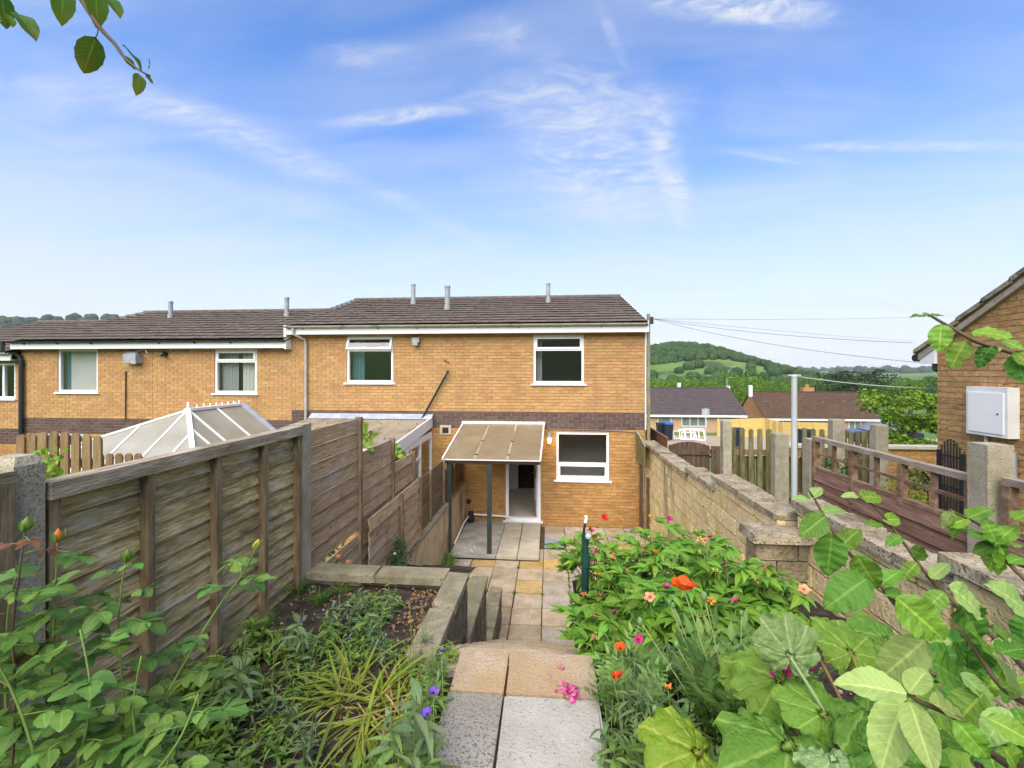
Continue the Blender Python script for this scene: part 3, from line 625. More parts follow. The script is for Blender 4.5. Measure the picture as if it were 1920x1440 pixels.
# ------------------------------------------------------------------ patio, platform, steps, path
pt = struct(MB().box(-2.05, 2.14, 5.5, 10.4, -.06, -.03).build('patio', 'joint_dirt'))
gx = [-.115 - .457*k for k in range(4, -1, -1)] + [-.115 + .457*k for k in range(1, 6)]
gy = [5.40 + .45*k for k in range(12)]
for i in range(len(gx)-1):
    for k in range(len(gy)-1):
        xa, xb = gx[i], gx[i+1]; ya, yb = gy[k], gy[k+1]
        if yb > 10.38: yb = 10.38
        if yb-ya < .1 or (xa > -2.1 and xb < -.1 and ya > 8.8): continue
        if i == 4 and k == 8: continue
        t = rng.random(); mm = 'slab_gold' if t < .17 else 'slab_grey' if t < .45 else 'slab_buff'
        link('paving_slab', slab(mm), pt, ((xa+xb)/2+rng.uniform(-.004,.004), (ya+yb)/2, -.02 + rng.uniform(-.005,.005)), (R(rng.uniform(-.5,.5)), R(rng.uniform(-.5,.5)), R(rng.uniform(-.4,.4))), (xb-xa-.016, yb-ya-.016, .05))
tag(MB().box(-.10, .30, 9.06, 9.55, .0, .018).build('slate_sheet', 'slate'), 'blue-grey slate sheet lying on the buff patio slabs', 'slate sheet')
pf = struct(MB().box(-1.95, -.2, 8.4, 10.39, -.02, .03).build('platform', 'joint_dirt'))
MB().box(-1.95, -1.04, 8.4, 10.38, .0, .075).build('concrete_slab', 'platform_concrete', pf)
for xa, xb in ((-1.03,-.625),(-.615,-.2)):
    for ya, yb in ((8.40,8.84),(8.85,9.36),(9.37,9.88),(9.89,10.36)):
        link('paving_slab', slab('slab_pale'), pf, ((xa+xb)/2,(ya+yb)/2,.045), None, (xb-xa-.006, yb-ya-.006, .07))
PX0, PX1, PJ = -.67, .24, -.222
XL = -.50                                  # the bed has crept over the left edge of the path
st = struct(MB().prism([(PX0+.03,2.3,-.1),(PX0+.03,5.62,-.1),(PX0+.03,5.62,.02),(PX0+.03,2.48,1.9),(PX0+.03,2.3,1.9)], (PX1-PX0-.06,0,0)).build('garden_steps', 'joint_dirt'))
for k in range(1, 11):
    z = 2.07-.188*k; ya = 2.47+.3145*(k-1)
    for xa, xb in ((PX0, PJ-.004), (PJ+.004, PX1)):
        link('step_slab', slab('step_buff'), st, ((xa+xb)/2, ya+.16, z-.03), (R(rng.uniform(-.4,.4)),0,0), (xb-xa, .345, .06))
    link('riser', cube('step_buff'), st, ((PX0+PX1)/2, ya+.305, z-.12), None, (PX1-PX0-.02, .03, .13))
pa = struct(MB().box(XL+.01, PX1-.01, -2.5, 2.42, 1.6, 2.028).build('path', 'joint_dirt'))
rows = [(2.155, 2.49, 'step_buff', 'step_buff'), (1.70, 2.15, 'path_speckled', 'path_grey'), (1.245, 1.695, 'path_speckled', 'path_grey'), (.79, 1.24, 'path_grey', 'path_grey'), (.33,.785,'path_grey','path_grey'), (-.13,.325,'path_grey','path_grey')]
for ya, yb, ma, mb_ in rows:
    for xa, xb, mm in ((XL, PJ-.006, ma), (PJ+.006, PX1, mb_)):
        link('paving_slab', slab(mm), pa, ((xa+xb)/2, (ya+yb)/2, 2.045+rng.uniform(-.002,.002)), (R(rng.uniform(-.3,.3)),R(rng.uniform(-.3,.3)),0), (xb-xa, yb-ya-.006, .05))

# ------------------------------------------------------------------ garden soil
def soil_sheet(name, x0, x1, y0, y1, zf, nx, ny, amp, m='soil'):
    mb = MB()
    for j_ in range(ny+1):
        for i in range(nx+1):
            x = x0+(x1-x0)*i/nx; y = y0+(y1-y0)*j_/ny
            mb.v.append((x, y, zf(x,y) + amp*(noise.noise(Vector((x*3,y*3,1))) + .6*noise.noise(Vector((x*9,y*9,4))) + .35*noise.noise(Vector((x*25,y*25,7)))))); mb.uv.append((0,0))
    mb.f = [(j_*(nx+1)+i, j_*(nx+1)+i+1, (j_+1)*(nx+1)+i+1, (j_+1)*(nx+1)+i) for j_ in range(ny) for i in range(nx)]; mb.m = [0]*len(mb.f)
    return struct(mb.build(name, m, smooth=True))
soil_sheet('left_flower_bed', -2.16, -.49, -2.5, 3.56, lambda x,y: 1.86 + (.17*sst(-.78,-.52,x) if y < 2.3 else .17*sst(-.78,-.52,x)*sst(2.55,2.3,y) if y < 2.55 else (0 if x < -.7 else -1.3*sst(-.7,-.66,x))), 80, 240, .03)
rbz = lambda x, y: lerpc([(0,2.03),(2.0,1.98),(4.3,1.62)], y)
soil_sheet('right_flower_bed', .22, 2.3, -2.5, 4.3, rbz, 60, 200, .035)
soil_sheet('lower_flower_bed', -2.12, -1.0, 3.7, 6.0, lambda x,y: lerpc([(3.7,1.35),(4.8,1.3),(6.0,.95)], y), 30, 50, .03)
soil_sheet('left_neighbour_garden', -16, -2.2, -2.5, 10.4, lambda x,y: lerpc([(0,1.7),(3,1.6),(6,.5),(8,-.03),(11,-.03)], y), 60, 60, .03, 'grass_ground')
soil_sheet('side_path', 2.34, 14, -2.5, 13, lambda x,y: lerpc([(0,1.95),(4,1.9),(8.5,1.2),(10,.5),(12,-.05),(14,-.1)], y), 60, 60, .02, 'grass_ground')
# ------------------------------------------------------------------ right boundary wall, in level steps
def copings(parent, x0, x1, y0, y1, z, n, t=.06, m='coping'):
    L_ = (y1-y0)/n
    for k in range(n):
        ya = y0+L_*k; link('coping_stone', rock(m, rng.randrange(6)), parent, ((x0+x1)/2+rng.uniform(-.006,.006), ya+L_/2, z-t/2+rng.uniform(-.006,.006)), (R(rng.uniform(-.8,.8)),R(rng.uniform(-.8,.8)),R(rng.uniform(-.8,.8))), (x1-x0, L_-.008, t))
gw = thing('garden_wall', 'buff stone-block garden wall stepping up the slope beside the flower bed', 'wall', (2.26, 7, 0))
core = MB()
for (ya, yb, zt) in ((7.05,10.3,2.0),(5.96,7.05,2.09),(4.36,5.96,2.24)): core.box(2.19, 2.37, ya, yb, -.05, zt)
wc = core.build('wall_core', 'wall_mortar', gw)
for (ya, yb, zt) in ((7.05,10.3,2.0),(5.96,7.045,2.09),(4.36,5.955,2.24)):
    brickwork(wc, (2.16, 0, 0), (0,-1,0), (-1,0,0), -yb, -ya, .0, zt, 'wall_block', bl=.43, bh=.178, j=.016, depth=.07, budget=400, name='block', rocky=True, jit=.008)
copings(gw, 2.11, 2.41, 7.06, 10.3, 2.065, 5); copings(gw, 2.12, 2.42, 5.93, 7.10, 2.155, 2); copings(gw, 2.13, 2.44, 4.36, 6.0, 2.305, 4)
pr = thing('wall_pier', 'dark stone wall pier with a thick mossy slab on top', 'pier', (2.1, 4.3, 1.2))
pc = MB().box(1.91, 2.30, 4.17, 4.34, .0, 2.13).build('pier_core', 'wall_mortar', pr)
brickwork(pc, (0, 4.13, 0), (1,0,0), (0,-1,0), 1.87, 2.335, .06, 2.13, 'pier_block', bl=.35, bh=.178, j=.012, depth=.07, name='block', rocky=True, jit=.004)
brickwork(pc, (1.87, 0, 0), (0,-1,0), (-1,0,0), -4.35, -4.15, .06, 2.13, 'pier_block', bl=.43, bh=.178, j=.012, depth=.07, name='block', rocky=True, jit=.004)
link('coping_stone', rock('coping', 2), pr, (2.10, 4.24, 2.165), None, (.56, .34, .075))
nw = thing('near_garden_wall', 'buff stone-block wall with worn dark coping behind the apple branches', 'wall', (2.4, 2, 1.9))
core = MB(); core.box(2.34, 2.48, 2.72, 4.3, 1.5, 2.39); core.box(2.34, 2.48, -.5, 2.72, 1.5, 2.53); wc = core.build('wall_core', 'wall_mortar', nw)
for (ya, yb, zt) in ((2.725,4.3,2.39),(-.5,2.715,2.53)):
    brickwork(wc, (2.31, 0, 0), (0,-1,0), (-1,0,0), -yb, -ya, 1.55, zt, 'wall_block', bl=.43, bh=.178, j=.016, depth=.07, name='block', rocky=True, jit=.008)
copings(nw, 2.27, 2.55, 2.70, 4.36, 2.462, 4, .075); copings(nw, 2.27, 2.55, -.5, 2.78, 2.60, 7, .075)

# left bed retaining wall with stepped caps beside the steps
rw = thing('bed_retaining_wall', 'mossy concrete-capped retaining wall stepping down beside the garden steps', 'wall', (-.76, 4.4, 0))
for (ya, yb, z) in ((2.55,3.66,1.97),(3.66,4.80,1.40),(4.80,6.33,.52)):
    zz = 0.0; row = 0
    while zz < z-.06:
        zt = min(zz+.2, z-.055); y = ya - (.2 if row % 2 else 0)
        while y < yb:
            a_, b_ = max(y, ya), min(y+.44, yb)
            if b_-a_ > .04: link('block', rock('dark_stone', rng.randrange(6)), rw, (-.765, (a_+b_)/2, (zz+zt)/2), None, (.15, b_-a_-.006, zt-zz-.004))
            y += .44
        zz = zt+.001; row += 1
    n = 2 if yb-ya < 1.3 else 3
    copings(rw, -.855, -.675, ya, yb-.002, z, n, .055, 'concrete')
for k in range(2):
    xa = -2.04 + k*.595; link('coping_stone', rock('concrete', k), rw, (xa+.295, 3.60, 1.945), None, (.588, .2, .06))
for k in range(9):
    for q in range(3): link('block', rock('dark_stone', (k+q) % 6), rw, (-1.84+q*.42, 3.61, .1+k*.2), None, (.414, .14, .194))

rrw = thing('right_bed_retaining_wall', 'dark stone retaining wall under the peonies beside the garden steps', 'wall', (.31, 3.4, 0))
for k in range(9):
    for q in range(5):
        zt = .2*k; ya_ = 2.5+.38*q
        if zt + .2 < rbz(.3, ya_+.2) - .03: link('block', rock('dark_stone', (k*2+q) % 6), rrw, (.325, ya_+.19 - (.0 if k % 2 else .0), zt+.1), None, (.15, .376, .196))
for k in range(8):
    for q in range(4): link('block', rock('dark_stone', (k+q) % 6), rrw, (.62+.43*q, 4.32, .1+.2*k), None, (.424, .14, .196))

# low rendered wall on the left of the patio
lw = thing('low_patio_wall', 'low buff rendered wall with rust streaks under the dark fence', 'wall', (-2.06, 8.2, 0))
MB().box(-2.12, -2.0, 6.05, 10.38, -.03, .99).build('wall_body', 'render_wall', lw)
for k in range(5): MB().box(-2.125, -1.99, 6.06+.86*k, 6.06+.86*k+.852, .99, 1.03).build('coping_stone', 'concrete', lw)
MB().box(-2.14, -1.985, 5.95, 6.05, -.03, 1.06).build('end_post', 'post_concrete', lw)

# ------------------------------------------------------------------ left fences
FX = -2.1
GF = 'fence panels along the left boundary'
lap = thing('lap_fence_panel', 'long weathered waney-lap fence panel with pale worn boards', 'fence', (FX, 2.6, 1.86), GF)
ya, yb = 1.62, 3.45
zb = [1.88 + .0975*k for k in range(13)]
def skew_board(y0, y1, z0, z1, x, tilt, t=.014, sag=0):
    m_ = MB(); n = 5; P = []
    for i in range(n+1):
        y = y0+(y1-y0)*i/n; w = rng.uniform(-.0025,.0025); s_ = sag*math.sin(math.pi*i/n)
        P += [(x+tilt, y, z0+w-s_), (x+tilt-t, y, z0+w-s_), (x-t, y, z1-s_), (x, y, z1-s_)]
    fs = []
    for i in range(n):
        b_ = 4*i
        for k in range(4): fs.append((b_+k, b_+(k+1)%4, b_+4+(k+1)%4, b_+4+k))
    fs += [(3,2,1,0), (4*n, 4*n+1, 4*n+2, 4*n+3)]
    m_.add(P, fs); return m_
for k, z in enumerate(zb):
    for (p, q) in ((ya, yb),):
        skew_board(p, q, z+rng.uniform(-.008,.008), z+.116, FX-.006, .026, .011).build('board', 'lap_wood', lap)
for y in (ya+.025, 2.085, 2.55, 3.0, yb-.02): MB().box(FX+.012, FX+.062, y-.02, y+.02, 1.87, 3.15).build('batten', 'batten', lap)
MB().box(FX-.02, FX+.076, ya, yb, 3.14, 3.20).build('top_rail', 'rail_wood', lap)
MB().box(FX-.02, FX+.074, ya, yb, 3.20, 3.212).build('capping', 'rail_wood', lap)
cp = MB().box(FX-.06, FX+.06, 3.47, 3.60, 1.0, 3.22); tag(cp.build('fence_post', 'post_concrete'), 'slim square concrete fence post between lap panel and plank panel', 'post', 'concrete fence posts')
cp2 = MB(); cp2.prism([(FX-.07,1.50,1.6),(FX+.065,1.50,1.6),(FX+.065,1.605,1.6),(FX-.07,1.605,1.6)], (0,0,1.70)); cp2.add([(FX-.07,1.50,3.30),(FX+.065,1.50,3.30),(FX+.065,1.605,3.30),(FX-.07,1.605,3.30),(FX-.05,1.52,3.335),(FX+.045,1.52,3.335),(FX+.045,1.59,3.335),(FX-.05,1.59,3.335)], [(0,1,5,4),(1,2,6,5),(2,3,7,6),(3,0,4,7),(4,5,6,7)])
tag(cp2.build('gate_post', 'post_concrete'), 'thick rough concrete post with ivy at the end of the lap fence', 'post', 'concrete fence posts')
fe = thing('dark_fence_panel', 'dark fence panel end beside the thick ivy-clad concrete post', 'fence', (FX, 1.1, 1.86), GF)
for k in range(9): skew_board(.45, 1.49, 1.88+.15*k, 2.05+.15*k, FX+.045, .02).build('board', 'dark_board', fe)
MB().box(FX+.03, FX+.085, .45, 1.495, 3.24, 3.29).build('top_rail', 'rail_wood', fe); MB().box(FX+.05, FX+.085, 1.44, 1.492, 1.88, 3.24).build('batten', 'batten', fe)
# plank panels stepping down toward the house
def plank(label, y0, y1, zbot, ztop, m, bw=.15, x=FX, end_batten=True, slope=0, mid=None, gapk=None):
    t = thing('plank_fence_panel', label, 'fence', (x, (y0+y1)/2, zbot), GF)
    n = round((ztop-zbot)/bw); bw = (ztop-zbot)/n
    for k in range(n):
        z = zbot + bw*k; g = .0
        a0, a1 = z + .002, z + bw - .008 - (.055 if k == gapk else 0)
        skew_board(y0, y1, a0, a1, x, .014+rng.uniform(-.004,.006), .016).build('board', m, t)
    if end_batten: MB().box(x-.025, x+.045, y1-.05, y1, zbot-slope, ztop-slope+.01).build('batten', 'batten', t)
    if mid: MB().box(x+.012, x+.05, mid-.025, mid+.025, zbot-slope*.5, ztop-slope*.5).build('batten', 'batten', t)
    return t
plank('tall pale plank fence panel with knots beside the slim concrete post', 3.61, 4.68, 1.16, 3.15, 'board_wood', .155, gapk=4)
plank('middle brown plank fence panel a step lower than the tall one', 4.70, 5.70, 1.1, 2.76, 'board_wood', .15)
plank('short plank fence panel showing just above the leaning panel', 5.72, 6.60, 1.0, 2.42, 'board_wood', .14)
plank('grey faded leaning plank panel with wavy bottom below the stepped fence', 4.72, 6.62, 1.10, 2.02, 'board_wood', .155, x=FX+.10, mid=5.72)
plank('dark narrow plank fence panel on the rendered wall under the canopy', 6.70, 8.52, 1.04, 1.90, 'dark_board', .12, mid=7.5)
plank('dark reddish plank fence panel meeting the brick house wall', 8.56, 10.36, 1.04, 1.66, 'dark_board', .12, mid=9.4)

# tan picket fence in the left neighbour's garden
pk = thing('tan_picket_fence', 'tan round-topped picket fence behind the concrete post with ivy', 'fence', (-4.6, 4.0, 1.2))
def picket(parent, p, w, z0, z1, m, u=(1,0,0), t=.02, rnd_=True, name='picket'):
    p = Vector(p); u = Vector(u).normalized(); nrm = Vector((-u.y, u.x, 0)); P = [(-w/2, z0), (w/2, z0), (w/2, z1-w*.45)]
    if rnd_: P += [(w/2*math.cos(a), z1-w*.45+w*.45*math.sin(a)) for a in [math.pi*i/6 for i in range(1, 6)]] + [(-w/2, z1-w*.45)]
    else: P += [(w/2, z1), (-w/2, z1)]; 
    pts = [p + u*a_ + Vector((0,0,b_)) for a_, b_ in P]
    for q in pts: q.z = q.z - p.z
    mb = MB(); mb.prism(pts, nrm*t); return mb.build(name, m, parent)
for k in range(13):
    pxk = 38 + k*20.5 if k < 8 else 186 + (k-8)*18
    zc = 4.6 if k < 8 else 5.4
    q = W(pxk, 815 if k < 8 else 850, zc); picket(pk, (q.x, q.y, 0), .10, q.z-1.5, q.z + (.035*math.sin(k*.5) if k < 8 else -.0), 'picket_tan', (1,-.06,0))
for zr in (-.3, -1.1):
    a_, b_ = W(28, 815, 4.65), W(190, 815, 4.65); MB().beam(a_+Vector((0,.02,zr)), b_+Vector((0,.02,zr)), .03, .08).build('rail', 'picket_tan', pk)

# ------------------------------------------------------------------ lean-to of the neighbour
ln = thing('lean_to', 'neighbour lean-to with brown corrugated roof and white side windows', 'lean-to', (-4.3, 9, 0))
lx0, lx1, ly0, ly1, lz0, lz1 = -5.87, -2.82, 7.6, 10.37, 2.27, 2.50
mb = MB(); nn = 288; P = []
for i in range(nn+1):
    x = lx0 + (lx1-lx0-.03)*i/nn; w = .020*math.sin(i/nn*36*2*math.pi); P += [(x, ly0, lz0+w), (x, ly1, lz1+w)]
mb.add(P, [(2*i, 2*i+2, 2*i+3, 2*i+1) for i in range(nn)]); mb.build('corrugated_roof', 'corrugated', ln, smooth=True)
for k in range(14):
    x = lx0+.15+k*.21; t = .25 + .5*(k % 2); yy = ly0+(ly1-ly0)*t
    MB().tube([(x,yy,lz0+(lz1-lz0)*t), (x,yy,lz0+(lz1-lz0)*t+.03)], .014, 6).build('fixing_cap', 'black_plastic', ln)
MB().prism([(lx0,ly1-.16,lz1+.01),(lx0,ly1,lz1+.03),(lx0,ly1+.02,lz1+.12),(lx0,ly1,lz1+.12)], (lx1-lx0+.02,0,0)).build('flashing', 'lead', ln)
MB().prism([(lx1-.02,ly0,lz0-.20),(lx1-.02,ly1,lz1-.19),(lx1-.02,ly1,lz1+.05),(lx1-.02,ly0,lz0+.04)], (.03,0,0)).build('barge_board', 'upvc', ln)
s = MB(); yv = [7.65, 8.55, 9.45, 10.33]
for y in yv: s.box(lx1-.06, lx1, y-.035, y+.035, .9, 2.2)
s.box(lx1-.06, lx1, 7.65, 10.33, .85, .93)
for a_, b_ in zip(yv, yv[1:]): s.prism([(lx1-.055,a_+.03,2.03+.06*(a_-7.65)/.9*.25),(lx1-.055,b_-.03,2.05),(lx1-.055,b_-.03,2.2),(lx1-.055,a_+.03,2.2)], (.05,0,0)); 
for y in yv[:2]: s.box(lx1-.058, lx1-.004, y, y+.9, 1.72, 1.78)
s.build('window_frame', 'upvc', ln)
MB().box(lx1-.035, lx1-.03, 7.68, 10.3, .93, 2.05).build('pane', 'glass', ln)
s = MB(); s.box(lx1-.1, lx1, 7.62, 10.36, -.03, .85); s.box(lx0, lx1, 7.6, 7.65, -.03, 2.15); s.box(lx0, lx0+.1, 7.62, 10.36, -.03, 2.15); s.box(lx0+.1, lx1-.1, 7.66, 10.36, -.03, .02); s.build('base_wall', 'low_brick', ln)
MB().beam((lx0,7.58,2.24),(lx1,7.58,2.24), .03, .06).build('front_beam', 'upvc', ln)

# ------------------------------------------------------------------ conservatory
cs = thing('conservatory', 'white conservatory with hipped cloudy glazed roof and crested ridge', 'conservatory', (-7.75, 9, 0))
cx0, cx1, cy0, cy1, ez, rz_, rx, ry = -9.9, -6.68, 7.7, 10.38, 1.98, 2.80, -7.74, 8.78
V3 = Vector
A_, B_, C_, D_ = V3((cx0,cy0,ez)), V3((cx1,cy0,ez)), V3((cx1,cy1,ez)), V3((cx0,cy1,ez)); R0, R1 = V3((rx,ry,rz_)), V3((rx,cy1,rz_))
def glaze(a, b, c_, d=None):
    P = [a, b, c_] + ([d] if d is not None else []); MB().prism(P, (0,0,.02)).build('roof_pane', 'cons_glass', cs)
bars = []
def split_quad(a, b, c_, d, n):            # bottom a->b, top d->c
    for k in range(n):
        f, g = k/n, (k+1)/n; glaze(a.lerp(b,f), a.lerp(b,g), d.lerp(c_,g), d.lerp(c_,f))
        if k: bars.append((a.lerp(b,f), d.lerp(c_,f)))
def split_tri(a, b, t, n):
    for k in range(n):
        f, g = k/n, (k+1)/n; glaze(a.lerp(b,f), a.lerp(b,g), t)
        if k: bars.append((a.lerp(b,f), t))
def hipt(x): 
    t = (x-cx0)/(rx-cx0) if x < rx else (cx1-x)/(cx1-rx); return V3((x, cy0+(ry-cy0)*t, ez+(rz_-ez)*t))
fx_ = [cx0, -9.2, -8.45, rx, -7.2, cx1]
for a_, b_ in zip(fx_, fx_[1:]):
    P = [V3((a_,cy0,ez)), V3((b_,cy0,ez)), hipt(b_), hipt(a_)]
    P = [p for i, p in enumerate(P) if i == 0 or (p-P[i-1]).length > .01]
    if (P[-1]-P[0]).length < .01: P.pop()
    MB().prism(P, (0,0,.02)).build('roof_pane', 'cons_glass', cs)
    if a_ != cx0: bars.append((V3((a_,cy0,ez)), hipt(a_)))
def sidept(x_e, y):                         # point on hip or ridge above the eave at y
    if y >= ry: return V3((rx, y, rz_))
    t = (y-cy0)/(ry-cy0); return V3((x_e+(rx-x_e)*t, y, ez+(rz_-ez)*t))
for x_e in (cx1, cx0):
    ys_ = [cy0, 8.35, ry, 9.55, cy1]
    for a_, b_ in zip(ys_, ys_[1:]):
        P = [V3((x_e,a_,ez)), V3((x_e,b_,ez)), sidept(x_e,b_), sidept(x_e,a_)]
        P = [p for i, p in enumerate(P) if i == 0 or (p-P[i-1]).length > .01]
        if (P[-1]-P[0]).length < .01: P.pop()
        MB().prism(P, (0,0,.02)).build('roof_pane', 'cons_glass', cs)
        if a_ != cy0: bars.append((V3((x_e,a_,ez)), sidept(x_e,a_)))
up = V3((0,0,.028))
for a_, b_ in bars: MB().beam(a_+up, b_+up, .04, .03).build('glazing_bar', 'upvc', cs)
for a_ in (A_, B_): MB().beam(a_+up, R0+up, .085, .045).build('hip_bar', 'upvc', cs)
MB().beam(R0+up, R1+up, .12, .06).build('ridge', 'upvc', cs)
for k in range(9):
    y = ry + .05 + k*(cy1-ry-.1)/8; m_ = MB(); m_.tube([(rx,y,rz_+.05),(rx,y,rz_+.09)], .012, 5); m_.ball((rx,y,rz_+.105), .022, 1); m_.build('cresting', 'upvc', cs)
m_ = MB(); m_.tube([(rx,ry,rz_+.02),(rx,ry,rz_+.06),(rx,ry,rz_+.08),(rx,ry,rz_+.12),(rx,ry,rz_+.15),(rx,ry,rz_+.21)], [.07,.06,.02,.03,.02,.003], 10); m_.build('finial', 'upvc', cs)
for a_, b_ in ((A_,B_),(B_,C_),(D_,A_)):
    MB().beam(a_-V3((0,0,.05)), b_-V3((0,0,.05)), .09, .09).build('eaves_beam', 'upvc_dirty', cs)
MB().beam(V3((rx+.05,cy1-.02,rz_+.05)), C_+V3((0,0,.05)), .05, .12).build('flashing', 'lead', cs); MB().beam(V3((rx-.05,cy1-.02,rz_+.05)), D_+V3((0,0,.05)), .05, .12).build('flashing', 'lead', cs)
s = MB()
for a_, b_ in ((A_,B_),(B_,C_),(D_,A_)):
    for k in range(4):
        p = a_.lerp(b_, k/3); s.box(p.x-.04, p.x+.04, p.y-.04, p.y+.04, .6, ez-.1)
    s.beam(V3((a_.x,a_.y,.6)), V3((b_.x,b_.y,.6)), .1, .1)
s.build('window_frame', 'upvc', cs)
s = MB()
for a_, b_ in ((A_,B_),(B_,C_),(D_,A_)): s.beam(V3((a_.x,a_.y,.26)), V3((b_.x,b_.y,.26)), .16, .58)
s.build('base_wall', 'low_mortar', cs)

# ------------------------------------------------------------------ right side: trellis fence, posts, pickets, gate, poles
def trellis(label, y0, y1, ztop, x=2.95):
    t = thing('trellis_fence_panel', label, 'fence', (x, (y0+y1)/2, 1.85), 'trellis-topped panels on the right boundary')
    MB().box(x-.035, x+.035, y0, y1, ztop-.045, ztop).build('top_rail', 'trellis_rail', t)
    MB().box(x-.028, x+.028, y0, y1, ztop-.36, ztop-.325).build('rail', 'trellis_wood', t)
    MB().box(x-.012, x+.012, y0, y1, ztop-.20, ztop-.175).build('slat', 'trellis_wood', t)
    n = 6
    for k in range(n+1):
        y = y0 + .03 + (y1-y0-.06)*k/n
        if k in (0, 2, 4, 6): MB().box(x-.03-.002*k, x+.022, y-.022, y+.022, 1.86, ztop-.045).build('batten', 'trellis_wood', t)
        else: MB().box(x-.014, x+.014, y-.018, y+.018, ztop-.325, ztop-.046).build('slat', 'trellis_wood', t)
    for k in range(6): skew_board(y0+.02, y1-.02, 1.84+.125*k, 1.84+.125*k+.145, x-.005, -.022).build('board', 'red_board', t)
    return t
trellis('brown trellis-topped fence panel running between two concrete posts', 3.30, 5.14, 2.94)
trellis('brown trellis-topped fence panel in front of the drainpipe, near its concrete post', 1.2, 3.09, 2.98)
GP = 'concrete fence posts'
tag(MB().box(2.90, 3.02, 5.15, 5.29, 1.6, 2.90).build('fence_post', 'post_concrete'), 'pale square concrete post at the far end of the trellis panel', 'post', GP)
tag(MB().prism([(2.87,3.13,1.6),(3.03,3.13,1.6),(3.03,3.27,1.6),(2.87,3.27,1.6)], (0,0,1.58)).build('fence_post', 'post_concrete'), 'rough grey concrete post between the two trellis panels', 'post', GP)
# picket fence
PY = 8.2
pkf = thing('green_picket_fence', 'mossy round-topped picket fence with a gap above its rail', 'fence', (4.6, PY, 1.2))
k = 0; px = 1374
while px < 1640:
    q = CAM + ray(px, 803)*(PY/ray(px,803).y)
    if not (1446 < px < 1480 or 1555 < px < 1580):
        picket(pkf, (q.x, PY-.03, 0), .085+rng.uniform(-.008,.006), 1.1, q.z + rng.uniform(-.02,.02) - (.0 if px < 1555 else .06), 'picket_wood', (1,rng.uniform(-.05,.05),0), rnd_=px < 1555)
    px += 16.6 if px < 1555 else 12.5
lo_ = MB()
for z in (2.20, 1.45): MB().box(3.25, 5.65, PY+.0, PY+.05, z-.045, z+.045).build('rail', 'picket_tan', pkf)
# lower close boards behind the pickets
for k in range(36):
    x = 3.27 + k*.066
    MB().prism([(x,PY+.07,1.1),(x+.058,PY+.07,1.1),(x+.058+rng.uniform(-.02,.02),PY+.07,2.13+rng.uniform(-.06,.02)),(x+rng.uniform(-.02,.02),PY+.07,2.13+rng.uniform(-.06,.02))], (0,.015,0)).build('board', 'picket_wood', pkf)
for (pxa, pya, Yp, w, lab) in ((1361, 788, 8.05, .145, 'tall thin concrete post at the left end of the picket fence'), (1462, 812, 7.75, .22, 'stout pinkish concrete post in the middle of the picket fence'),
                          (1568, 786, 8.1, .20, 'mossy concrete post behind the trellis rail in the picket fence'), (1648, 796, 7.6, .19, 'pale broken-topped concrete post by the small maple')):
    q = CAM + ray(pxa, pya)*(Yp/ray(pxa,pya).y)
    m_ = MB(); m_.box(q.x-w/2, q.x+w/2, Yp-.07, Yp+.07, 1.0, q.z-.02); m_.prism([(q.x-w/2,Yp-.07,q.z-.02),(q.x+w/2,Yp-.07,q.z-.02),(q.x+w/2,Yp+.07,q.z-.02),(q.x-w/2,Yp+.07,q.z-.02)], (.01,.01,.02))
    tag(m_.build('fence_post', 'post_concrete'), lab, 'post', GP)
# arched gate and dark boards
gt = thing('arched_gate', 'dark arched plank gate between the house and the picket fence', 'gate', (3.05, 9.9, 1.0))
for k in range(9):
    x = 2.62+.098*k; MB().prism([(x,9.9,.7),(x+.092,9.9,.7),(x+.092,9.9,2.02+.09*math.sin(math.pi*(k+.9)/9)),(x,9.9,2.02+.09*math.sin(math.pi*(k+.1)/9))], (0,.02,0)).build('board', 'gate_wood', gt)
for z in (1.88, 1.1): MB().box(2.62, 3.5, 9.87, 9.898, z-.05, z+.05).build('rail', 'gate_wood', gt)
gs = thing('gate_side_panel', 'dark upright boards joining the arched gate to the picket fence', 'fence', (3.75, 9.9, 1.0))
for k in range(6): MB().box(3.53+.1*k, 3.62+.1*k, 9.9, 9.92, .7, 2.02).build('board', 'gate_wood', gs)
MB().box(3.52, 4.13, 9.93, 9.97, 1.84, 1.94).build('rail', 'gate_wood', gs)
rfn = thing('red_brown_fence', 'red-brown close-board fence behind the house corner', 'fence', (2.55, 10.4, 0))
for k in range(16): MB().box(2.5, 2.52, 9.6+.13*k, 9.722+.13*k, .3, 2.22).build('board', 'redfence_wood', rfn)
MB().box(2.485, 2.535, 9.6, 11.68, 2.22, 2.25).build('capping', 'redfence_wood', rfn)
sg = thing('side_screen', 'narrow dark timber screen at the house corner by the wall', 'fence', (2.1, 10.1, 0))
MB().box(2.03, 2.09, 10.02, 10.10, -.03, 1.72).build('post', 'gate_wood', sg); MB().box(2.10, 2.145, 9.65, 9.72, -.03, 1.35).build('post', 'gate_wood', sg)
MB().prism([(2.0,10.15,1.62),(2.0,9.45,1.62),(2.0,9.45,2.06),(2.0,10.36,2.26),(2.0,10.36,1.62)], (.02,0,0)).build('board', 'picket_wood', sg)
MB().prism([(2.0,10.36,2.27),(2.0,9.42,2.07),(2.0,9.42,2.09),(2.0,10.36,2.30)], (.03,0,0)).build('capping', 'rail_wood', sg)
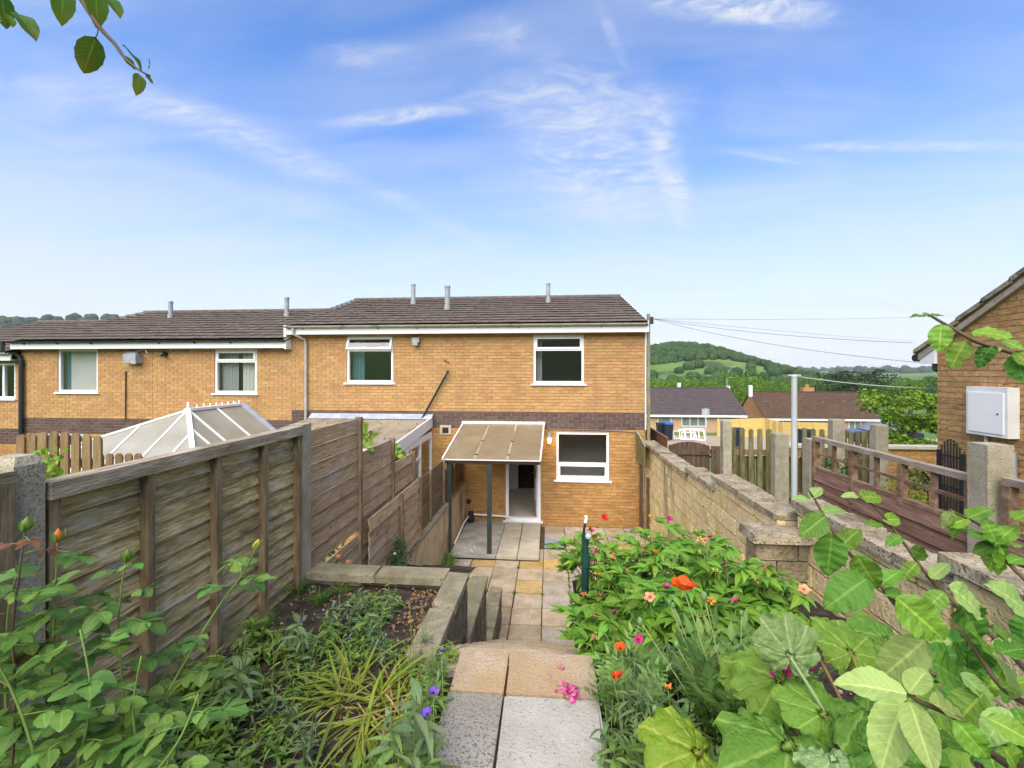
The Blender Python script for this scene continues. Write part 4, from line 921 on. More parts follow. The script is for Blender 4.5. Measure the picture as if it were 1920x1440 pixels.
# poles and cables
pl = thing('steel_clothes_pole', 'thin grey steel pole with a line hook rising from the side path', 'pole', (3.79, 7.15, 1.4))
MB().tube([(3.793,7.148,1.2),(3.793,7.148,3.58)], .041, 10).build('shaft', 'steel_pole', pl); m_ = MB(); m_.tube([(3.793,7.148,3.58),(3.793,7.148,3.61)], [.05,.035], 10); m_.beam((3.70,7.148,3.60),(3.89,7.148,3.60), .03, .02); m_.build('cap', 'steel_pole', pl)
mp = thing('mossy_timber_pole', 'mossy green timber pole fixed to the house corner', 'pole', (2.27, 10.28, 0))
MB().box(2.235, 2.30, 10.24, 10.31, -.08, 4.97).build('shaft', 'mossy_pole', mp); MB().box(2.30, 2.37, 10.22, 10.33, 4.74, 4.90).build('insulator', 'black_plastic', mp)
MB().box(2.205, 2.232, 10.33, 10.39, 2.3, 4.55).build('corner_trim', 'upvc', H1)
def cable(label, p, q, sag, r=.009, m='cable', name='overhead_cable'):
    p, q = Vector(p), Vector(q); P = [p.lerp(q, i/16) - Vector((0,0,sag*4*(i/16)*(1-i/16))) for i in range(17)]
    tag(MB().tube(P, r, 5).build(name, m), label, 'cable', 'overhead cables from the house corner')
cp0 = (2.36, 10.27, 4.86)
cable('overhead cable from the pole dipping lowest to the brick gable', cp0, W(1757, 683, 6.6), .12, .0045)
cable('overhead cable from the pole to the black gutter of the gable house', cp0, W(1712, 643, 6.9), .08, .0045)
cable('thin overhead cable running off above the gable roof', cp0, W(1925, 578, 30), .25, .004)
cable('thin overhead cable running off behind the gable roof', cp0, W(1930, 640, 34), .3, .004)
cable('pale washing line from the steel pole to the gable house', (3.793,7.148,3.59), W(1757, 728, 6.62), .04, .006, 'white_cable', 'washing_line')
# green metal post in the flower bed
gp = thing('green_line_post', 'dark green metal clothes-line post standing in the peonies', 'post', (.285, 3.5, 1.5))
m_ = MB(); m_.tube([(.275,3.5,1.45),(.285,3.5,2.20)], .030, 14); m_.build('lower_tube', 'green_paint', gp)
m_ = MB(); m_.tube([(.285,3.5,2.12),(.285,3.5,2.22)], .036, 14); m_.tube([(.285,3.5,2.22),(.287,3.5,2.36)], .024, 14); m_.tube([(.287,3.5,2.33),(.287,3.5,2.37)], .032, 14); m_.build('upper_tube', 'green_paint', gp)
m_ = MB(); m_.ball((.305,3.47,2.37), .026, 2); m_.build('knob', 'galv', gp)
m_ = MB(); m_.tube([(.27,3.5,2.36),(.275,3.5,2.42),(.285,3.5,2.47)], .010, 8); m_.build('hook', 'black_plastic', gp)
MB().tube([(.284,3.5,2.465),(.292,3.5,2.50),(.288,3.5,2.52)], .013, 8).build('hook_tip', 'upvc', gp)

# ------------------------------------------------------------------ brick gable house on the right
gh = thing('gable_house', 'brick gable-end house with white meter cupboard on its wall', 'house', (7.5, 4, 1.2))
GX, GYF, ev, slope, ga = 5.48, 6.69, 4.03, .58, 2.9
pz = ev + (GYF-ga)*slope
m_ = MB(); m_.prism([(GX+.012,GYF,.8),(GX+.012,-1,.8),(GX+.012,-1,ev),(GX+.012,ga,pz),(GX+.012,GYF,ev)], (.2,0,0)); gwl = m_.build('wall', 'gable_mortar', gh)
brickwork(gwl, (GX,0,0), (0,-1,0), (-1,0,0), -GYF, -1.6, 1.9-.4, 6.2, 'gable_brick', budget=300, clip=lambda v, vt: (-GYF if vt < ev else -(GYF-(vt-ev)/slope), -1.6), depth=.05)
m_ = MB(); m_.box(GX+.02, 13, GYF-.12, GYF-.005, .8, ev); m_.build('back_wall', 'gable_brick', gh)
ey, ezz = GYF+.30, ev-.30*slope+.035
m_ = MB(); m_.prism([(GX-.06,ey,ezz),(GX-.06,ga,ezz+(ey-ga)*slope),(GX-.06,ga,ezz+(ey-ga)*slope+.06),(GX-.06,ey,ezz+.06)], (8,0,0)); m_.prism([(GX-.06,-1.2,ezz),(GX-.06,-1.2,ezz+.06),(GX-.06,ga,ezz+(ey-ga)*slope+.06),(GX-.06,ga,ezz+(ey-ga)*slope)], (8,0,0)); gr = m_.build('roof', 'roof_tile', gh)
for k in range(13):
    y = ey - k*.34; z = lambda yy: ezz+(ey-yy)*slope
    MB().prism([(GX-.09,y,z(y)+.03),(GX-.09,y-.36,z(y-.36)+.005),(GX-.09,y-.36,z(y-.36)+.065),(GX-.09,y,z(y)+.09)], (.4,0,0)).build('verge_tile', 'coping', gr)
MB().prism([(GX-.055,ey-.04,ezz-.07),(GX-.055,ga,ezz+(ey-ga)*slope-.07),(GX-.055,ga,ezz+(ey-ga)*slope+.0),(GX-.055,ey-.04,ezz+.02)], (.05,0,0)).build('barge_board', 'slab_grey', gh)
MB().prism([(GX-.04,GYF+.002,ev-.26),(GX-.04,GYF+.24,ev-.26),(GX-.04,GYF+.24,ev-.11),(GX-.04,GYF+.002,ev+.02)], (7,0,0)).build('soffit_box', 'upvc', gh)
m_ = MB(); m_.tube([(GX-.06,ey+.01,ev-.17),(13,ey+.01,ev-.17)], .055, 10); m_.build('gutter', 'black_plastic', gh)
m_ = MB(); m_.tube([(GX+.03,GYF+.07,ev-.22),(GX+.03,GYF+.06,ev-.34),(GX+.12,GYF+.06,ev-.4),(GX+.12,GYF+.06,1.0)], .04, 10); m_.build('downpipe', 'black_plastic', gh)
mbx = MB(); mbx.box(GX-.13, GX, 5.60, 6.11, 2.87, 3.47); mo = mbx.build('meter_cupboard', 'upvc_dirty', gh)
MB().box(GX-.142, GX-.128, 5.64, 6.07, 2.91, 3.40).build('cupboard_door', 'upvc', mo)
MB().tube([(GX-.142,5.70,3.15),(GX-.15,5.70,3.15)], .010, 8).build('lock', 'black_plastic', mo)
MB().tube([(GX-.04,5.95,2.87),(GX-.04,5.95,1.5)], .02, 8).build('supply_pipe', 'upvc_dirty', gh)
MB().tube([(GX-.07,5.62,2.72),(GX-.07,5.60,1.5)], .045, 10).build('drainpipe', 'slate', gh)
# ornamental black iron gate standing against the gable
ig = thing('iron_gate', 'small black arched iron gate standing by the gable corner', 'gate', (5.38, 6.3, 1.5))
for k in range(7):
    y = 6.50-.045*k; m_ = MB(); m_.tube([(5.38,y,1.4),(5.38,y,2.62+.10*math.sin(math.pi*k/6))], .010, 6); m_.ball((5.38,y,2.64+.10*math.sin(math.pi*k/6)), .017, 1); m_.build('bar', 'black_plastic', ig)
for z in (1.6, 2.1, 2.52): MB().box(5.372, 5.388, 6.20, 6.53, z-.012, z+.012).build('rail', 'black_plastic', ig)
for y in (6.19, 6.54): MB().box(5.36, 5.40, y-.018, y+.018, 1.4, 2.58).build('stile', 'black_plastic', ig)
lwr = thing('low_brick_wall', 'low dark brick wall beyond the maple with pale coping', 'wall', (5.7, 9.4, 1)); 
lwm = MB().box(5.2, 8.6, 10.01, 10.2, .4, 2.0).build('wall_core', 'gable_mortar', lwr); brickwork(lwm, (0,10.0,0), (1,0,0), (0,-1,0), 5.2, 8.6, .6, 2.0, 'low_brick', budget=80)
for k in range(4): MB().box(5.18+.86*k, 5.18+.86*k+.85, 9.96, 10.24, 2.0, 2.06).build('coping_stone', 'slab_pale', lwr)

# ------------------------------------------------------------------ houses beyond
def far_house(label, x0, x1, y0, y1, zb, ze, zr, wallm, roofm, wins, hip=False, ov=.4, name='bungalow', gable='far_brick'):
    h = thing(name, label, 'house', ((x0+x1)/2, y0, zb), 'houses beyond the yard')
    m_ = MB(); m_.box(x0, x1, y0+.03, y1, zb, ze); ym = (y0+y1)/2
    w = m_.build('wall', wallm, h)
    m_ = MB(); m_.prism([(x0,y0+.05,ze),(x0,y1-.02,ze),(x0,ym,zr-.1)], (x1-x0,0,0)); m_.build('gable', gable, h)
    m_ = MB(); n = 14
    a = Vector((x0-.15, y0-ov, ze-.08)); b_ = Vector((x0-.15, ym, zr))
    for k in range(n):
        p, q = a.lerp(b_, k/n), a.lerp(b_, (k+1)/n); m_.prism([p+Vector((0,0,.06)), q+Vector((0,0,.0)), q-Vector((0,0,.08)), p-Vector((0,0,.05))], (x1-x0+.3,0,0))
    m_.prism([(x0-.15,ym,zr),(x0-.15,y1+ov,ze-.08),(x0-.15,y1+ov,ze-.15),(x0-.15,ym,zr-.1)], (x1-x0+.3,0,0)); ro = m_.build('roof', roofm, h)
    MB().box(x0-.1, x1+.1, ym-.12, ym+.12, zr-.02, zr+.09).build('ridge_tile', roofm, ro)
    MB().box(x0-.1, x1+.1, y0-ov-.04, y0-ov, ze-.3, ze-.06).build('fascia', 'upvc', h)
    for (wx0, wx1, wz0, wz1, nl) in wins:
        f = MB(); t = .07; f.box(wx0, wx1, y0-.02, y0+.04, wz0, wz0+t); f.box(wx0, wx1, y0-.02, y0+.04, wz1-t, wz1)
        for k in range(nl+1): xx = wx0 + (wx1-wx0-t)*k/nl; f.box(xx, xx+t, y0-.018, y0+.038, wz0+t, wz1-t)
        wo = f.build('window', 'upvc', h); MB().box(wx0+.02, wx1-.02, y0+.01, y0+.02, wz0+.02, wz1-.02).build('pane', 'far_pane', wo)
    return h
mat('far_brick', [c(.38,.24,.14), c(.48,.32,.20)], .9, 3, (1,1,3), rnd=.04); mat('far_orange', [c(.36,.16,.07), c(.44,.22,.10)], .9, 2, (1,1,3)); mat('far_pink', [c(.36,.19,.13), c(.42,.24,.17)], .9, 3, (1,1,3))
mat('far_roof_dark', [c(.055,.042,.042), c(.085,.068,.066)], .85, 1.5, (1,1,3), bump=.3, bscale=6); mat('far_roof_brown', [c(.055,.032,.020), c(.095,.058,.038)], .9, 2, bump=.4, bscale=6, speck=(c(.16,.13,.10), 3, .66, .7))
mat('far_pane', [c(.10,.12,.12), c(.20,.22,.21)], .1, .8, spec=.6)
fa = far_house('pale pink brick bungalow with dark tiled roof beyond the arched gate', 4, 23.1, 54, 64, -4.6, -1.55, 1.42, 'far_brick', 'far_roof_dark', [(13.0,14.6,-3.0,-1.75,1), (15.8,18.7,-3.0,-1.75,3), (20.6,22.2,-3.0,-1.75,1)])
fb_ = far_house('bungalow with mossy brown roof and orange gable behind the yellow fence', 30.3, 45.2, 64.6, 73, -6, -3.0, .5, 'far_pink', 'far_roof_brown', [(38.0,39.6,-4.5,-3.3,2), (41.5,43.1,-4.5,-3.3,2)], gable='far_orange')
fc_ = far_house('dark roofed house half hidden between the two bungalows', 24, 34, 84, 94, -8, -2.6, .35, 'far_pink', 'far_roof_dark', [])
ch = MB(); q = W(1513, 735, 67.5); ch.box(q.x-.8, q.x+.8, q.y-.5, q.y+.5, q.z-.8, q.z+.7); co = ch.build('chimney', 'far_orange', fb_); MB().tube([(q.x,q.y,q.z+.7),(q.x,q.y,q.z+1.2)], .22, 8).build('chimney_pot', 'far_orange', co)
for (pa_, pb_, hh) in ((1273, 728, 1.0), (1365, 735, 1.1), (1407, 735, 1.2)):
    q = W(pa_, pb_, 58); MB().box(q.x-.18, q.x+.18, q.y-.18, q.y+.18, q.z-.6, q.z+hh-.3).build('flue', 'upvc', fa if pa_ < 1400 else fb_)
q = W(1363, 735, 57); ae = MB(); ae.tube([(q.x,q.y,q.z-6),(q.x,q.y,q.z+1.9)], .05, 6); ae.beam((q.x-.1,q.y,q.z+1.85),(q.x+1.2,q.y,q.z+1.85), .05, .05)
for k in range(6): ae.beam((q.x+.2*k,q.y-.25,q.z+1.85),(q.x+.2*k,q.y+.25,q.z+1.85), .03, .03)
ae.build('aerial', 'flue_metal', fa)
# yellow timber fence
yf = thing('yellow_timber_fence', 'new yellow timber fence in front of the brown bungalow', 'fence', (22, 40, -2.4))
pts = [W(1346, 786, 40), W(1432, 784, 40), W(1468, 791, 44), W(1582, 793, 46)]
for a_, b_ in zip(pts, pts[1:]):
    n = max(2, round((b_-a_).length/1.85))
    for k in range(n):
        p, q = a_.lerp(b_, k/n), a_.lerp(b_, (k+1)/n); dirv = (q-p).normalized()
        MB().box(p.x-.06, p.x+.06, p.y-.06, p.y+.06, p.z-1.9, p.z+.03).build('post', 'new_timber', yf)
        for r_ in range(4):
            zt = Vector((0,0,-.01-.42*r_)); zb_ = Vector((0,0,-.41-.42*r_)); MB().prism([p+dirv*.07+zt, q-dirv*.07+zt, q-dirv*.07+zb_, p+dirv*.07+zb_], (.0,.03,0)).build('board', 'new_timber', yf)
# wheelie bins, frames, car, sign
def bin_(label, p, lid, h=1.1):
    b_ = thing('wheelie_bin', label, 'bin', p, 'wheelie bins in the yard'); x, y, z = p
    m_ = MB(); m_.add([(x-.23,y-.27,z+.05),(x+.23,y-.27,z+.05),(x+.23,y+.27,z+.05),(x-.23,y+.27,z+.05),(x-.29,y-.36,z+h),(x+.29,y-.36,z+h),(x+.29,y+.36,z+h),(x-.29,y+.36,z+h)], [(0,3,2,1),(4,5,6,7),(0,1,5,4),(1,2,6,5),(2,3,7,6),(3,0,4,7)]); m_.build('body', 'wheelie', b_)
    m_ = MB(); m_.prism([(x-.31,y-.4,z+h),(x-.31,y+.38,z+h),(x-.31,y+.36,z+h+.1),(x-.31,y-.2,z+h+.12)], (.62,0,0)); m_.build('lid', lid, b_)
    for s_ in (-1, 1): m_ = MB(); m_.tube([(x+s_*.2,y+.3,z+.1),(x+s_*.27,y+.3,z+.1)], .1, 10); m_.build('wheel', 'tyre', b_)
def on(px, py, d): q = W(px, py, d); return (q.x, q.y, gz(q.x,q.y)+.1)
def onz(px, d): q = W(px, 800, d); return (q.x, q.y, gz(q.x,q.y)+.1)
bin_('dark wheelie bin with a blue lid in the yard beyond the gate', onz(1253, 33), 'blue_lid', 1.2); bin_('all dark wheelie bin in the yard beyond the gate', onz(1239, 34), 'wheelie', 1.15)
fp = thing('frame_pile', 'heap of old white frames stacked in the yard beyond the gate', 'frames', onz(1280, 33))
bx_ = Vector(onz(1280, 33))
for k in range(7):
    a = rng.uniform(-.5,.5); w_, h_ = rng.uniform(.7,1.1), rng.uniform(.5,1.0); o_ = bx_ + Vector((rng.uniform(-.6,.7), rng.uniform(-.3,.3), 0)); u_ = Vector((math.cos(a), math.sin(a)*.3, .25*a)); v_ = Vector((-.3*a, .5, .8)).normalized(); m_ = MB()
    for p, q in (((0,0),(w_,0)),((w_,0),(w_,h_)),((w_,h_),(0,h_)),((0,h_),(0,0))): m_.beam(o_+u_*p[0]+v_*p[1]+Vector((0,0,.05)), o_+u_*q[0]+v_*q[1]+Vector((0,0,.05)), .05, .05)
    m_.build('frame', 'upvc', fp)
q = Vector(onz(1323, 30)); sgn = thing('sign_pole', 'thin grey pole standing in the yard beyond the gate', 'pole', q); MB().tube([q-Vector((0,0,.3)), q+Vector((0,0,2.4))], .035, 8).build('shaft', 'steel_pole', sgn); MB().box(q.x-.25, q.x+.25, q.y-.02, q.y+.02, q.z+1.9, q.z+2.35).build('plate', 'flue_metal', sgn)
def car(label, p, rot):
    t = thing('parked_car', label, 'car', p, 'cars parked beyond the picket fence'); t.rotation_euler = (0,0,rot); x, y, z = p
    m_ = MB(); prof = [(-2.0,.35),(2.0,.35),(2.05,.6),(1.95,.85),(1.1,.98),(.5,1.42),(-1.0,1.45),(-1.7,1.0),(-2.0,.9)]
    m_.prism([(x+a_, y-.85, z+b_) for a_, b_ in prof], (0,1.7,0)); m_.build('body', 'car_blue', t)
    for s_ in (-1,1):
        m_ = MB(); m_.prism([(x-1.45,y+.855*s_,z+1.02),(x+.9,y+.855*s_,z+1.02),(x+.42,y+.855*s_,z+1.34),(x-.95,y+.855*s_,z+1.37)], (0,.01*s_,0)); m_.build('side_window', 'far_pane', t)
        for xx in (-1.25, 1.3): m_ = MB(); m_.tube([(x+xx,y+.65*s_,z+.32),(x+xx,y+.87*s_,z+.32)], .32, 14); wh = m_.build('wheel', 'tyre', t); MB().tube([(x+xx,y+.872*s_,z+.32),(x+xx,y+.88*s_,z+.32)], .18, 10).build('rim', 'flue_metal', wh)
        MB().box(x+1.96, x+2.03, y+.45*s_-.15, y+.45*s_+.15, z+.66, z+.8).build('headlight', 'upvc', t)
    m_ = MB(); m_.prism([(x+1.09,y-.7,z+1.0),(x+1.09,y+.7,z+1.0),(x+.55,y+.65,z+1.40),(x+.55,y-.65,z+1.40)], (.02,0,.01)); m_.build('windscreen', 'far_pane', t)
bin_('dark wheelie bin behind the mossy pickets in the yard', onz(1381, 24), 'wheelie', 1.15); bin_('dark wheelie bin behind the steel pole in the yard', onz(1510, 24), 'wheelie', 1.1); car('dark blue car parked near the maple beyond the trellis', onz(1652, 30), R(170))
# ------------------------------------------------------------------ foliage materials and leaf shapes
def leafmat(name, dark, light, rough=.5, trans=.35, vein=.35, rnd=.22, hue=.02, nveins=9, spec=.3, tipc=None, bumpy=0):
    m = bpy.data.materials.new(name); m.use_nodes = True; nt = m.node_tree; N = nt.nodes; L = nt.links
    b = N['Principled BSDF']; b.inputs['Roughness'].default_value = rough; b.inputs['Specular IOR Level'].default_value = spec
    geo = N.new('ShaderNodeNewGeometry'); oi = N.new('ShaderNodeObjectInfo'); uv = N.new('ShaderNodeUVMap'); sp = N.new('ShaderNodeSeparateXYZ'); L.new(uv.outputs[0], sp.inputs[0])
    def mth(op, a, b_=None):
        x = N.new('ShaderNodeMath'); x.operation = op
        for i, v in enumerate((a, b_)):
            if v is None: continue
            if isinstance(v, (int, float)): x.inputs[i].default_value = v
            else: L.new(v, x.inputs[i])
        return x.outputs[0]
    rand = mth('FRACT', mth('ADD', oi.outputs['Random'], geo.outputs['Random Per Island']))
    nz = N.new('ShaderNodeTexNoise'); nz.inputs['Scale'].default_value = 22; nz.inputs['Detail'].default_value = 2; L.new(geo.outputs['Position'], nz.inputs['Vector'])
    f = mth('MULTIPLY', mth('ADD', nz.outputs[0], mth('MULTIPLY', rand, .6)), .62)
    mx = N.new('ShaderNodeMix'); mx.data_type = 'RGBA'; L.new(f, mx.inputs[0]); mx.inputs[6].default_value = dark; mx.inputs[7].default_value = light; col = mx.outputs[2]
    if vein and not nveins:
        au = mth('MULTIPLY', mth('ABSOLUTE', mth('SUBTRACT', sp.outputs[0], .5)), 2); mrv = N.new('ShaderNodeMapRange'); mrv.inputs['From Min'].default_value = .16; mrv.inputs['From Max'].default_value = .03; L.new(au, mrv.inputs[0])
        m2 = N.new('ShaderNodeMix'); m2.data_type = 'RGBA'; L.new(mth('MULTIPLY', mrv.outputs[0], vein), m2.inputs[0]); L.new(col, m2.inputs[6]); m2.inputs[7].default_value = (light[0]*1.6+.06, light[1]*1.35+.05, light[2]*1.5+.04, 1); col = m2.outputs[2]
    if vein and nveins:
        au = mth('MULTIPLY', mth('ABSOLUTE', mth('SUBTRACT', sp.outputs[0], .5)), 2)
        mid = mth('LESS_THAN', au, .07)
        ph = mth('FRACT', mth('MULTIPLY', mth('SUBTRACT', sp.outputs[1], mth('MULTIPLY', au, .22)), nveins)); sv = mth('LESS_THAN', ph, .12)
        vv = mth('MAXIMUM', mid, mth('MULTIPLY', sv, .55)); m2 = N.new('ShaderNodeMix'); m2.data_type = 'RGBA'; L.new(mth('MULTIPLY', vv, vein), m2.inputs[0]); L.new(col, m2.inputs[6])
        m2.inputs[7].default_value = (min(1, light[0]*2.0+.05), min(1, light[1]*1.6+.05), light[2]*1.5+.03, 1); col = m2.outputs[2]
    if tipc:
        m3 = N.new('ShaderNodeMix'); m3.data_type = 'RGBA'; mr = N.new('ShaderNodeMapRange'); mr.inputs['From Min'].default_value = .45; mr.inputs['From Max'].default_value = 1.0; L.new(sp.outputs[1], mr.inputs[0]); L.new(mth('MULTIPLY', mr.outputs[0], .6), m3.inputs[0]); L.new(col, m3.inputs[6]); m3.inputs[7].default_value = tipc; col = m3.outputs[2]
    h = N.new('ShaderNodeHueSaturation'); L.new(col, h.inputs['Color'])
    mr = N.new('ShaderNodeMapRange'); mr.inputs['To Min'].default_value = 1-rnd; mr.inputs['To Max'].default_value = 1+rnd; L.new(rand, mr.inputs[0]); L.new(mr.outputs[0], h.inputs['Value'])
    mh = N.new('ShaderNodeMapRange'); mh.inputs['To Min'].default_value = .5-hue; mh.inputs['To Max'].default_value = .5+hue; L.new(mth('FRACT', mth('MULTIPLY', rand, 7.3)), mh.inputs[0]); L.new(mh.outputs[0], h.inputs['Hue'])
    L.new(h.outputs[0], b.inputs['Base Color'])
    if bumpy:
        bn = N.new('ShaderNodeTexNoise'); bn.inputs['Scale'].default_value = 95; bn.inputs['Detail'].default_value = 1; L.new(geo.outputs['Position'], bn.inputs['Vector'])
        bp = N.new('ShaderNodeBump'); bp.inputs['Strength'].default_value = bumpy; bp.inputs['Distance'].default_value = .006; L.new(bn.outputs[0], bp.inputs['Height']); L.new(bp.outputs[0], b.inputs['Normal'])
    out = N['Material Output']; tr = N.new('ShaderNodeBsdfTranslucent'); L.new(h.outputs[0], tr.inputs[0]); ms = N.new('ShaderNodeMixShader'); ms.inputs[0].default_value = trans
    L.new(b.outputs[0], ms.inputs[1]); L.new(tr.outputs[0], ms.inputs[2]); L.new(ms.outputs[0], out.inputs[0])
    M[name] = m
leafmat('apple_leaf', c(.075,.20,.014), c(.20,.36,.045), .5, .42, .45, bumpy=.5)
leafmat('apple_leaf_pale', c(.20,.34,.075), c(.34,.47,.15), .6, .42, .35, bumpy=.5)
leafmat('apple_leaf_dark', c(.045,.15,.016), c(.11,.245,.035), .55, .35, .35, spec=.2, bumpy=.5)
leafmat('sprig_leaf', c(.05,.14,.012), c(.13,.24,.025), .5, .5, .4, tipc=c(.22,.18,.02))
leafmat('rose_leaf', c(.060,.15,.026), c(.155,.28,.055), .5, .32, .3, spec=.3)
leafmat('rose_leaf_new', c(.10,.22,.03), c(.22,.34,.06), .45, .4, .3)
leafmat('rose_leaf_red', c(.16,.045,.035), c(.22,.12,.05), .45, .4, .2)
leafmat('peony_leaf', c(.065,.185,.014), c(.20,.37,.04), .48, .34, .35, spec=.3, nveins=7)
leafmat('poppy_leaf', c(.10,.22,.045), c(.25,.39,.11), .65, .35, .25)
leafmat('rhubarb_leaf', c(.075,.20,.018), c(.21,.38,.05), .6, .35, .5, nveins=0, bumpy=.9)
leafmat('rhubarb_pale', c(.15,.30,.085), c(.30,.44,.17), .55, .35, .5, nveins=0, bumpy=.9)
leafmat('rhubarb_yellow', c(.10,.24,.015), c(.32,.40,.035), .5, .4, .5, nveins=0, bumpy=.9, hue=.0)
leafmat('weed_grey', c(.09,.16,.06), c(.22,.30,.13), .65, .35, .25)
leafmat('weed_light', c(.10,.19,.02), c(.25,.35,.05), .6, .4, .25)
leafmat('weed_leaf', c(.085,.185,.03), c(.23,.36,.085), .6, .35, .25)
leafmat('strap_leaf', c(.18,.26,.025), c(.36,.41,.06), .6, .4, .0, tipc=c(.30,.33,.05))
leafmat('straw', c(.38,.27,.07), c(.55,.43,.17), .7, .35, .0)
leafmat('grass_blade', c(.06,.16,.02), c(.17,.28,.04), .6, .4, .0)
leafmat('ivy_leaf', c(.12,.27,.02), c(.32,.46,.05), .5, .4, .3)
leafmat('dry_leaf', c(.16,.075,.03), c(.33,.20,.10), .8, .2, .2)
leafmat('shrub_leaf', c(.022,.085,.015), c(.065,.16,.035), .5, .3, .0)
leafmat('tree_leaf', c(.030,.085,.012), c(.085,.17,.025), .6, .3, .0, rnd=.3)
leafmat('tree_bright', c(.075,.17,.010), c(.17,.29,.022), .6, .35, .0, rnd=.25)
leafmat('cedar_leaf', c(.012,.030,.014), c(.030,.058,.025), .7, .15, .0, rnd=.3)
leafmat('maple_leaf', c(.075,.19,.008), c(.24,.37,.03), .55, .4, .0, rnd=.3, tipc=c(.26,.22,.04))
leafmat('petal_orange', c(.75,.085,.008), c(.85,.16,.012), .6, .4, .0, rnd=.1, hue=.01)
leafmat('petal_red', c(.60,.035,.012), c(.72,.07,.02), .6, .4, .0, rnd=.1, hue=.01)
leafmat('petal_magenta', c(.45,.012,.13), c(.70,.07,.30), .6, .35, .0, rnd=.2, hue=.01)
leafmat('petal_pink', c(.60,.10,.28), c(.78,.30,.48), .6, .4, .0, rnd=.2, hue=.01)
leafmat('petal_violet', c(.13,.06,.42), c(.28,.16,.62), .6, .35, .0, rnd=.15, hue=.02)
leafmat('petal_amber', c(.62,.22,.02), c(.75,.36,.05), .6, .35, .0, rnd=.15, hue=.02)
leafmat('petal_yellow', c(.55,.46,.05), c(.70,.58,.14), .6, .35, .0, rnd=.15)
leafmat('petal_peach', c(.72,.30,.14), c(.85,.48,.28), .6, .4, .0, rnd=.1)
leafmat('sepal', c(.10,.20,.03), c(.20,.30,.06), .6, .3, .0)
mat('stem_green', [c(.11,.19,.035), c(.17,.26,.06)], .6, 6); mat('stem_pale', [c(.22,.30,.11), c(.30,.38,.17)], .7, 6); mat('stem_brown', [c(.085,.055,.028), c(.14,.10,.055)], .8, 8); mat('stem_red', [c(.20,.11,.04), c(.26,.17,.07)], .6, 8)
mat('bark', [c(.06,.05,.036), c(.11,.09,.065)], .95, 6, (3,3,.7), bump=.6)
mat('dark_stamen', [c(.03,.012,.02)], .7); mat('bud_green', [c(.10,.21,.06), c(.16,.28,.09)], .6, 8)

def leaf_shape(kind):
    if kind == 'ovate': return lambda t: math.sin(math.pi*t**.78)**.72
    if kind == 'round': return lambda t: math.sin(math.pi*t**.85)**.55
    if kind == 'lance': return lambda t: math.sin(math.pi*t**.7)**1.05
    if kind == 'strap': return lambda t: min(1, t*6+.4)*(1-t**3)**.9
    return lambda t: math.sin(math.pi*t)
def leaf_geo(mb, kind, L, Wd, nv=7, fold=.22, droop=.3, wave=.0, serr=0, curl=0, T=None, nu=2, crinkle=0, seed=0):
    """one leaf along +Y from the origin, face up +Z; T maps local to final"""
    rr = random.Random(seed); sh = leaf_shape(kind); vs_ = []; uvs = []; cols = 2*nu+1
    for j in range(nv+1):
        t = j/nv; w = max(.02 if kind != 'strap' else .15, sh(t))*Wd/2
        if serr and 0 < j < nv: w *= 1 + (serr if j % 2 else -serr)
        if j == 0 or j == nv: w = Wd*.02 if kind != 'strap' or j == nv else Wd*.25
        a = droop*t*t; yy = L*(t - .12*droop*t**3); zz = -L*a*.5
        for i in range(cols):
            u = (i-nu)/nu; x = u*w; lift = fold*abs(x) + wave*Wd*math.sin(t*11+u*2+seed)*abs(u) + curl*Wd*u*u*t
            cz = crinkle*Wd*math.cos(t*2*math.pi*5.5 - abs(u)*2.2)*(.35+.65*abs(u)) if crinkle else 0
            vs_.append((x, yy, zz + lift + cz)); uvs.append((.5+.5*u, t))
    fs = [(j*cols+i, j*cols+i+1, (j+1)*cols+i+1, (j+1)*cols+i) for j in range(nv) for i in range(cols-1)]
    if T is not None: vs_ = [T @ Vector(v) for v in vs_]
    mb.add(vs_, fs, uvs)
LEAF = {}
def leaf_mesh(name, matname, kind, Wd, n=4, **kw):
    """n variants of unit-length leaf meshes"""
    r = []
    for k in range(n):
        mb = MB(); d = dict(kw); d['droop'] = kw.get('droop',.3)*rng.uniform(.4,1.6); d['fold'] = kw.get('fold',.22)*rng.uniform(.5,1.5)
        leaf_geo(mb, kind, 1, Wd*rng.uniform(.9,1.1), seed=k*3+1, **d); r.append(mb.mesh(name, matname, smooth=True, centre=False)[0])
    LEAF[name] = r
leaf_mesh('apple', 'apple_leaf', 'ovate', .62, 5, nv=20, nu=4, fold=.2, droop=.5, wave=.06, serr=.022, crinkle=.035)
leaf_mesh('apple_pale', 'apple_leaf_pale', 'ovate', .52, 4, nv=20, nu=4, fold=.25, droop=.5, wave=.05, serr=.02, crinkle=.028)
leaf_mesh('apple_dark', 'apple_leaf_dark', 'ovate', .66, 4, nv=20, nu=4, fold=.15, droop=.5, wave=.07, serr=.022, crinkle=.05)
leaf_mesh('sprig', 'sprig_leaf', 'ovate', .5, 4, nv=10, nu=3, fold=.3, droop=.4, wave=.06, serr=.03)
leaf_mesh('rose', 'rose_leaf', 'ovate', .68, 4, nv=12, nu=2, fold=.18, droop=.35, serr=.06, wave=.03)
leaf_mesh('rose_new', 'rose_leaf_new', 'ovate', .6, 3, nv=12, nu=2, fold=.25, droop=.35, serr=.06)
leaf_mesh('rose_red', 'rose_leaf_red', 'ovate', .55, 3, nv=12, nu=2, fold=.3, droop=.35, serr=.06)
leaf_mesh('peony', 'peony_leaf', 'lance', .36, 6, nv=6, nu=1, fold=.35, droop=.7)
leaf_mesh('weed', 'weed_leaf', 'lance', .24, 4, nv=6, nu=1, fold=.35, droop=.7)
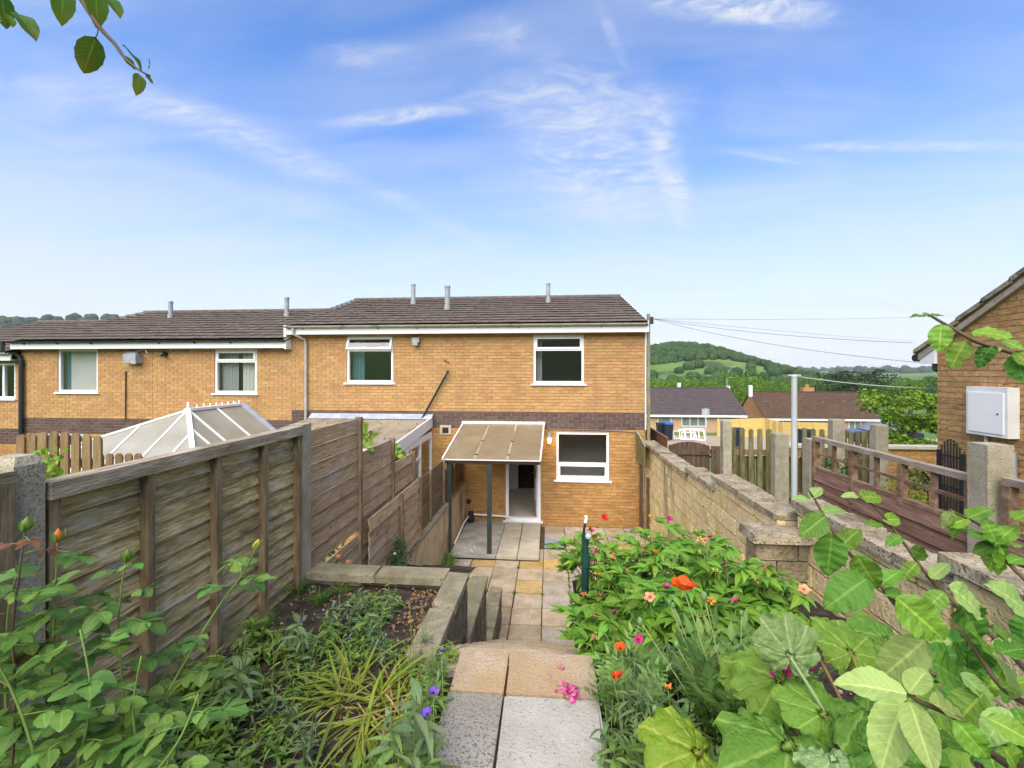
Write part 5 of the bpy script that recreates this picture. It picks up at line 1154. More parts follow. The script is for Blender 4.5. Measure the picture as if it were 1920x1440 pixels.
leaf_mesh('ivy', 'ivy_leaf', 'round', .85, 3, nv=6, nu=1, fold=.2, droop=.4)
leaf_mesh('dry', 'dry_leaf', 'lance', .4, 3, nv=5, nu=1, fold=.6, droop=.9)
for nm, mm in (('orange','petal_orange'),('red','petal_red'),('magenta','petal_magenta'),('pink','petal_pink'),('violet','petal_violet'),('amber','petal_amber'),('yellow','petal_yellow'),('peach','petal_peach')):
    leaf_mesh('petal_'+nm, mm, 'round', .9 if nm not in ('violet','yellow','amber') else .45, 3, nv=7, nu=3, fold=.3, droop=-.5, wave=.10)
def orient(d, nrm):
    y = Vector(d).normalized(); z = Vector(nrm); z = (z - y*z.dot(y))
    if z.length < 1e-4: z = Vector((.3,.1,1)) - y*y.dot(Vector((.3,.1,1)))
    z.normalize(); x = y.cross(z); return Matrix((x, y, z)).transposed()
def put_leaf(parent, kind, base, d, nrm, L, name='leaf', ws=1):
    me = rng.choice(LEAF[kind]); return link(name, me, parent, base, orient(d, nrm).to_quaternion(), (L*ws, L, L))
def rv(s=1): return Vector((rng.uniform(-1,1), rng.uniform(-1,1), rng.uniform(-1,1)))*s
def leaf_px(parent, kind, b, t, zc, face=.7, dz=0, ws=1):
    """leaf seen from base pixel b to tip pixel t, about zc away; face: how far it turns its face to the viewer"""
    p, q = W(b[0], b[1], zc), W(t[0], t[1], zc + dz); d = q - p
    tocam = (CAM - p).normalized(); n_ = tocam*face + Vector((0,0,1))*(1-face) + rv(.15)
    return put_leaf(parent, kind, p, d, n_, d.length, ws=ws)
def stem(parent, pts, r0, r1, m='stem_green', n=6, name='stem'):
    k = len(pts); return MB().tube(pts, [r0+(r1-r0)*i/(k-1) for i in range(k)], n).build(name, m, parent, smooth=True)
def smooth_path(pts, n=4):
    P = [Vector(p) for p in pts]; out = []
    for i in range(len(P)-1):
        p0, p1, p2, p3 = P[max(0,i-1)], P[i], P[i+1], P[min(len(P)-1,i+2)]
        for k in range(n):
            t = k/n; out.append(.5*((2*p1) + (p2-p0)*t + (2*p0-5*p1+4*p2-p3)*t*t + (3*p1-p0-3*p2+p3)*t**3))
    out.append(P[-1]); return out

# ------------------------------------------------------------------ apple tree on the right
ap = thing('apple_tree', 'young apple tree with broad bright leaves reaching across the right wall', 'tree', (1.55, .25, 2.0))
stem(ap, smooth_path([(1.5,.1,1.95),(1.52,.12,2.6),(1.5,.15,3.1),(1.46,.2,3.7),(1.5,.22,4.3)]), .035, .016, 'bark', 8, 'trunk')
tw = [ # (points px,py,zc)
  [(1990,1400,.75),(1860,1330,.95),(1765,1240,1.05),(1700,1160,1.1),(1640,1085,1.12),(1590,1035,1.12),(1555,985,1.12),(1530,940,1.13),(1515,918,1.13)],
  [(1990,1330,.8),(1880,1210,1.2),(1790,1130,1.35),(1740,1080,1.38),(1700,1025,1.38),(1670,985,1.4),(1640,950,1.4),(1605,925,1.4)],
  [(2050,1200,.9),(1960,1120,1.15),(1890,1055,1.25),(1865,1015,1.28),(1845,990,1.28),(1810,970,1.28),(1780,955,1.28)],
  [(2100,720,.75),(1985,690,.9),(1920,668,.95),(1880,655,.97),(1830,640,.98),(1790,618,.99),(1755,598,1.0),(1742,590,1.0)],
  [(2080,1420,.5),(1900,1440,.6),(1800,1350,.66),(1730,1318,.68),(1700,1300,.69)],
  [(2060,1300,.6),(1960,1330,.7),(1880,1290,.78),(1830,1220,.82),(1790,1170,.85)]]
for t_ in tw: stem(ap, smooth_path([W(*p) for p in t_], 3), .0075, .0022, 'stem_brown' if t_[0][0] != 1990 or True else 'stem_green', 6, 'branch')
for i in (0,1,2,4,5): stem(ap, [Vector((1.5,.15,3.1-.12*i)), W(*tw[i][0])], .012, .0075, 'stem_brown', 6, 'branch')
stem(ap, [Vector((1.46,.2,3.75)), W(*tw[3][0])], .012, .0075, 'stem_brown', 6, 'branch')
AL = [ # kind, base, tip, zc, face, dz
 ('apple_pale',(1522,940),(1487,928),1.12,.35,0),('apple_pale',(1520,935),(1541,906),1.13,.5,.02),('apple',(1548,968),(1502,1004),1.1,.9,-.02),('apple_dark',(1560,1000),(1552,1086),1.1,.85,0),('apple_pale',(1545,960),(1588,948),1.12,.4,.02),('apple',(1572,1030),(1612,985),1.12,.3,0),
 ('apple',(1605,1040),(1650,1112),1.1,.85,-.02),('apple_dark',(1625,1085),(1552,1135),1.08,.8,-.03),('apple',(1650,1098),(1690,1062),1.12,.5,0),('apple',(1660,1115),(1725,1120),1.1,.3,0),
 ('apple_pale',(1610,930),(1578,926),1.4,.4,0),('apple',(1612,932),(1658,930),1.4,.6,0),('apple',(1655,975),(1697,972),1.4,.85,0),('apple',(1655,985),(1622,978),1.4,.5,0),('apple_dark',(1690,1005),(1660,1022),1.38,.6,0),('apple_dark',(1705,1030),(1747,1046),1.38,.85,0),('apple',(1720,1055),(1690,1085),1.36,.7,0),('apple_pale',(1745,1085),(1780,1050),1.36,.5,0),('apple',(1770,1110),(1735,1145),1.3,.8,0),
 ('apple',(1815,972),(1768,985),1.28,.3,0),('apple',(1815,972),(1862,948),1.28,.3,0),('apple_pale',(1785,957),(1764,990),1.28,.4,0),('apple',(1790,960),(1800,1022),1.28,.3,0),
 ('apple_dark',(1868,1020),(1815,992),1.26,.5,0),('apple',(1868,1020),(1905,975),1.26,.4,0),('apple',(1868,1020),(1920,1010),1.26,.4,0),('apple_dark',(1868,1022),(1826,1030),1.26,.6,0),('apple',(1868,1022),(1852,1072),1.26,.4,0),('apple',(1868,1022),(1885,1085),1.26,.35,0),('apple',(1868,1020),(1895,1045),1.26,.6,0),('apple',(1866,1015),(1850,970),1.26,.5,0),('apple',(1890,1055),(1925,1040),1.24,.6,0),('apple',(1900,975),(1940,955),1.25,.6,0),
 ('apple',(1742,592),(1706,590),1.0,.15,0),('apple_dark',(1745,594),(1733,584),1.0,.4,0),('apple_dark',(1748,592),(1770,586),1.0,.3,0),('apple',(1765,608),(1761,660),.97,.95,-.01),('apple',(1812,640),(1778,688),.97,.35,0),('apple',(1822,622),(1905,628),.95,.35,-.06),('apple_dark',(1862,648),(1828,682),.97,.6,0),('apple_pale',(1875,650),(1838,668),.97,.4,0),('apple',(1878,640),(1925,650),.93,.5,-.03),('apple_dark',(1905,665),(1922,715),.93,.7,-.03),('apple',(1900,660),(1945,690),.92,.6,-.03),
 ('apple_pale',(1700,1302),(1562,1266),.66,.45,.03),('apple_pale',(1704,1300),(1742,1246),.68,.6,.02),('apple_pale',(1706,1316),(1752,1450),.62,.85,-.06),('apple_pale',(1695,1316),(1640,1450),.64,.3,-.03),('apple_pale',(1745,1318),(1835,1352),.66,.5,0),
 ('apple',(1680,1120),(1788,1212),.75,.9,-.03),('apple_pale',(1735,1200),(1640,1282),.78,.9,.0),('apple_pale',(1780,1100),(1868,1160),.85,.6,0),('apple_dark',(1800,1130),(1850,1215),.9,.7,0),('apple',(1815,1180),(1905,1260),.82,.35,0),
 ('apple_pale',(1800,1262),(1885,1330),.72,.4,-.03),('apple',(1845,1300),(1780,1360),.7,.6,0),('apple',(1790,1350),(1870,1440),.62,.8,-.03),('apple',(1850,1345),(1960,1400),.55,.7,-.03),('apple_pale',(1890,1330),(1840,1400),.6,.5,0),('apple',(1880,1400),(1930,1460),.58,.6,0),('apple_dark',(1745,1240),(1830,1290),.85,.7,0),('apple_dark',(1860,1180),(1925,1230),.95,.6,0),('apple',(1880,1290),(1935,1270),.75,.4,0),('apple_pale',(1860,1225),(1925,1310),.75,.35,0)]
for k_, b_, t_, z_, f_, dz_ in AL:
    leaf_px(ap, k_, b_, t_, z_, f_, dz_)
for k in range(46):                        # inner leaves, further back in the crown
    z_ = rng.uniform(.85, 1.5); b_ = (rng.uniform(1690, 1960), rng.uniform(1150, 1440)); a = rng.uniform(0, 6.28); l_ = .085*820/z_*rng.uniform(.7,1.1)
    leaf_px(ap, rng.choice(['apple','apple_dark','apple_dark','apple_pale']), b_, (b_[0]+l_*math.cos(a), b_[1]+l_*math.sin(a)), z_, rng.uniform(.3,.9), rng.uniform(-.04,.04))

# ------------------------------------------------------------------ overhanging branch at the top left
ob = thing('overhanging_tree', 'garden tree whose drooping leafy twig hangs into the sky', 'tree', (-1.5, .1, 1.86))
stem(ob, smooth_path([(-1.55,-.2,1.8),(-1.5,-.15,2.8),(-1.45,-.05,3.9),(-1.3,.1,4.7),(-1.05,.5,4.95)]), .06, .02, 'bark', 9, 'trunk')
m0 = [W(-80,-120,.95), W(60,-80,.93), W(130,-30,.92), W(184,48,.9), W(215,82,.9), W(235,110,.9), W(262,132,.9), W(282,142,.9)]
stem(ob, smooth_path([(-1.05,.5,4.95)] + m0, 3), .007, .0014, 'stem_brown', 6, 'branch')
stem(ob, smooth_path([W(-80,-120,.95), W(-30,-20,.95), W(18,14,.95), W(32,25,.95)], 3), .004, .0014, 'stem_brown', 6, 'branch')
stem(ob, smooth_path([W(184,50,.9), W(183,62,.9), W(178,72,.9)], 2), .0012, .001, 'stem_brown', 5, 'branch')
for b_, t_, f_, k_ in (((180,70),(152,142),.9,'sprig'),((178,-25),(186,50),.8,'sprig'),((118,-25),(117,40),.5,'sprig'),((2,-15),(11,55),.7,'sprig'),((32,25),(70,58),.5,'sprig'),((230,85),(278,128),.25,'sprig'),((232,105),(256,128),.6,'sprig'),((272,138),(289,158),.5,'sprig'),((260,138),(262,176),.35,'sprig'),((196,-10),(232,18),.3,'sprig'),((16,28),(27,46),.5,'sprig'),((-20,20),(4,40),.7,'sprig'),((278,108),(284,132),.4,'sprig')):
    leaf_px(ob, k_, b_, t_, .9, f_, rng.uniform(-.02,.02))
# ------------------------------------------------------------------ rose bush, left foreground
UP = Vector((0,0,1))
def compound(parent, base, d, L, kind, n=5, stemm='stem_green'):
    d = d.normalized(); side = d.cross(UP).normalized(); up = side.cross(d).normalized(); end = base + d*L*1.3 - UP*L*.2
    stem(parent, [base, base.lerp(end,.5)+UP*L*.06, end], .0012, .0009, stemm, 4, 'leaf_stalk')
    nn = up + rv(.35)
    put_leaf(parent, kind, end, d - UP*.25 + rv(.15), nn, L)
    for k in range((n-1)//2):
        p = base.lerp(end, .9-.42*k)
        for s_ in (-1,1): put_leaf(parent, kind, p, d*.55 + side*s_*.9 - UP*.15 + rv(.2), nn + rv(.25), L*(.9-.12*k))
def rosebud(parent, p, d, m, r=.011):
    b_ = MB(); d = d.normalized(); pts = [p + d*r*k for k in (0,.6,1.3,2.0,2.7,3.2)]; b_.tube(pts, [r*.5,r*.95,r*1.05,r*.8,r*.4,r*.08], 9); bo = b_.build('bud', m, parent, smooth=True)
    for k in range(5):
        a = k*1.257; o_ = Vector((math.cos(a), math.sin(a), 0)); s_ = MB(); leaf_geo(s_, 'lance', r*3.2, r*.9, nv=4, T=Matrix.Translation(p + o_*r*.8) @ orient(d*1 + o_*.35, o_).to_4x4(), nu=1); s_.build('sepal', 'sepal', bo)
rb = thing('rose_bush', 'leafy rose bush with yellow buds in front of the lap fence', 'rose', (-1.2, 1.0, 1.86))
RS = [([(60,1600,1.25),(85,1440,1.3),(92,1330,1.3),(100,1200,1.3),(104,1110,1.3),(108,1015,1.3)], 'petal_amber', 'rose'),
      ([(0,1600,1.15),(22,1440,1.2),(28,1300,1.2),(24,1180,1.2),(38,1060,1.2),(47,995,1.2)], 'sepal', 'rose_red'),
      ([(190,1600,1.3),(222,1440,1.35),(230,1300,1.35),(222,1180,1.35),(228,1100,1.35),(236,1052,1.35)], 'sepal', 'rose'),
      ([(240,1500,1.35),(300,1330,1.4),(365,1210,1.45),(415,1130,1.5),(460,1070,1.5),(478,1030,1.5)], 'petal_yellow', 'rose_new'),
      ([(90,1560,1.1),(60,1400,1.1),(20,1290,1.1),(-30,1200,1.1)], None, 'rose'),
      ([(110,1560,1.15),(150,1420,1.15),(170,1300,1.15),(150,1180,1.18)], None, 'rose'),
      ([(200,1560,1.1),(290,1450,1.1),(340,1380,1.12),(372,1300,1.15)], None, 'rose'),
      ([(120,1560,1.4),(60,1350,1.5),(90,1250,1.5)], None, 'rose'), ([(330,1540,1.35),(320,1440,1.4),(300,1360,1.4),(310,1280,1.42)], None, 'rose'), ([(20,1560,1.45),(10,1300,1.5),(15,1150,1.5),(30,1080,1.5)], None, 'rose'), ([(260,1560,1.2),(255,1400,1.2),(250,1320,1.2),(265,1230,1.22)], None, 'rose')]
for pts, bud, kind in RS:
    P = smooth_path([W(*p) for p in pts], 4); stem(rb, P, .0045, .002, 'stem_green' if kind != 'rose_red' else 'stem_brown', 6)
    n = len(P); a0 = rng.uniform(0, 6)
    for k in [i for i in range(2, n-1) for _ in range(2 if i % 2 else 1)]:
        if len(rb.children) > 420 and rng.random() < .5: continue
        if k/n > .75 and rng.random() < .5: continue
        a0 += 2.4; d_ = Vector((math.cos(a0), math.sin(a0)*.7, rng.uniform(-.1,.45)))
        top = k/n > .72
        compound(rb, P[k], d_, rng.uniform(.05,.078)*(.8 if top else 1), kind if (top or rng.random() < .1) and kind != 'rose' else ('rose_new' if rng.random() < .12 else 'rose'), 5)
    if bud: rosebud(rb, P[-1], (P[-1]-P[-3]), bud, .012)
# ------------------------------------------------------------------ left bed perennials
def plant_mesh(name, nleaf, L, kind, wd, m, spread=.8, hgt=.25, stems=5, nv=5):
    mb = MB()
    for s_ in range(stems):
        a = rng.uniform(0, 6.28); r_ = rng.uniform(.2,1)*spread*.5*L*2; top = Vector((r_*math.cos(a), r_*math.sin(a), hgt*rng.uniform(.5,1.1))); b0 = Vector((r_*.25*math.cos(a), r_*.25*math.sin(a), -.02))
        mid = b0.lerp(top,.5)+UP*.03; mb.tube([b0, mid, top], [.0025,.002,.0015], 4, False)
        nl = nleaf//stems
        for k in range(nl):
            t = .15+.85*k/nl; p = (b0.lerp(mid, t*2) if t < .5 else mid.lerp(top, t*2-1)); aa = k*2.4+s_*1.1
            d_ = Vector((math.cos(aa), math.sin(aa), rng.uniform(-.05,.55))); ll = L*rng.uniform(.6,1.15)*(1.1-.4*t)
            leaf_geo(mb, kind, ll, ll*wd*rng.uniform(.8,1.2), nv=nv, fold=.3, droop=rng.uniform(.2,1.1), T=Matrix.Translation(p) @ orient(d_, UP+rv(.3)).to_4x4(), nu=1)
    return mb.mesh(name, m, smooth=True, centre=False)[0]
WEED = [plant_mesh('foliage', 30, rng.uniform(.08,.15), 'lance', rng.uniform(.16,.28), ['weed_leaf','weed_leaf','weed_grey','weed_light'][k % 4], .9, rng.uniform(.10,.30), rng.randint(4,7)) for k in range(12)]
def clear_of_path(x, y): return True
GW = 'lance-leaved perennials in the left bed'
daylily_c = W(700, 1335, 1.80*820/640)
n_ = 0
WPOS = []
for k in range(2600):
    if len(WPOS) >= 215: break
    x, y = rng.uniform(-1.98, -.60), rng.uniform(1.1, 3.25); q = Vector((x, y, 1.86))
    if (q-daylily_c).length < .33 or any((x-u)**2+(y-w)**2 < .005 for u, w in WPOS): continue
    if y > 2.78 and (x > -1.15 or x < -1.6 or rng.random() < .6): continue
    if y > 2.2 and x < -1.45 and rng.random() < .85: continue
    WPOS.append((x, y))
for k in range(34): WPOS.append((rng.uniform(-.66,-.53), 1.25+.032*k))
for x, y in WPOS:
    sc = rng.uniform(.95, 1.45)*(1.2 if x > -.70 and y > 1.5 else .85 if x > -.70 else 1)*(.8 if y > 2.7 else 1)*(.6 if (Vector((x,y,1.86))-daylily_c).length < .62 else 1)
    edge = 'spilling over the path edge' if x > -.85 else 'at the far end of the left bed' if y > 2.7 else 'beneath the rose bush' if x < -1.4 and y < 2.0 else 'around the yellow strap clump' if (Vector((x,y,1.86))-daylily_c).length < .55 else 'in the middle of the left bed'
    zp = 1.855 + .17*sst(-.78,-.52,x)*sst(2.55,2.3,y); o = thing('knapweed_plant', 'low lance-leaved green perennial ' + edge, 'plant', (x, y, zp), GW); o.rotation_euler = (0,0,rng.uniform(0,6.28))
    link('foliage', rng.choice(WEED), o, (x, y, zp), None, (sc,sc,sc))
def daisy(parent, p, kind, npet, L, tilt, core='dark_stamen', cr=.006, cone=.3, name='petal'):
    t_ = tilt.normalized(); a = t_.orthogonal().normalized(); b_ = t_.cross(a)
    for k in range(npet):
        an = 6.283*k/npet + rng.uniform(-.1,.1); d_ = a*math.cos(an)+b_*math.sin(an); put_leaf(parent, kind, p, d_ + t_*cone, t_ - d_*.3, L*rng.uniform(.85,1.15), name)
    MB().ball(p + t_*cr*.6, cr, 1).build('flower_centre', core, parent, smooth=True)
for px_, py_, zc_ in ((812,1300,1.72),(802,1340,1.66),(828,1222,1.95),(636,1117,2.9),(790,1130,2.75),(768,1130,2.7),(565,1168,2.5),(510,1182,2.35),(655,1200,2.4)):
    p = W(px_, py_, zc_); big = py_ > 1290
    t = thing('cornflower', 'large violet cornflower bloom standing over the path edge' if big else 'small violet knapweed flower among the left bed leaves', 'flower', (p.x, p.y, 1.86), 'violet flowers in the left bed')
    stem(t, [Vector((p.x+.02, p.y+.03, 1.85)), Vector((p.x+.005,p.y+.01,(1.86+p.z)/2)), p], .0022, .0016)
    MB().ball(p-UP*.006, .008, 1, 0, (1,1,1.3)).build('bud', 'bud_green', t, smooth=True); daisy(t, p, 'petal_violet' if py_ != 1182 else 'petal_magenta', 12 if big else 8, .026 if big else .014, UP+rv(.4), cone=.5)
# straw-coloured strap clump
dl = thing('daylily_clump', 'collapsed clump of yellowing strap leaves radiating over the bed', 'plant', (daylily_c.x, daylily_c.y, 1.86))
def strap_mesh(m, wd):
    mb = MB(); leaf_geo(mb, 'strap', 1, wd, nv=10, fold=.35, droop=rng.uniform(.8,1.7), nu=1, wave=.1, seed=rng.randrange(99)); return mb.mesh('strap', m, smooth=True, centre=False)[0]
LEAF['strap'] = [strap_mesh('strap_leaf', .036) for k in range(6)]; LEAF['straw'] = [strap_mesh('straw', .022) for k in range(5)]
subs = [Vector((rng.uniform(-.2,.2), rng.uniform(-.16,.16), 0)) for k in range(7)] + [Vector((0,0,0))]
for k in range(298):
    so = subs[k % 8]; a = math.atan2(so.y, so.x) + rng.gauss(0, 1.3); el = rng.uniform(.1,.9); kind = 'strap' if rng.random() < .5 else 'straw'; L_ = rng.uniform(.22,.52)
    if kind == 'straw': el = rng.uniform(-.02,.35)
    put_leaf(dl, kind, daylily_c + so + rv(.05)*.7 + UP*.01, Vector((math.cos(a)*1.1, math.sin(a), el))+rv(.3), UP+rv(.7), L_)
def tuft_mesh(n, L, m, wd=.02, low=.5):
    mb = MB()
    for k in range(n):
        a = rng.uniform(0, 6.28); d_ = Vector((math.cos(a)*rng.uniform(.15,.9), math.sin(a)*rng.uniform(.15,.9), 1*rng.uniform(low,1))); l_ = L*rng.uniform(.5,1.1)
        leaf_geo(mb, 'strap', l_, wd*L*rng.uniform(.7,1.3), nv=5, fold=.3, droop=rng.uniform(.3,1.3), nu=1, T=Matrix.Translation(rv(.02)*Vector((1,1,0)).length) @ orient(d_, UP+rv(.4)).to_4x4())
    return mb.mesh('blades', m, smooth=True, centre=False)[0]
TUFT = [tuft_mesh(70, .24, 'grass_blade', .03) for k in range(3)]
for px_, py_, sc in ((520,1120,1.0),(560,1110,.9),(492,1185,.9),(600,1130,.7),(640,1115,.7),(470,1190,.7),(560,1095,.8)):
    q = W(px_, py_, 1.81*820/(py_-695)); o = thing('grass_tuft', 'fine green grass tuft growing at the foot of the lap fence', 'grass', (q.x, q.y, 1.85), 'grass tufts in the left bed'); link('blades', rng.choice(TUFT), o, (q.x,q.y,1.85), (0,0,rng.uniform(0,6)), (sc,sc,sc))
mb = MB()
for k in range(260):
    x, y = rng.uniform(-1.1,-.9) if k < 140 else rng.uniform(-2.0,-.9), rng.uniform(2.9,3.5) if k < 140 else rng.uniform(1.5,3.5); l_ = rng.uniform(.02,.05)
    leaf_geo(mb, 'lance', l_, l_*.5, nv=3, fold=.6, droop=1, nu=1, T=Matrix.Translation((x,y,1.885)) @ orient(rv(1)*1+Vector((0,0,.0)), UP+rv(.6)).to_4x4())
tag(mb.build('leaf_litter', 'dry_leaf'), 'dry brown leaf litter strewn over the bed soil', 'leaf litter', kind='stuff')
mb = MB()
for k in range(420):
    lft = k < 200; x = rng.uniform(-2.0,-.9) if lft else rng.uniform(.4,2.0); y = rng.uniform(1.2,3.5) if lft else rng.uniform(1.2,3.2); z = 1.86 if lft else rbz(x,y); mb.ball((x,y,z+.005), rng.uniform(.004,.013), 1, .3)
tag(mb.build('stones', 'slab_grey'), 'small pale stones scattered in the bed soil', 'stones', kind='stuff')

# ------------------------------------------------------------------ peonies on the right
def peony(x, y, hgt, spread, nst, label, lean=(0,0)):
    z = rbz(x, y); t = thing('peony_plant', label, 'peony', (x, y, z), 'peony bushes in the right bed'); tops = []
    for s_ in range(nst):
        a = s_*2.4; r_ = spread*math.sqrt((s_+.5)/nst); top = Vector((x + r_*math.cos(a) + lean[0], y + r_*math.sin(a) + lean[1], z + hgt*rng.uniform(.8,1.1)*(1-.35*(r_/spread)**2))); b0 = Vector((x + r_*.2*math.cos(a), y + r_*.2*math.sin(a), z-.02))
        stem(t, [b0, b0.lerp(top,.5)+UP*.05, top], .004, .0025, 'stem_green', 5); tops.append(top)
        for lv in range(3):
            tt = .45+.27*lv; p = b0.lerp(top, tt)+UP*.05*(1-abs(2*tt-1)); aa = a + lv*2.2 + rng.uniform(-.4,.4); d_ = Vector((math.cos(aa), math.sin(aa), rng.uniform(.1,.6))); e_ = p + d_.normalized()*.05
            for q in range(5):
                b_ = aa + (q-2)*.55; dd = Vector((math.cos(b_), math.sin(b_), rng.uniform(-.15,.55))); put_leaf(t, 'peony', e_, dd, UP+rv(.4), rng.uniform(.12,.175)*(1-.12*abs(q-2)))
    return t, tops
PE = [(.66,3.40,.54,.34,22,(0,.04)),(.95,3.75,.62,.38,22,(0,.05)),(1.32,3.80,.58,.36,22,(0,.05)),(.72,2.80,.46,.32,20,(-.04,0)),(1.18,3.15,.58,.36,22,(0,0)),(1.46,3.2,.48,.32,18,(0,0)),(1.0,2.55,.40,.30,14,(0,0)),(.44,3.95,.50,.34,20,(-.14,.02)),(.44,2.72,.26,.26,16,(-.10,0)),(.42,3.15,.22,.22,14,(-.12,-.02)),(1.66,3.7,.26,.22,10,(0,0))]
PL = ['glossy peony bush crowding round the green metal post', 'glossy peony bush nearest the patio with amber seed heads', 'glossy peony bush spreading below the stone wall', 'glossy peony bush leaning over the garden steps', 'glossy peony bush right behind the orange poppy', 'glossy peony bush between the poppy and the stone pier', 'low peony bush tucked behind the poppy stems', 'glossy peony bush beside red poppies at the end of the bed', 'low spreading peony shoots hanging over the steps in front of the post', 'low peony shoots at the foot of the green metal post', 'small peony bush in the corner beside the stone pier']
for (x, y, h_, sp_, ns_, ln_), lb in zip(PE, PL):
    t, tops = peony(x, y, h_, sp_, ns_, lb, ln_)
    for q, p in enumerate(tops):
        if q % 6 == 1:
            kk = rng.choice(['petal_amber','petal_amber','petal_yellow','petal_yellow','petal_peach']); tip = p + UP*.05
            stem(t, [p, tip], .002, .002); daisy(t, tip, kk, 5, rng.uniform(.025,.04), UP+rv(.8), 'stem_red', .010, .0)
        elif q % 40 == 3:
            tip = p + UP*.04; stem(t, [p, tip], .002, .002); daisy(t, tip, 'petal_magenta', 6, .03, UP+rv(.8), 'dark_stamen', .008, .5)
# red poppies at the far end, pink blooms by the post
for px_, py_, zc_, kind, L_, lab in ((1132,971,4.1,'petal_red',.045,'red poppy on a tall thin stem above the far peonies'),(1107,993,4.0,'petal_red',.035,'red poppy on a tall thin stem above the far peonies'),(1117,1009,3.9,'petal_orange',.03,'orange poppy low beside the green post'),(1165,976,4.1,'petal_amber',.03,'brown faded poppy above the peonies against the brick wall'),
        (1117,1035,3.7,'petal_magenta',.03,'magenta bloom beside the green post'),(1109,1057,3.6,'petal_pink',.022,'small pink bloom beside the green post'),(1121,1060,3.6,'petal_pink',.022,'small pink bloom beside the green post'),
        (1395,1065,3.4,'petal_magenta',.03,'magenta bloom low in front of the stone pier'),(1312,1020,3.7,'petal_amber',.03,'amber seed head high on the peonies below the wall'),(1197,1200,2.2,'petal_magenta',.028,'magenta bud half hidden among the poppy stems'),(1163,1217,2.1,'petal_orange',.03,'loose orange poppy at the path side of the bed'),
        (1150,1270,1.95,'petal_orange',.025,'small orange flower low by the path'),(1162,1268,1.95,'petal_red',.022,'small red-orange flower low by the path'),(1252,1292,1.8,'petal_amber',.028,'amber flower between the poppy stalks'),(1120,1080,3.0,'petal_amber',.04,'flat amber flower beside the green post'),(1148,1180,2.6,'petal_yellow',.03,'pale yellow columbine in front of the green post'),(1120,1190,2.6,'petal_yellow',.03,'pale yellow columbine in front of the green post'),(1410,1205,2.3,'petal_amber',.03,'amber flower beside the pale rhubarb leaf')):
    p = W(px_, py_, zc_); zg = rbz(p.x, p.y); t = thing('bed_flower', lab, 'flower', (p.x, p.y, zg), 'single flowers in the right bed')
    stem(t, [Vector((p.x+.02,p.y,zg-.01)), Vector((p.x+.03,p.y,(zg+p.z)/2)), p], .002, .0015); daisy(t, p, kind, 5, L_, UP+rv(.6), 'dark_stamen', L_*.22, .35)
# ------------------------------------------------------------------ oriental poppies
def pinnate(L, m, np=9, wd=.32):
    mb = MB(); mb.tube([(0,0,0),(0,L*.5,L*.08),(0,L,-L*.02)], [.0028,.002,.001], 4, False)
    for k in range(np):
        t = .18+.8*k/np; p = Vector((0, L*t, L*.16*t*(1-t)*2+0)); ll = L*wd*math.sin(math.pi*min(.97,t**.8))**.7
        for s_ in (-1,1):
            leaf_geo(mb, 'lance', ll*rng.uniform(.85,1.1), ll*.30, nv=5, fold=.25, droop=.5, nu=1, serr=.25, T=Matrix.Translation(p) @ orient(Vector((s_*.8,.62,.2+rng.uniform(-.1,.15))), UP+rv(.2)).to_4x4())
    leaf_geo(mb, 'lance', L*.2, L*.07, nv=4, T=Matrix.Translation((0,L*.96,0)), nu=1)
    return mb.mesh('pinnate_leaf', m, smooth=True, centre=False)[0]
PIN = [pinnate(1, 'poppy_leaf') for k in range(4)]; LEAF['pinnate'] = PIN
def poppy_plant(label, x, y, n, L, up_, group='oriental poppy plants'):
    z = rbz(x,y); t = thing('poppy_plant', label, 'poppy', (x,y,z), group)
    for k in range(n):
        a = k*2.4+rng.uniform(-.3,.3); el = up_*rng.uniform(.5,1.6); put_leaf(t, 'pinnate', Vector((x+.04*math.cos(a), y+.04*math.sin(a), z)), Vector((math.cos(a), math.sin(a), el)), UP+rv(.3), L*rng.uniform(.6,1.15))
    return t
pp = poppy_plant('big oriental poppy with one orange bloom and hairy upright stems', .80, 1.98, 78, .46, 2.2)
def pstem(t, root, top, r=.0038): stem(t, smooth_path([root, root.lerp(top,.5)+rv(.02), top], 3), r, r*.7, 'stem_pale', 6)
root = Vector((.80,1.98,2.0))
fl = W(1282, 1105, 2.0); pstem(pp, root, fl)
for k in range(7):
    a = k*.9+.3; d_ = Vector((math.cos(a), math.sin(a), .75 if k % 2 else .35)) + rv(.12); put_leaf(pp, 'petal_orange', fl, d_, UP-Vector((math.cos(a),math.sin(a),0))*.5+rv(.2), rng.uniform(.052,.066), 'petal', 1.3)
MB().ball(fl+UP*.012, .014, 2, 0, (1,1,1.1)).build('seed_pod', 'bud_green', pp, smooth=True)
for px_, py_, zc_, r_ in ((1320,1118,1.95,.018),(1200,1165,1.9,.015),(1268,1208,1.8,.012),(1390,1150,2.1,.013),(1255,1130,2.2,.012),(1262,1135,2.1,.013),(1228,1330,1.6,.013)):
    p = W(px_, py_, zc_); pstem(pp, root+rv(.03), p, .003); MB().ball(p, r_, 2, 0, (.85,.85,1.25)).build('bud', 'bud_green', pp, smooth=True)
for (x, y, n, L, u, lb) in ((.48,1.75,46,.26,1.1,'ferny low poppy foliage spilling onto the pale path slab'),(.40,2.15,44,.26,1.2,'ferny low poppy foliage beside the magenta petals'),(.55,2.40,44,.30,1.3,'ferny poppy foliage behind the small orange flowers'),(.55,1.45,44,.26,1.0,'ferny dark poppy foliage at the near edge of the path'),(1.05,2.25,40,.32,1.3,'ferny poppy foliage under the pale rhubarb leaf'),(.95,1.75,34,.28,1.1,'ferny poppy foliage beside the yellow rhubarb leaf')):
    poppy_plant(lb, x, y, n, L, u, 'ferny poppy foliage in the right bed')
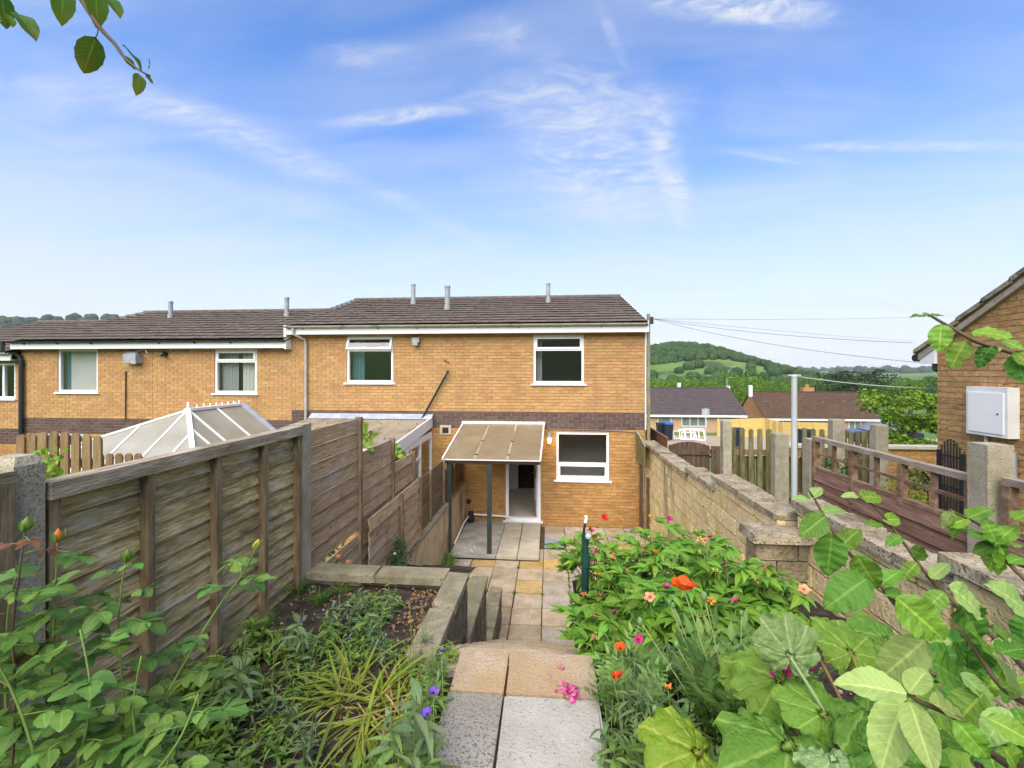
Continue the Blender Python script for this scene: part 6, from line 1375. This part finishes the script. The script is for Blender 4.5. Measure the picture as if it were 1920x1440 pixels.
for k in range(64):
    x, y = (rng.uniform(.27,.75) if k < 44 else rng.uniform(.22,.30)), rng.uniform(1.15,2.6); sc = rng.uniform(.8,1.3); z = rbz(x,y)
    if x < .32 and 1.95 < y < 2.4: x += .14
    o = thing('bed_plant', 'low lance-leaved plant ' + ('hanging over the right edge of the path' if x < .42 else 'between the ferny poppies of the right bed'), 'plant', (x,y,z), 'lance-leaved plants along the right bed edge'); link('foliage', rng.choice(WEED), o, (x,y,z), (0,0,rng.uniform(0,6)), (sc,sc,sc*1.1))
# ------------------------------------------------------------------ rhubarb
def rhub(m, seed):
    rr = random.Random(seed); mb = MB(); nr, na = 10, 81; vs_ = [(0,0,0)]; uvs = [(.5,0)]
    for i in range(1, nr+1):
        f = i/nr
        for k in range(na):
            th = -math.pi + 2*math.pi*(k+.5)/na                     # 0 = tip direction (+Y)
            rad = (.50 + .20*math.cos(th) + .10*abs(math.sin(th*1.5)))*(1-.75*math.exp(-((abs(th)-math.pi)/.28)**2)) * (1 + .07*math.sin(9*th+seed)*f + .03*rr.uniform(-1,1)*f)
            x, y = rad*f*math.sin(th), rad*f*math.cos(th)
            z = .05*abs(math.sin(4.5*th))*f + .06*noise.noise(Vector((x*9,y*9,seed))) + .035*noise.noise(Vector((x*20,y*20,seed))) + .05*math.sin(9*f+3*math.sin(2*th+seed))*f*.45 + .03*math.sin(7*f*3+5*th)*f - .16*f*f*(1+.5*math.sin(2*th+seed)) + .05*rr.uniform(-1,1)*(1 if i == nr else .3)*f
            vs_.append((x, y, z)); uvs.append((.5+.5*abs(math.sin(4.5*th))*min(1, f*1.2), f))
    fs = [(0, 1+k, 1+(k+1)%na) for k in range(na)]
    for i in range(nr-1):
        for k in range(na): a_ = 1+i*na; k2 = (k+1)%na; fs.append((a_+k, a_+k2, a_+na+k2, a_+na+k))
    fs = [f for f in fs]; mb.add(vs_, [tuple(reversed(f)) for f in fs], uvs); return mb.mesh('rhubarb_leaf', m, smooth=True, centre=False)[0]
RH = {m: [rhub(m, k) for k in range(3)] for m in ('rhubarb_leaf','rhubarb_pale','rhubarb_yellow')}
rh = thing('rhubarb_plant', 'big rhubarb plant with crinkled leaves in the near right bed', 'rhubarb', (1.15, 1.25, 2.0))
rroot = Vector((1.15,1.3,2.0))
RL = [((1310,1410),1.45,.17,'rhubarb_yellow',(-.2,-.5,1),(-.9,-.3,0)),((1478,1395),1.30,.21,'rhubarb_leaf',(-.1,-.6,1),(-.5,-.8,-.2)),((1482,1232),1.50,.125,'rhubarb_pale',(0,-1,.35),(.1,.35,1)),((1500,1165),1.75,.12,'rhubarb_leaf',(0,.1,1),(-.8,.2,.1)),
      ((1596,1225),1.62,.14,'rhubarb_leaf',(0,-.7,1),(.2,.6,.4)),((1625,1330),1.35,.17,'rhubarb_leaf',(0,-.7,1),(.3,-.8,0)),((1462,1275),1.62,.16,'rhubarb_leaf',(-.1,-.4,1),(-.9,.0,-.1)),((1545,1340),1.42,.13,'rhubarb_leaf',(.1,-.6,1),(-.3,.5,.2)),
      ((1650,1415),1.22,.15,'rhubarb_leaf',(.1,-.7,1),(.6,-.5,0)),((1730,1430),1.2,.14,'rhubarb_leaf',(0,-.6,1),(.8,-.1,0)),((1700,1270),1.55,.15,'rhubarb_leaf',(0,-.6,1),(.8,.3,0)),((1560,1420),1.25,.12,'rhubarb_pale',(0,-.6,1),(-.1,-.9,0)),((1780,1330),1.45,.15,'rhubarb_leaf',(0,-.6,1),(.6,.4,0)),((1400,1265),1.75,.10,'rhubarb_leaf',(-.2,-.4,1),(-.9,.2,-.1)),
      ((1850,1390),1.3,.15,'rhubarb_leaf',(0,-.6,1),(.6,.1,0)),((1660,1200),1.8,.13,'rhubarb_leaf',(0,-.6,1),(.3,.7,.2)),((1820,1240),1.7,.15,'rhubarb_leaf',(0,-.6,1),(.7,.3,0))]
for (q, zc_, r_, m, nn, dd) in RL:
    p = W(q[0], q[1], zc_); link('leaf', rng.choice(RH[m]), rh, p, orient(Vector(dd), Vector(nn)).to_quaternion(), (r_/.70,)*3)
    stem(rh, smooth_path([rroot + rv(.05)*Vector((1,1,0)).length*.5, rroot.lerp(p,.55)+Vector((0,0,.03)), p], 3), .009, .005, 'stem_red' if m != 'rhubarb_pale' else 'stem_pale', 7, 'stalk')
# magenta blooms
mg = thing('magenta_peony_bloom', 'crimson-magenta peony bloom lying under the pale rhubarb leaf', 'flower', W(1480,1250,1.62))
for k in range(46):
    p = W(1480+rng.uniform(-36,38), 1250+rng.uniform(-12,10), 1.62+rng.uniform(-.03,.03)); put_leaf(mg, 'petal_magenta', p, rv(1)+UP*.2, UP+rv(.8), rng.uniform(.018,.032), 'petal')
mp2 = thing('fallen_petals', 'heap of bright pink fallen petals on the edge of the path', 'petals', W(1066,1298,2.17))
for k in range(48):
    a = rng.uniform(0,6.28); r_ = rng.gauss(0,.035); x, y = .105+r_*math.cos(a)*1.2, 2.18+r_*math.sin(a); put_leaf(mp2, rng.choice(['petal_pink','petal_magenta','petal_pink']), Vector((x,y,2.075+rng.uniform(0,.03))), rv(1)+UP*.1, UP+rv(.7), rng.uniform(.016,.028), 'petal')
fp2 = thing('fallen_petal', 'lone pink petal dropped on the buff landing slab', 'petals', W(1048,1252,2.36))
for k in range(3): put_leaf(fp2, 'petal_pink', W(1048+4*k,1252,2.34), rv(1), UP+rv(.3), .022, 'petal')

# ------------------------------------------------------------------ ivy, climbers, lower bed
iv = thing('ivy_clump', 'bright young ivy trailing down beside the thick concrete post', 'ivy', (-2.03, 1.66, 2.5))
stem(iv, smooth_path([W(88,850,1.95), W(96,900,1.95), W(92,960,1.95)]), .003, .002, 'stem_green', 5)
for k in range(95):
    t = rng.random()**1.3; px_ = 60+rng.uniform(0,60)*(1-.55*t); py_ = 842+118*t; p = W(px_ if t < .35 else 90+rng.uniform(-10,14), py_, 2.0+rng.uniform(-.08,.03)); put_leaf(iv, 'ivy', p, rv(1)-UP*.6, (CAM-p).normalized()+rv(.6), rng.uniform(.018,.035))
for (nm, lb, cx_, cy_, zc_, n, sx, sy) in (('climbing_shrub','bright leafy climber poking over the middle plank panel',688,825,5.2,40,14,26),('climbing_shrub','bright leafy climber poking over the short plank panel',748,850,6.6,34,14,16),('climbing_shrub','small sprig of yellow-green leaves over the lap fence rail',147,890,3.2,8,7,5),('climbing_shrub','thin yellow-green shoot over the tall plank panel',680,795,5.2,8,4,10)):
    q = W(cx_, cy_, zc_); zq = lerpc([(0,1.7),(3,1.6),(6,.5),(8,-.03),(11,-.03)], q.y); t = thing(nm, lb, 'climber', (q.x, q.y, zq), 'climbers behind the left fence'); stem(t, [Vector((q.x,q.y,zq)), q], .008, .003, 'stem_brown', 5)
    for k in range(n): p = W(cx_+rng.gauss(0,sx*.6), cy_+rng.gauss(0,sy*.6), zc_+rng.uniform(-.1,.1)); put_leaf(t, 'ivy', p, rv(1), (CAM-p).normalized()+rv(.8), rng.uniform(.05,.08)*zc_/5.5)
nb = thing('slit_backing_foliage', 'added dark foliage hiding the bright wall behind the fence slit', 'shrub', (-2.55, 4.2, 1.1)); mb = MB()  # added foliage: hides the sunlit facade so the fence slit stays dark
for k in range(16):
    for q in range(50):
        p = Vector((-2.5,3.75+.07*k,1.45)) + rv(.28); l_ = .07; leaf_geo(mb, 'lance', l_, l_*.5, nv=3, nu=1, T=Matrix.Translation(p) @ orient(rv(1), UP+rv(.6)).to_4x4())
mb.build('foliage', 'shrub_leaf', nb, smooth=True); stem(nb, [Vector((-2.55,4.2,.9)), Vector((-2.5,4.2,1.5))], .02, .01, 'stem_brown', 6, 'trunk')
lbz = lambda y: lerpc([(3.7,1.35),(4.8,1.3),(6.0,.95)], y)
def leaf_ball(mb, cpt, r, n, L, kind='lance', wd=.45, sq=(1,1,1), shell=.5):
    for k in range(n):
        d_ = rv(1).normalized(); rr_ = r*(shell+(1-shell)*rng.random()); p = cpt + Vector((d_.x*sq[0], d_.y*sq[1], d_.z*sq[2]))*rr_; l_ = L*rng.uniform(.6,1.2)
        leaf_geo(mb, kind, l_, l_*wd, nv=3, fold=.3, droop=.5, nu=1, T=Matrix.Translation(p) @ orient(d_+rv(.7), UP+d_*.5+rv(.5)).to_4x4())
sb = thing('lower_bed_shrub', 'dense dark green shrub at the foot of the leaning plank panel', 'shrub', (-1.72, 5.5, 1.1)); mb = MB()
sc_ = W(738,1043,5.6)
for k in range(9): leaf_ball(mb, sc_+Vector((rng.uniform(-.16,.16), rng.uniform(-.2,.2), rng.uniform(-.1,.13))), .13, 120, .045)
mb.build('foliage', 'shrub_leaf', sb, smooth=True); stem(sb, [Vector((sc_.x,sc_.y,lbz(sc_.y)-.05)), sc_], .015, .008, 'stem_brown', 6, 'trunk')
MB().ball(W(740,1038,5.4), .02, 1).build('flower', 'curtain_white', sb)
for px_, py_ in ((634,1047),(653,1058)):
    p = W(px_, py_, 4.3); t = thing('peach_rose', 'peach coloured rose bloom above the concrete bed edge', 'rose', (p.x,p.y,lbz(p.y)), 'peach roses in the lower bed'); stem(t, [Vector((p.x,p.y,lbz(p.y))), p], .004, .003)
    for k in range(9): put_leaf(t, 'petal_peach', p, rv(1)+UP*.5, UP+rv(.5), .04, 'petal')
    for k in range(14): q = p - UP*rng.uniform(.05,.2) + rv(.07); put_leaf(t, 'rose', q, rv(1), UP+rv(.5), .045)
for k in range(16):
    x, y = rng.choice([(-.115-.457*rng.randint(0,3), rng.uniform(5.8,8.2)), (rng.uniform(-1.9,1.9), 10.33), (-1.96, rng.uniform(6.6,8.3)), (.342, rng.uniform(6,9.5))]); t = thing('joint_weed', 'tiny green weed sprouting from a paving joint of the patio', 'weed', (x,y,0), 'weeds in the patio joints'); link('blades', TUFT[k % 3], t, (x,y,.0), (0,0,k), (.28,.28,.3))
wd_ = thing('patio_weed', 'wispy green weed at the foot of the left canopy post', 'weed', (-1.93, 8.1, 0)); 
for k in range(3): link('blades', TUFT[k], wd_, (-1.9+.05*k, 8.25-.25*k, 0), (0,0,k), (1.4,1.4,1.5))
mb = MB()
for k in range(30):
    x, y = rng.uniform(-1.95,-1.5), rng.uniform(7.6,8.9); leaf_geo(mb, 'round', .05, .05, nv=2, nu=1, T=Matrix.Translation((x,y,.09 if y > 8.4 and x > -1.93 else .02)) @ orient(Vector((rng.uniform(-1,1),rng.uniform(-1,1),0)), UP+rv(.3)).to_4x4())
tag(mb.build('patio_petals', 'curtain_white'), 'scattered white petals on the patio by the canopy post', 'petals', kind='stuff')
# ------------------------------------------------------------------ trees beyond
def crown_mesh(n_cl, rx, ry, rz, leaf, per, m, sq=.75, flat=False):
    mb = MB()
    for k in range(n_cl):
        d_ = rv(1).normalized()*rng.uniform(.35,1)**.5; cpt = Vector((d_.x*rx, d_.y*ry, d_.z*rz)); r_ = rx*rng.uniform(.20,.36)
        for q in range(per):
            e = rv(1).normalized(); p = cpt + Vector((e.x, e.y, e.z*(.35 if flat else sq)))*r_*rng.uniform(.55,1.05); l_ = leaf*rng.uniform(.6,1.3)
            T = orient(e+rv(.8), e*.7+UP*.6+rv(.5)); vs_ = [p + T @ Vector(v)*l_ for v in ((0,-.5,0),(.32,0,.06),(0,.5,-.05),(-.32,0,.06))]; mb.add(vs_, [(0,1,2,3)], [(.5,0),(1,.5),(.5,1),(0,.5)])
    return mb.mesh('crown', m, centre=False)[0]
CR = {'a': [crown_mesh(26, 1, 1, .85, .085, 70, 'tree_leaf') for k in range(3)], 'b': [crown_mesh(26, 1, 1, .85, .085, 70, 'tree_bright') for k in range(3)], 'c': [crown_mesh(16, 1, 1, .6, .07, 90, 'cedar_leaf', flat=True) for k in range(2)]}
def tree(name, label, p, h, w, kind, group=None, cz=.6):
    p = Vector(p); t = thing(name, label, 'tree', p, group); cc = p + Vector((0,0,h*cz))
    P = [p-UP*.3, p+Vector((.05*w,0,h*.3)), p+Vector((0,.03*w,h*.62))]; tk = MB(); tk.tube(P, [w*.05,w*.038,w*.015], 7)
    for k in range(5): a = k*1.3; tk.tube([P[1]+UP*h*.05*k, P[1]+UP*h*(.12+.05*k)+Vector((math.cos(a),math.sin(a),.3))*w*.25], [w*.018,w*.006], 5)
    tk.build('trunk', 'bark', t); link('crown', rng.choice(CR[kind]), t, cc, (0,0,rng.uniform(0,6)), (w*.5, w*.5, h*(1-cz)*1.12)); return t
GT = 'trees beyond the bungalows'
for i, (px_, top, zc_, w, k) in enumerate(((1232,706,92,8,'b'),(1262,702,98,9,'b'),(1292,708,90,8,'b'),(1318,704,96,8,'b'),(1345,710,88,7,'b'),(1388,692,100,10,'b'),(1362,702,120,10,'a'),(1425,706,105,9,'b'),(1455,702,115,10,'a'),(1485,706,105,9,'b'),(1510,704,125,11,'a'),(1410,716,82,6,'b'),(1640,712,110,10,'a'),(1672,704,130,12,'a'),(1705,708,100,9,'b'),(1740,702,120,11,'a'),(1600,708,120,9,'a'),(1245,718,80,6,'b'),(1570,702,140,11,'a'),(1540,706,130,10,'a'),(1770,705,110,10,'a'))):
    q = W(px_, top, zc_); zg = gz(q.x, q.y)
    tree('broadleaf_tree', 'bright green rounded tree beyond the bungalow roofs' if k == 'b' else 'darker green rounded tree beyond the bungalow roofs', (q.x,q.y,zg), (q.z-zg)/.97, w, k, GT + (', bright ones' if k == 'b' else ', darker ones'), .55)
for px_, top, w in ((1552,676,9),(1578,688,7),(1604,672,11)):
    q = W(px_, top, 82); zg = gz(q.x,q.y); tree('cedar_tree', 'tall dark cedar with flat layered crown behind the brown roof', (q.x,q.y,zg), (q.z-zg)/1.0, w, 'c', 'dark cedars behind the brown roof', .66)
# small maple by the gable
mt = thing('maple_tree', 'small yellow-green maple with drooping crown beside the gable house', 'tree', (8.0, 12.4, .3)); mb = MB()
m0 = W(1705, 800, 13.5)
mz = .2
for k in range(46):
    t = rng.random(); cpt = W(1622+rng.uniform(0,155)*(1 if k % 3 else .6)+(0 if k % 3 else 50), 738+rng.uniform(0,115), 13.5+rng.uniform(-.9,.9))
    if cpt.z > 0 and (abs((cpt-m0).x) > 1.0) and k % 3 == 0: cpt.z -= .15
    for q in range(60):
        e = rv(1).normalized(); p = cpt + Vector((e.x,e.y,e.z*.7))*.30*rng.uniform(.5,1.05); l_ = .15*rng.uniform(.6,1.3); T = orient(e-UP*.6+rv(.6), UP*.7+e*.5+rv(.4)); mb.add([p+T@Vector(v)*l_ for v in ((0,-.5,0),(.38,0,.06),(0,.5,-.05),(-.38,0,.06))], [(0,1,2,3)], [(.5,0),(1,.5),(.5,1),(0,.5)])
mb.build('crown', 'maple_leaf', mt)
tk = MB(); b0 = Vector((m0.x, m0.y, .2)); tk.tube(smooth_path([b0, b0+Vector((.1,0,.8)), m0-UP*.1]), .05, 7)
for k in range(7): a = k*.95; tk.tube([b0+UP*(.7+.13*k), b0+UP*(1.3+.15*k)+Vector((math.cos(a),math.sin(a)*.6,0))*.9], [.025,.008], 5)
tk.build('trunk', 'bark', mt)
# shrubs in the side garden
for (px_, py_, zc_, r_, lb, m) in ((1560,880,6.6,.20,'leafy weeds at the foot of the picket fence','tree_leaf'),(1700,925,6.2,.25,'bushy green plant under the maple by the gable','tree_bright'),(1740,900,6.6,.22,'pale leafy plant beside the iron gate','tree_leaf')):
    q = W(px_, py_, zc_); zg = lerpc([(0,1.95),(4,1.9),(8.5,1.2),(10,.5),(12,-.05),(14,-.1)], q.y); t = thing('side_shrub', lb, 'shrub', (q.x,q.y,zg), 'small shrubs in the side garden'); mb = MB()
    for k in range(7): leaf_ball(mb, q+Vector((rng.uniform(-.2,.2),rng.uniform(-.15,.15),rng.uniform(-.15,.1))), r_*.7, 70, .06, wd=.5)
    mb.build('foliage', m, t, smooth=True); stem(t, [Vector((q.x,q.y,zg-.02)), q], .012, .006, 'stem_brown', 5, 'trunk')
# woods on the hills, one mass each
def lump(mb, p, r):
    bm = bmesh.new(); bmesh.ops.create_icosphere(bm, subdivisions=2, radius=1)
    sd_ = rng.uniform(0,99); vs_ = []
    for v in bm.verts:
        f = 1 + .30*noise.noise(v.co*2.1 + Vector((sd_,0,0))) + .16*noise.noise(v.co*5 + Vector((0,sd_,0))); vs_.append(p + Vector((v.co.x, v.co.y, v.co.z*1.05))*r*f)
    fs = [tuple(v.index for v in f.verts) for f in bm.faces]; bm.free(); mb.add(vs_, fs)
mat('wood_green', [c(.011,.030,.008), c(.024,.055,.012), c(.045,.088,.017)], .95, .35, detail=3, rnd=.30, hue=.02, bump=1, bscale=1.2)
mat('wood_far', [c(.016,.036,.016), c(.032,.060,.024)], .95, .05, detail=3, rnd=.3, hue=.02)
mb = MB(); n = 0
while n < 1900:
    x, y = rng.uniform(95, 400), rng.uniform(560, 800)
    u = (x-196)/82; z = gz(x,y)
    fld = x < 232 and z < 11 and z > -2 and y < 690
    if fld and rng.random() < .93: continue
    if z < -6 and rng.random() < .5: continue
    r_ = rng.uniform(2.6,5.6); lump(mb, Vector((x,y,z+r_*.5)), r_); n += 1
for k in range(26): x = 150 + k*6 + rng.uniform(-2,2); y = 585 + rng.uniform(-6,6); r_ = rng.uniform(3,4.5); lump(mb, Vector((x,y,gz(x,y)+r_*.5)), r_)
tag(mb.build('hill_wood', 'wood_green', smooth=True), 'dense dark wood covering the rounded hill', 'wood', kind='stuff')
mb = MB()
for k in range(900):
    d_ = rng.uniform(1700, 3300); px_ = rng.uniform(1380, 1950); q = CAM + ray(px_, 700)*d_; r_ = rng.uniform(8,20); 
    if noise.noise(Vector((q.x*.003, q.y*.003, 5))) < -.05: continue
    lump(mb, Vector((q.x,q.y,gz(q.x,q.y)+r_*.4)), r_)
tag(mb.build('far_wood', 'wood_far', smooth=True), 'distant wooded ridge fading blue on the horizon', 'wood', kind='stuff')
mb = MB()
for k in range(520):
    x, y = -1360+rng.gauss(0,420), 1090+rng.gauss(0,230)
    if noise.noise(Vector((x*.006, y*.006, 8))) < -.12 and gz(x,y) < 128: continue
    r_ = rng.uniform(7,13); lump(mb, Vector((x,y,gz(x,y)+r_*.4)), r_)
tag(mb.build('left_hill_wood', 'wood_far', smooth=True), 'trees along the skyline hill above the left roofs', 'wood', kind='stuff')
mb = MB()
for k in range(260):
    d_ = rng.uniform(160, 520); px_ = rng.uniform(1200, 1900); q = CAM + ray(px_, 705)*d_; r_ = rng.uniform(3.5,6.5)
    if abs(q.x-200) < 110 and q.y > 540: continue
    lump(mb, Vector((q.x,q.y,gz(q.x,q.y)+r_*.5)), r_)
tag(mb.build('valley_wood', 'wood_green', smooth=True), 'broken belt of valley trees below the wooded hill', 'wood', kind='stuff')

# ------------------------------------------------------------------ haze in the valley air
hm = bpy.data.materials.new('haze_air'); hm.use_nodes = True; nt_ = hm.node_tree
for n__ in list(nt_.nodes):
    if n__.type != 'OUTPUT_MATERIAL': nt_.nodes.remove(n__)
pv = nt_.nodes.new('ShaderNodeVolumePrincipled'); pv.inputs['Color'].default_value = (.93,.96,1,1); pv.inputs['Density'].default_value = .00008; pv.inputs['Anisotropy'].default_value = .0
nt_.links.new(pv.outputs[0], [n__ for n__ in nt_.nodes if n__.type == 'OUTPUT_MATERIAL'][0].inputs['Volume']); M['haze_air'] = hm
hz_ = MB().box(-5000, 5000, -5000, 6000, -40, 260).build('haze', 'haze_air'); tag(hz_, 'thin pale haze filling the valley air', 'haze', kind='stuff')
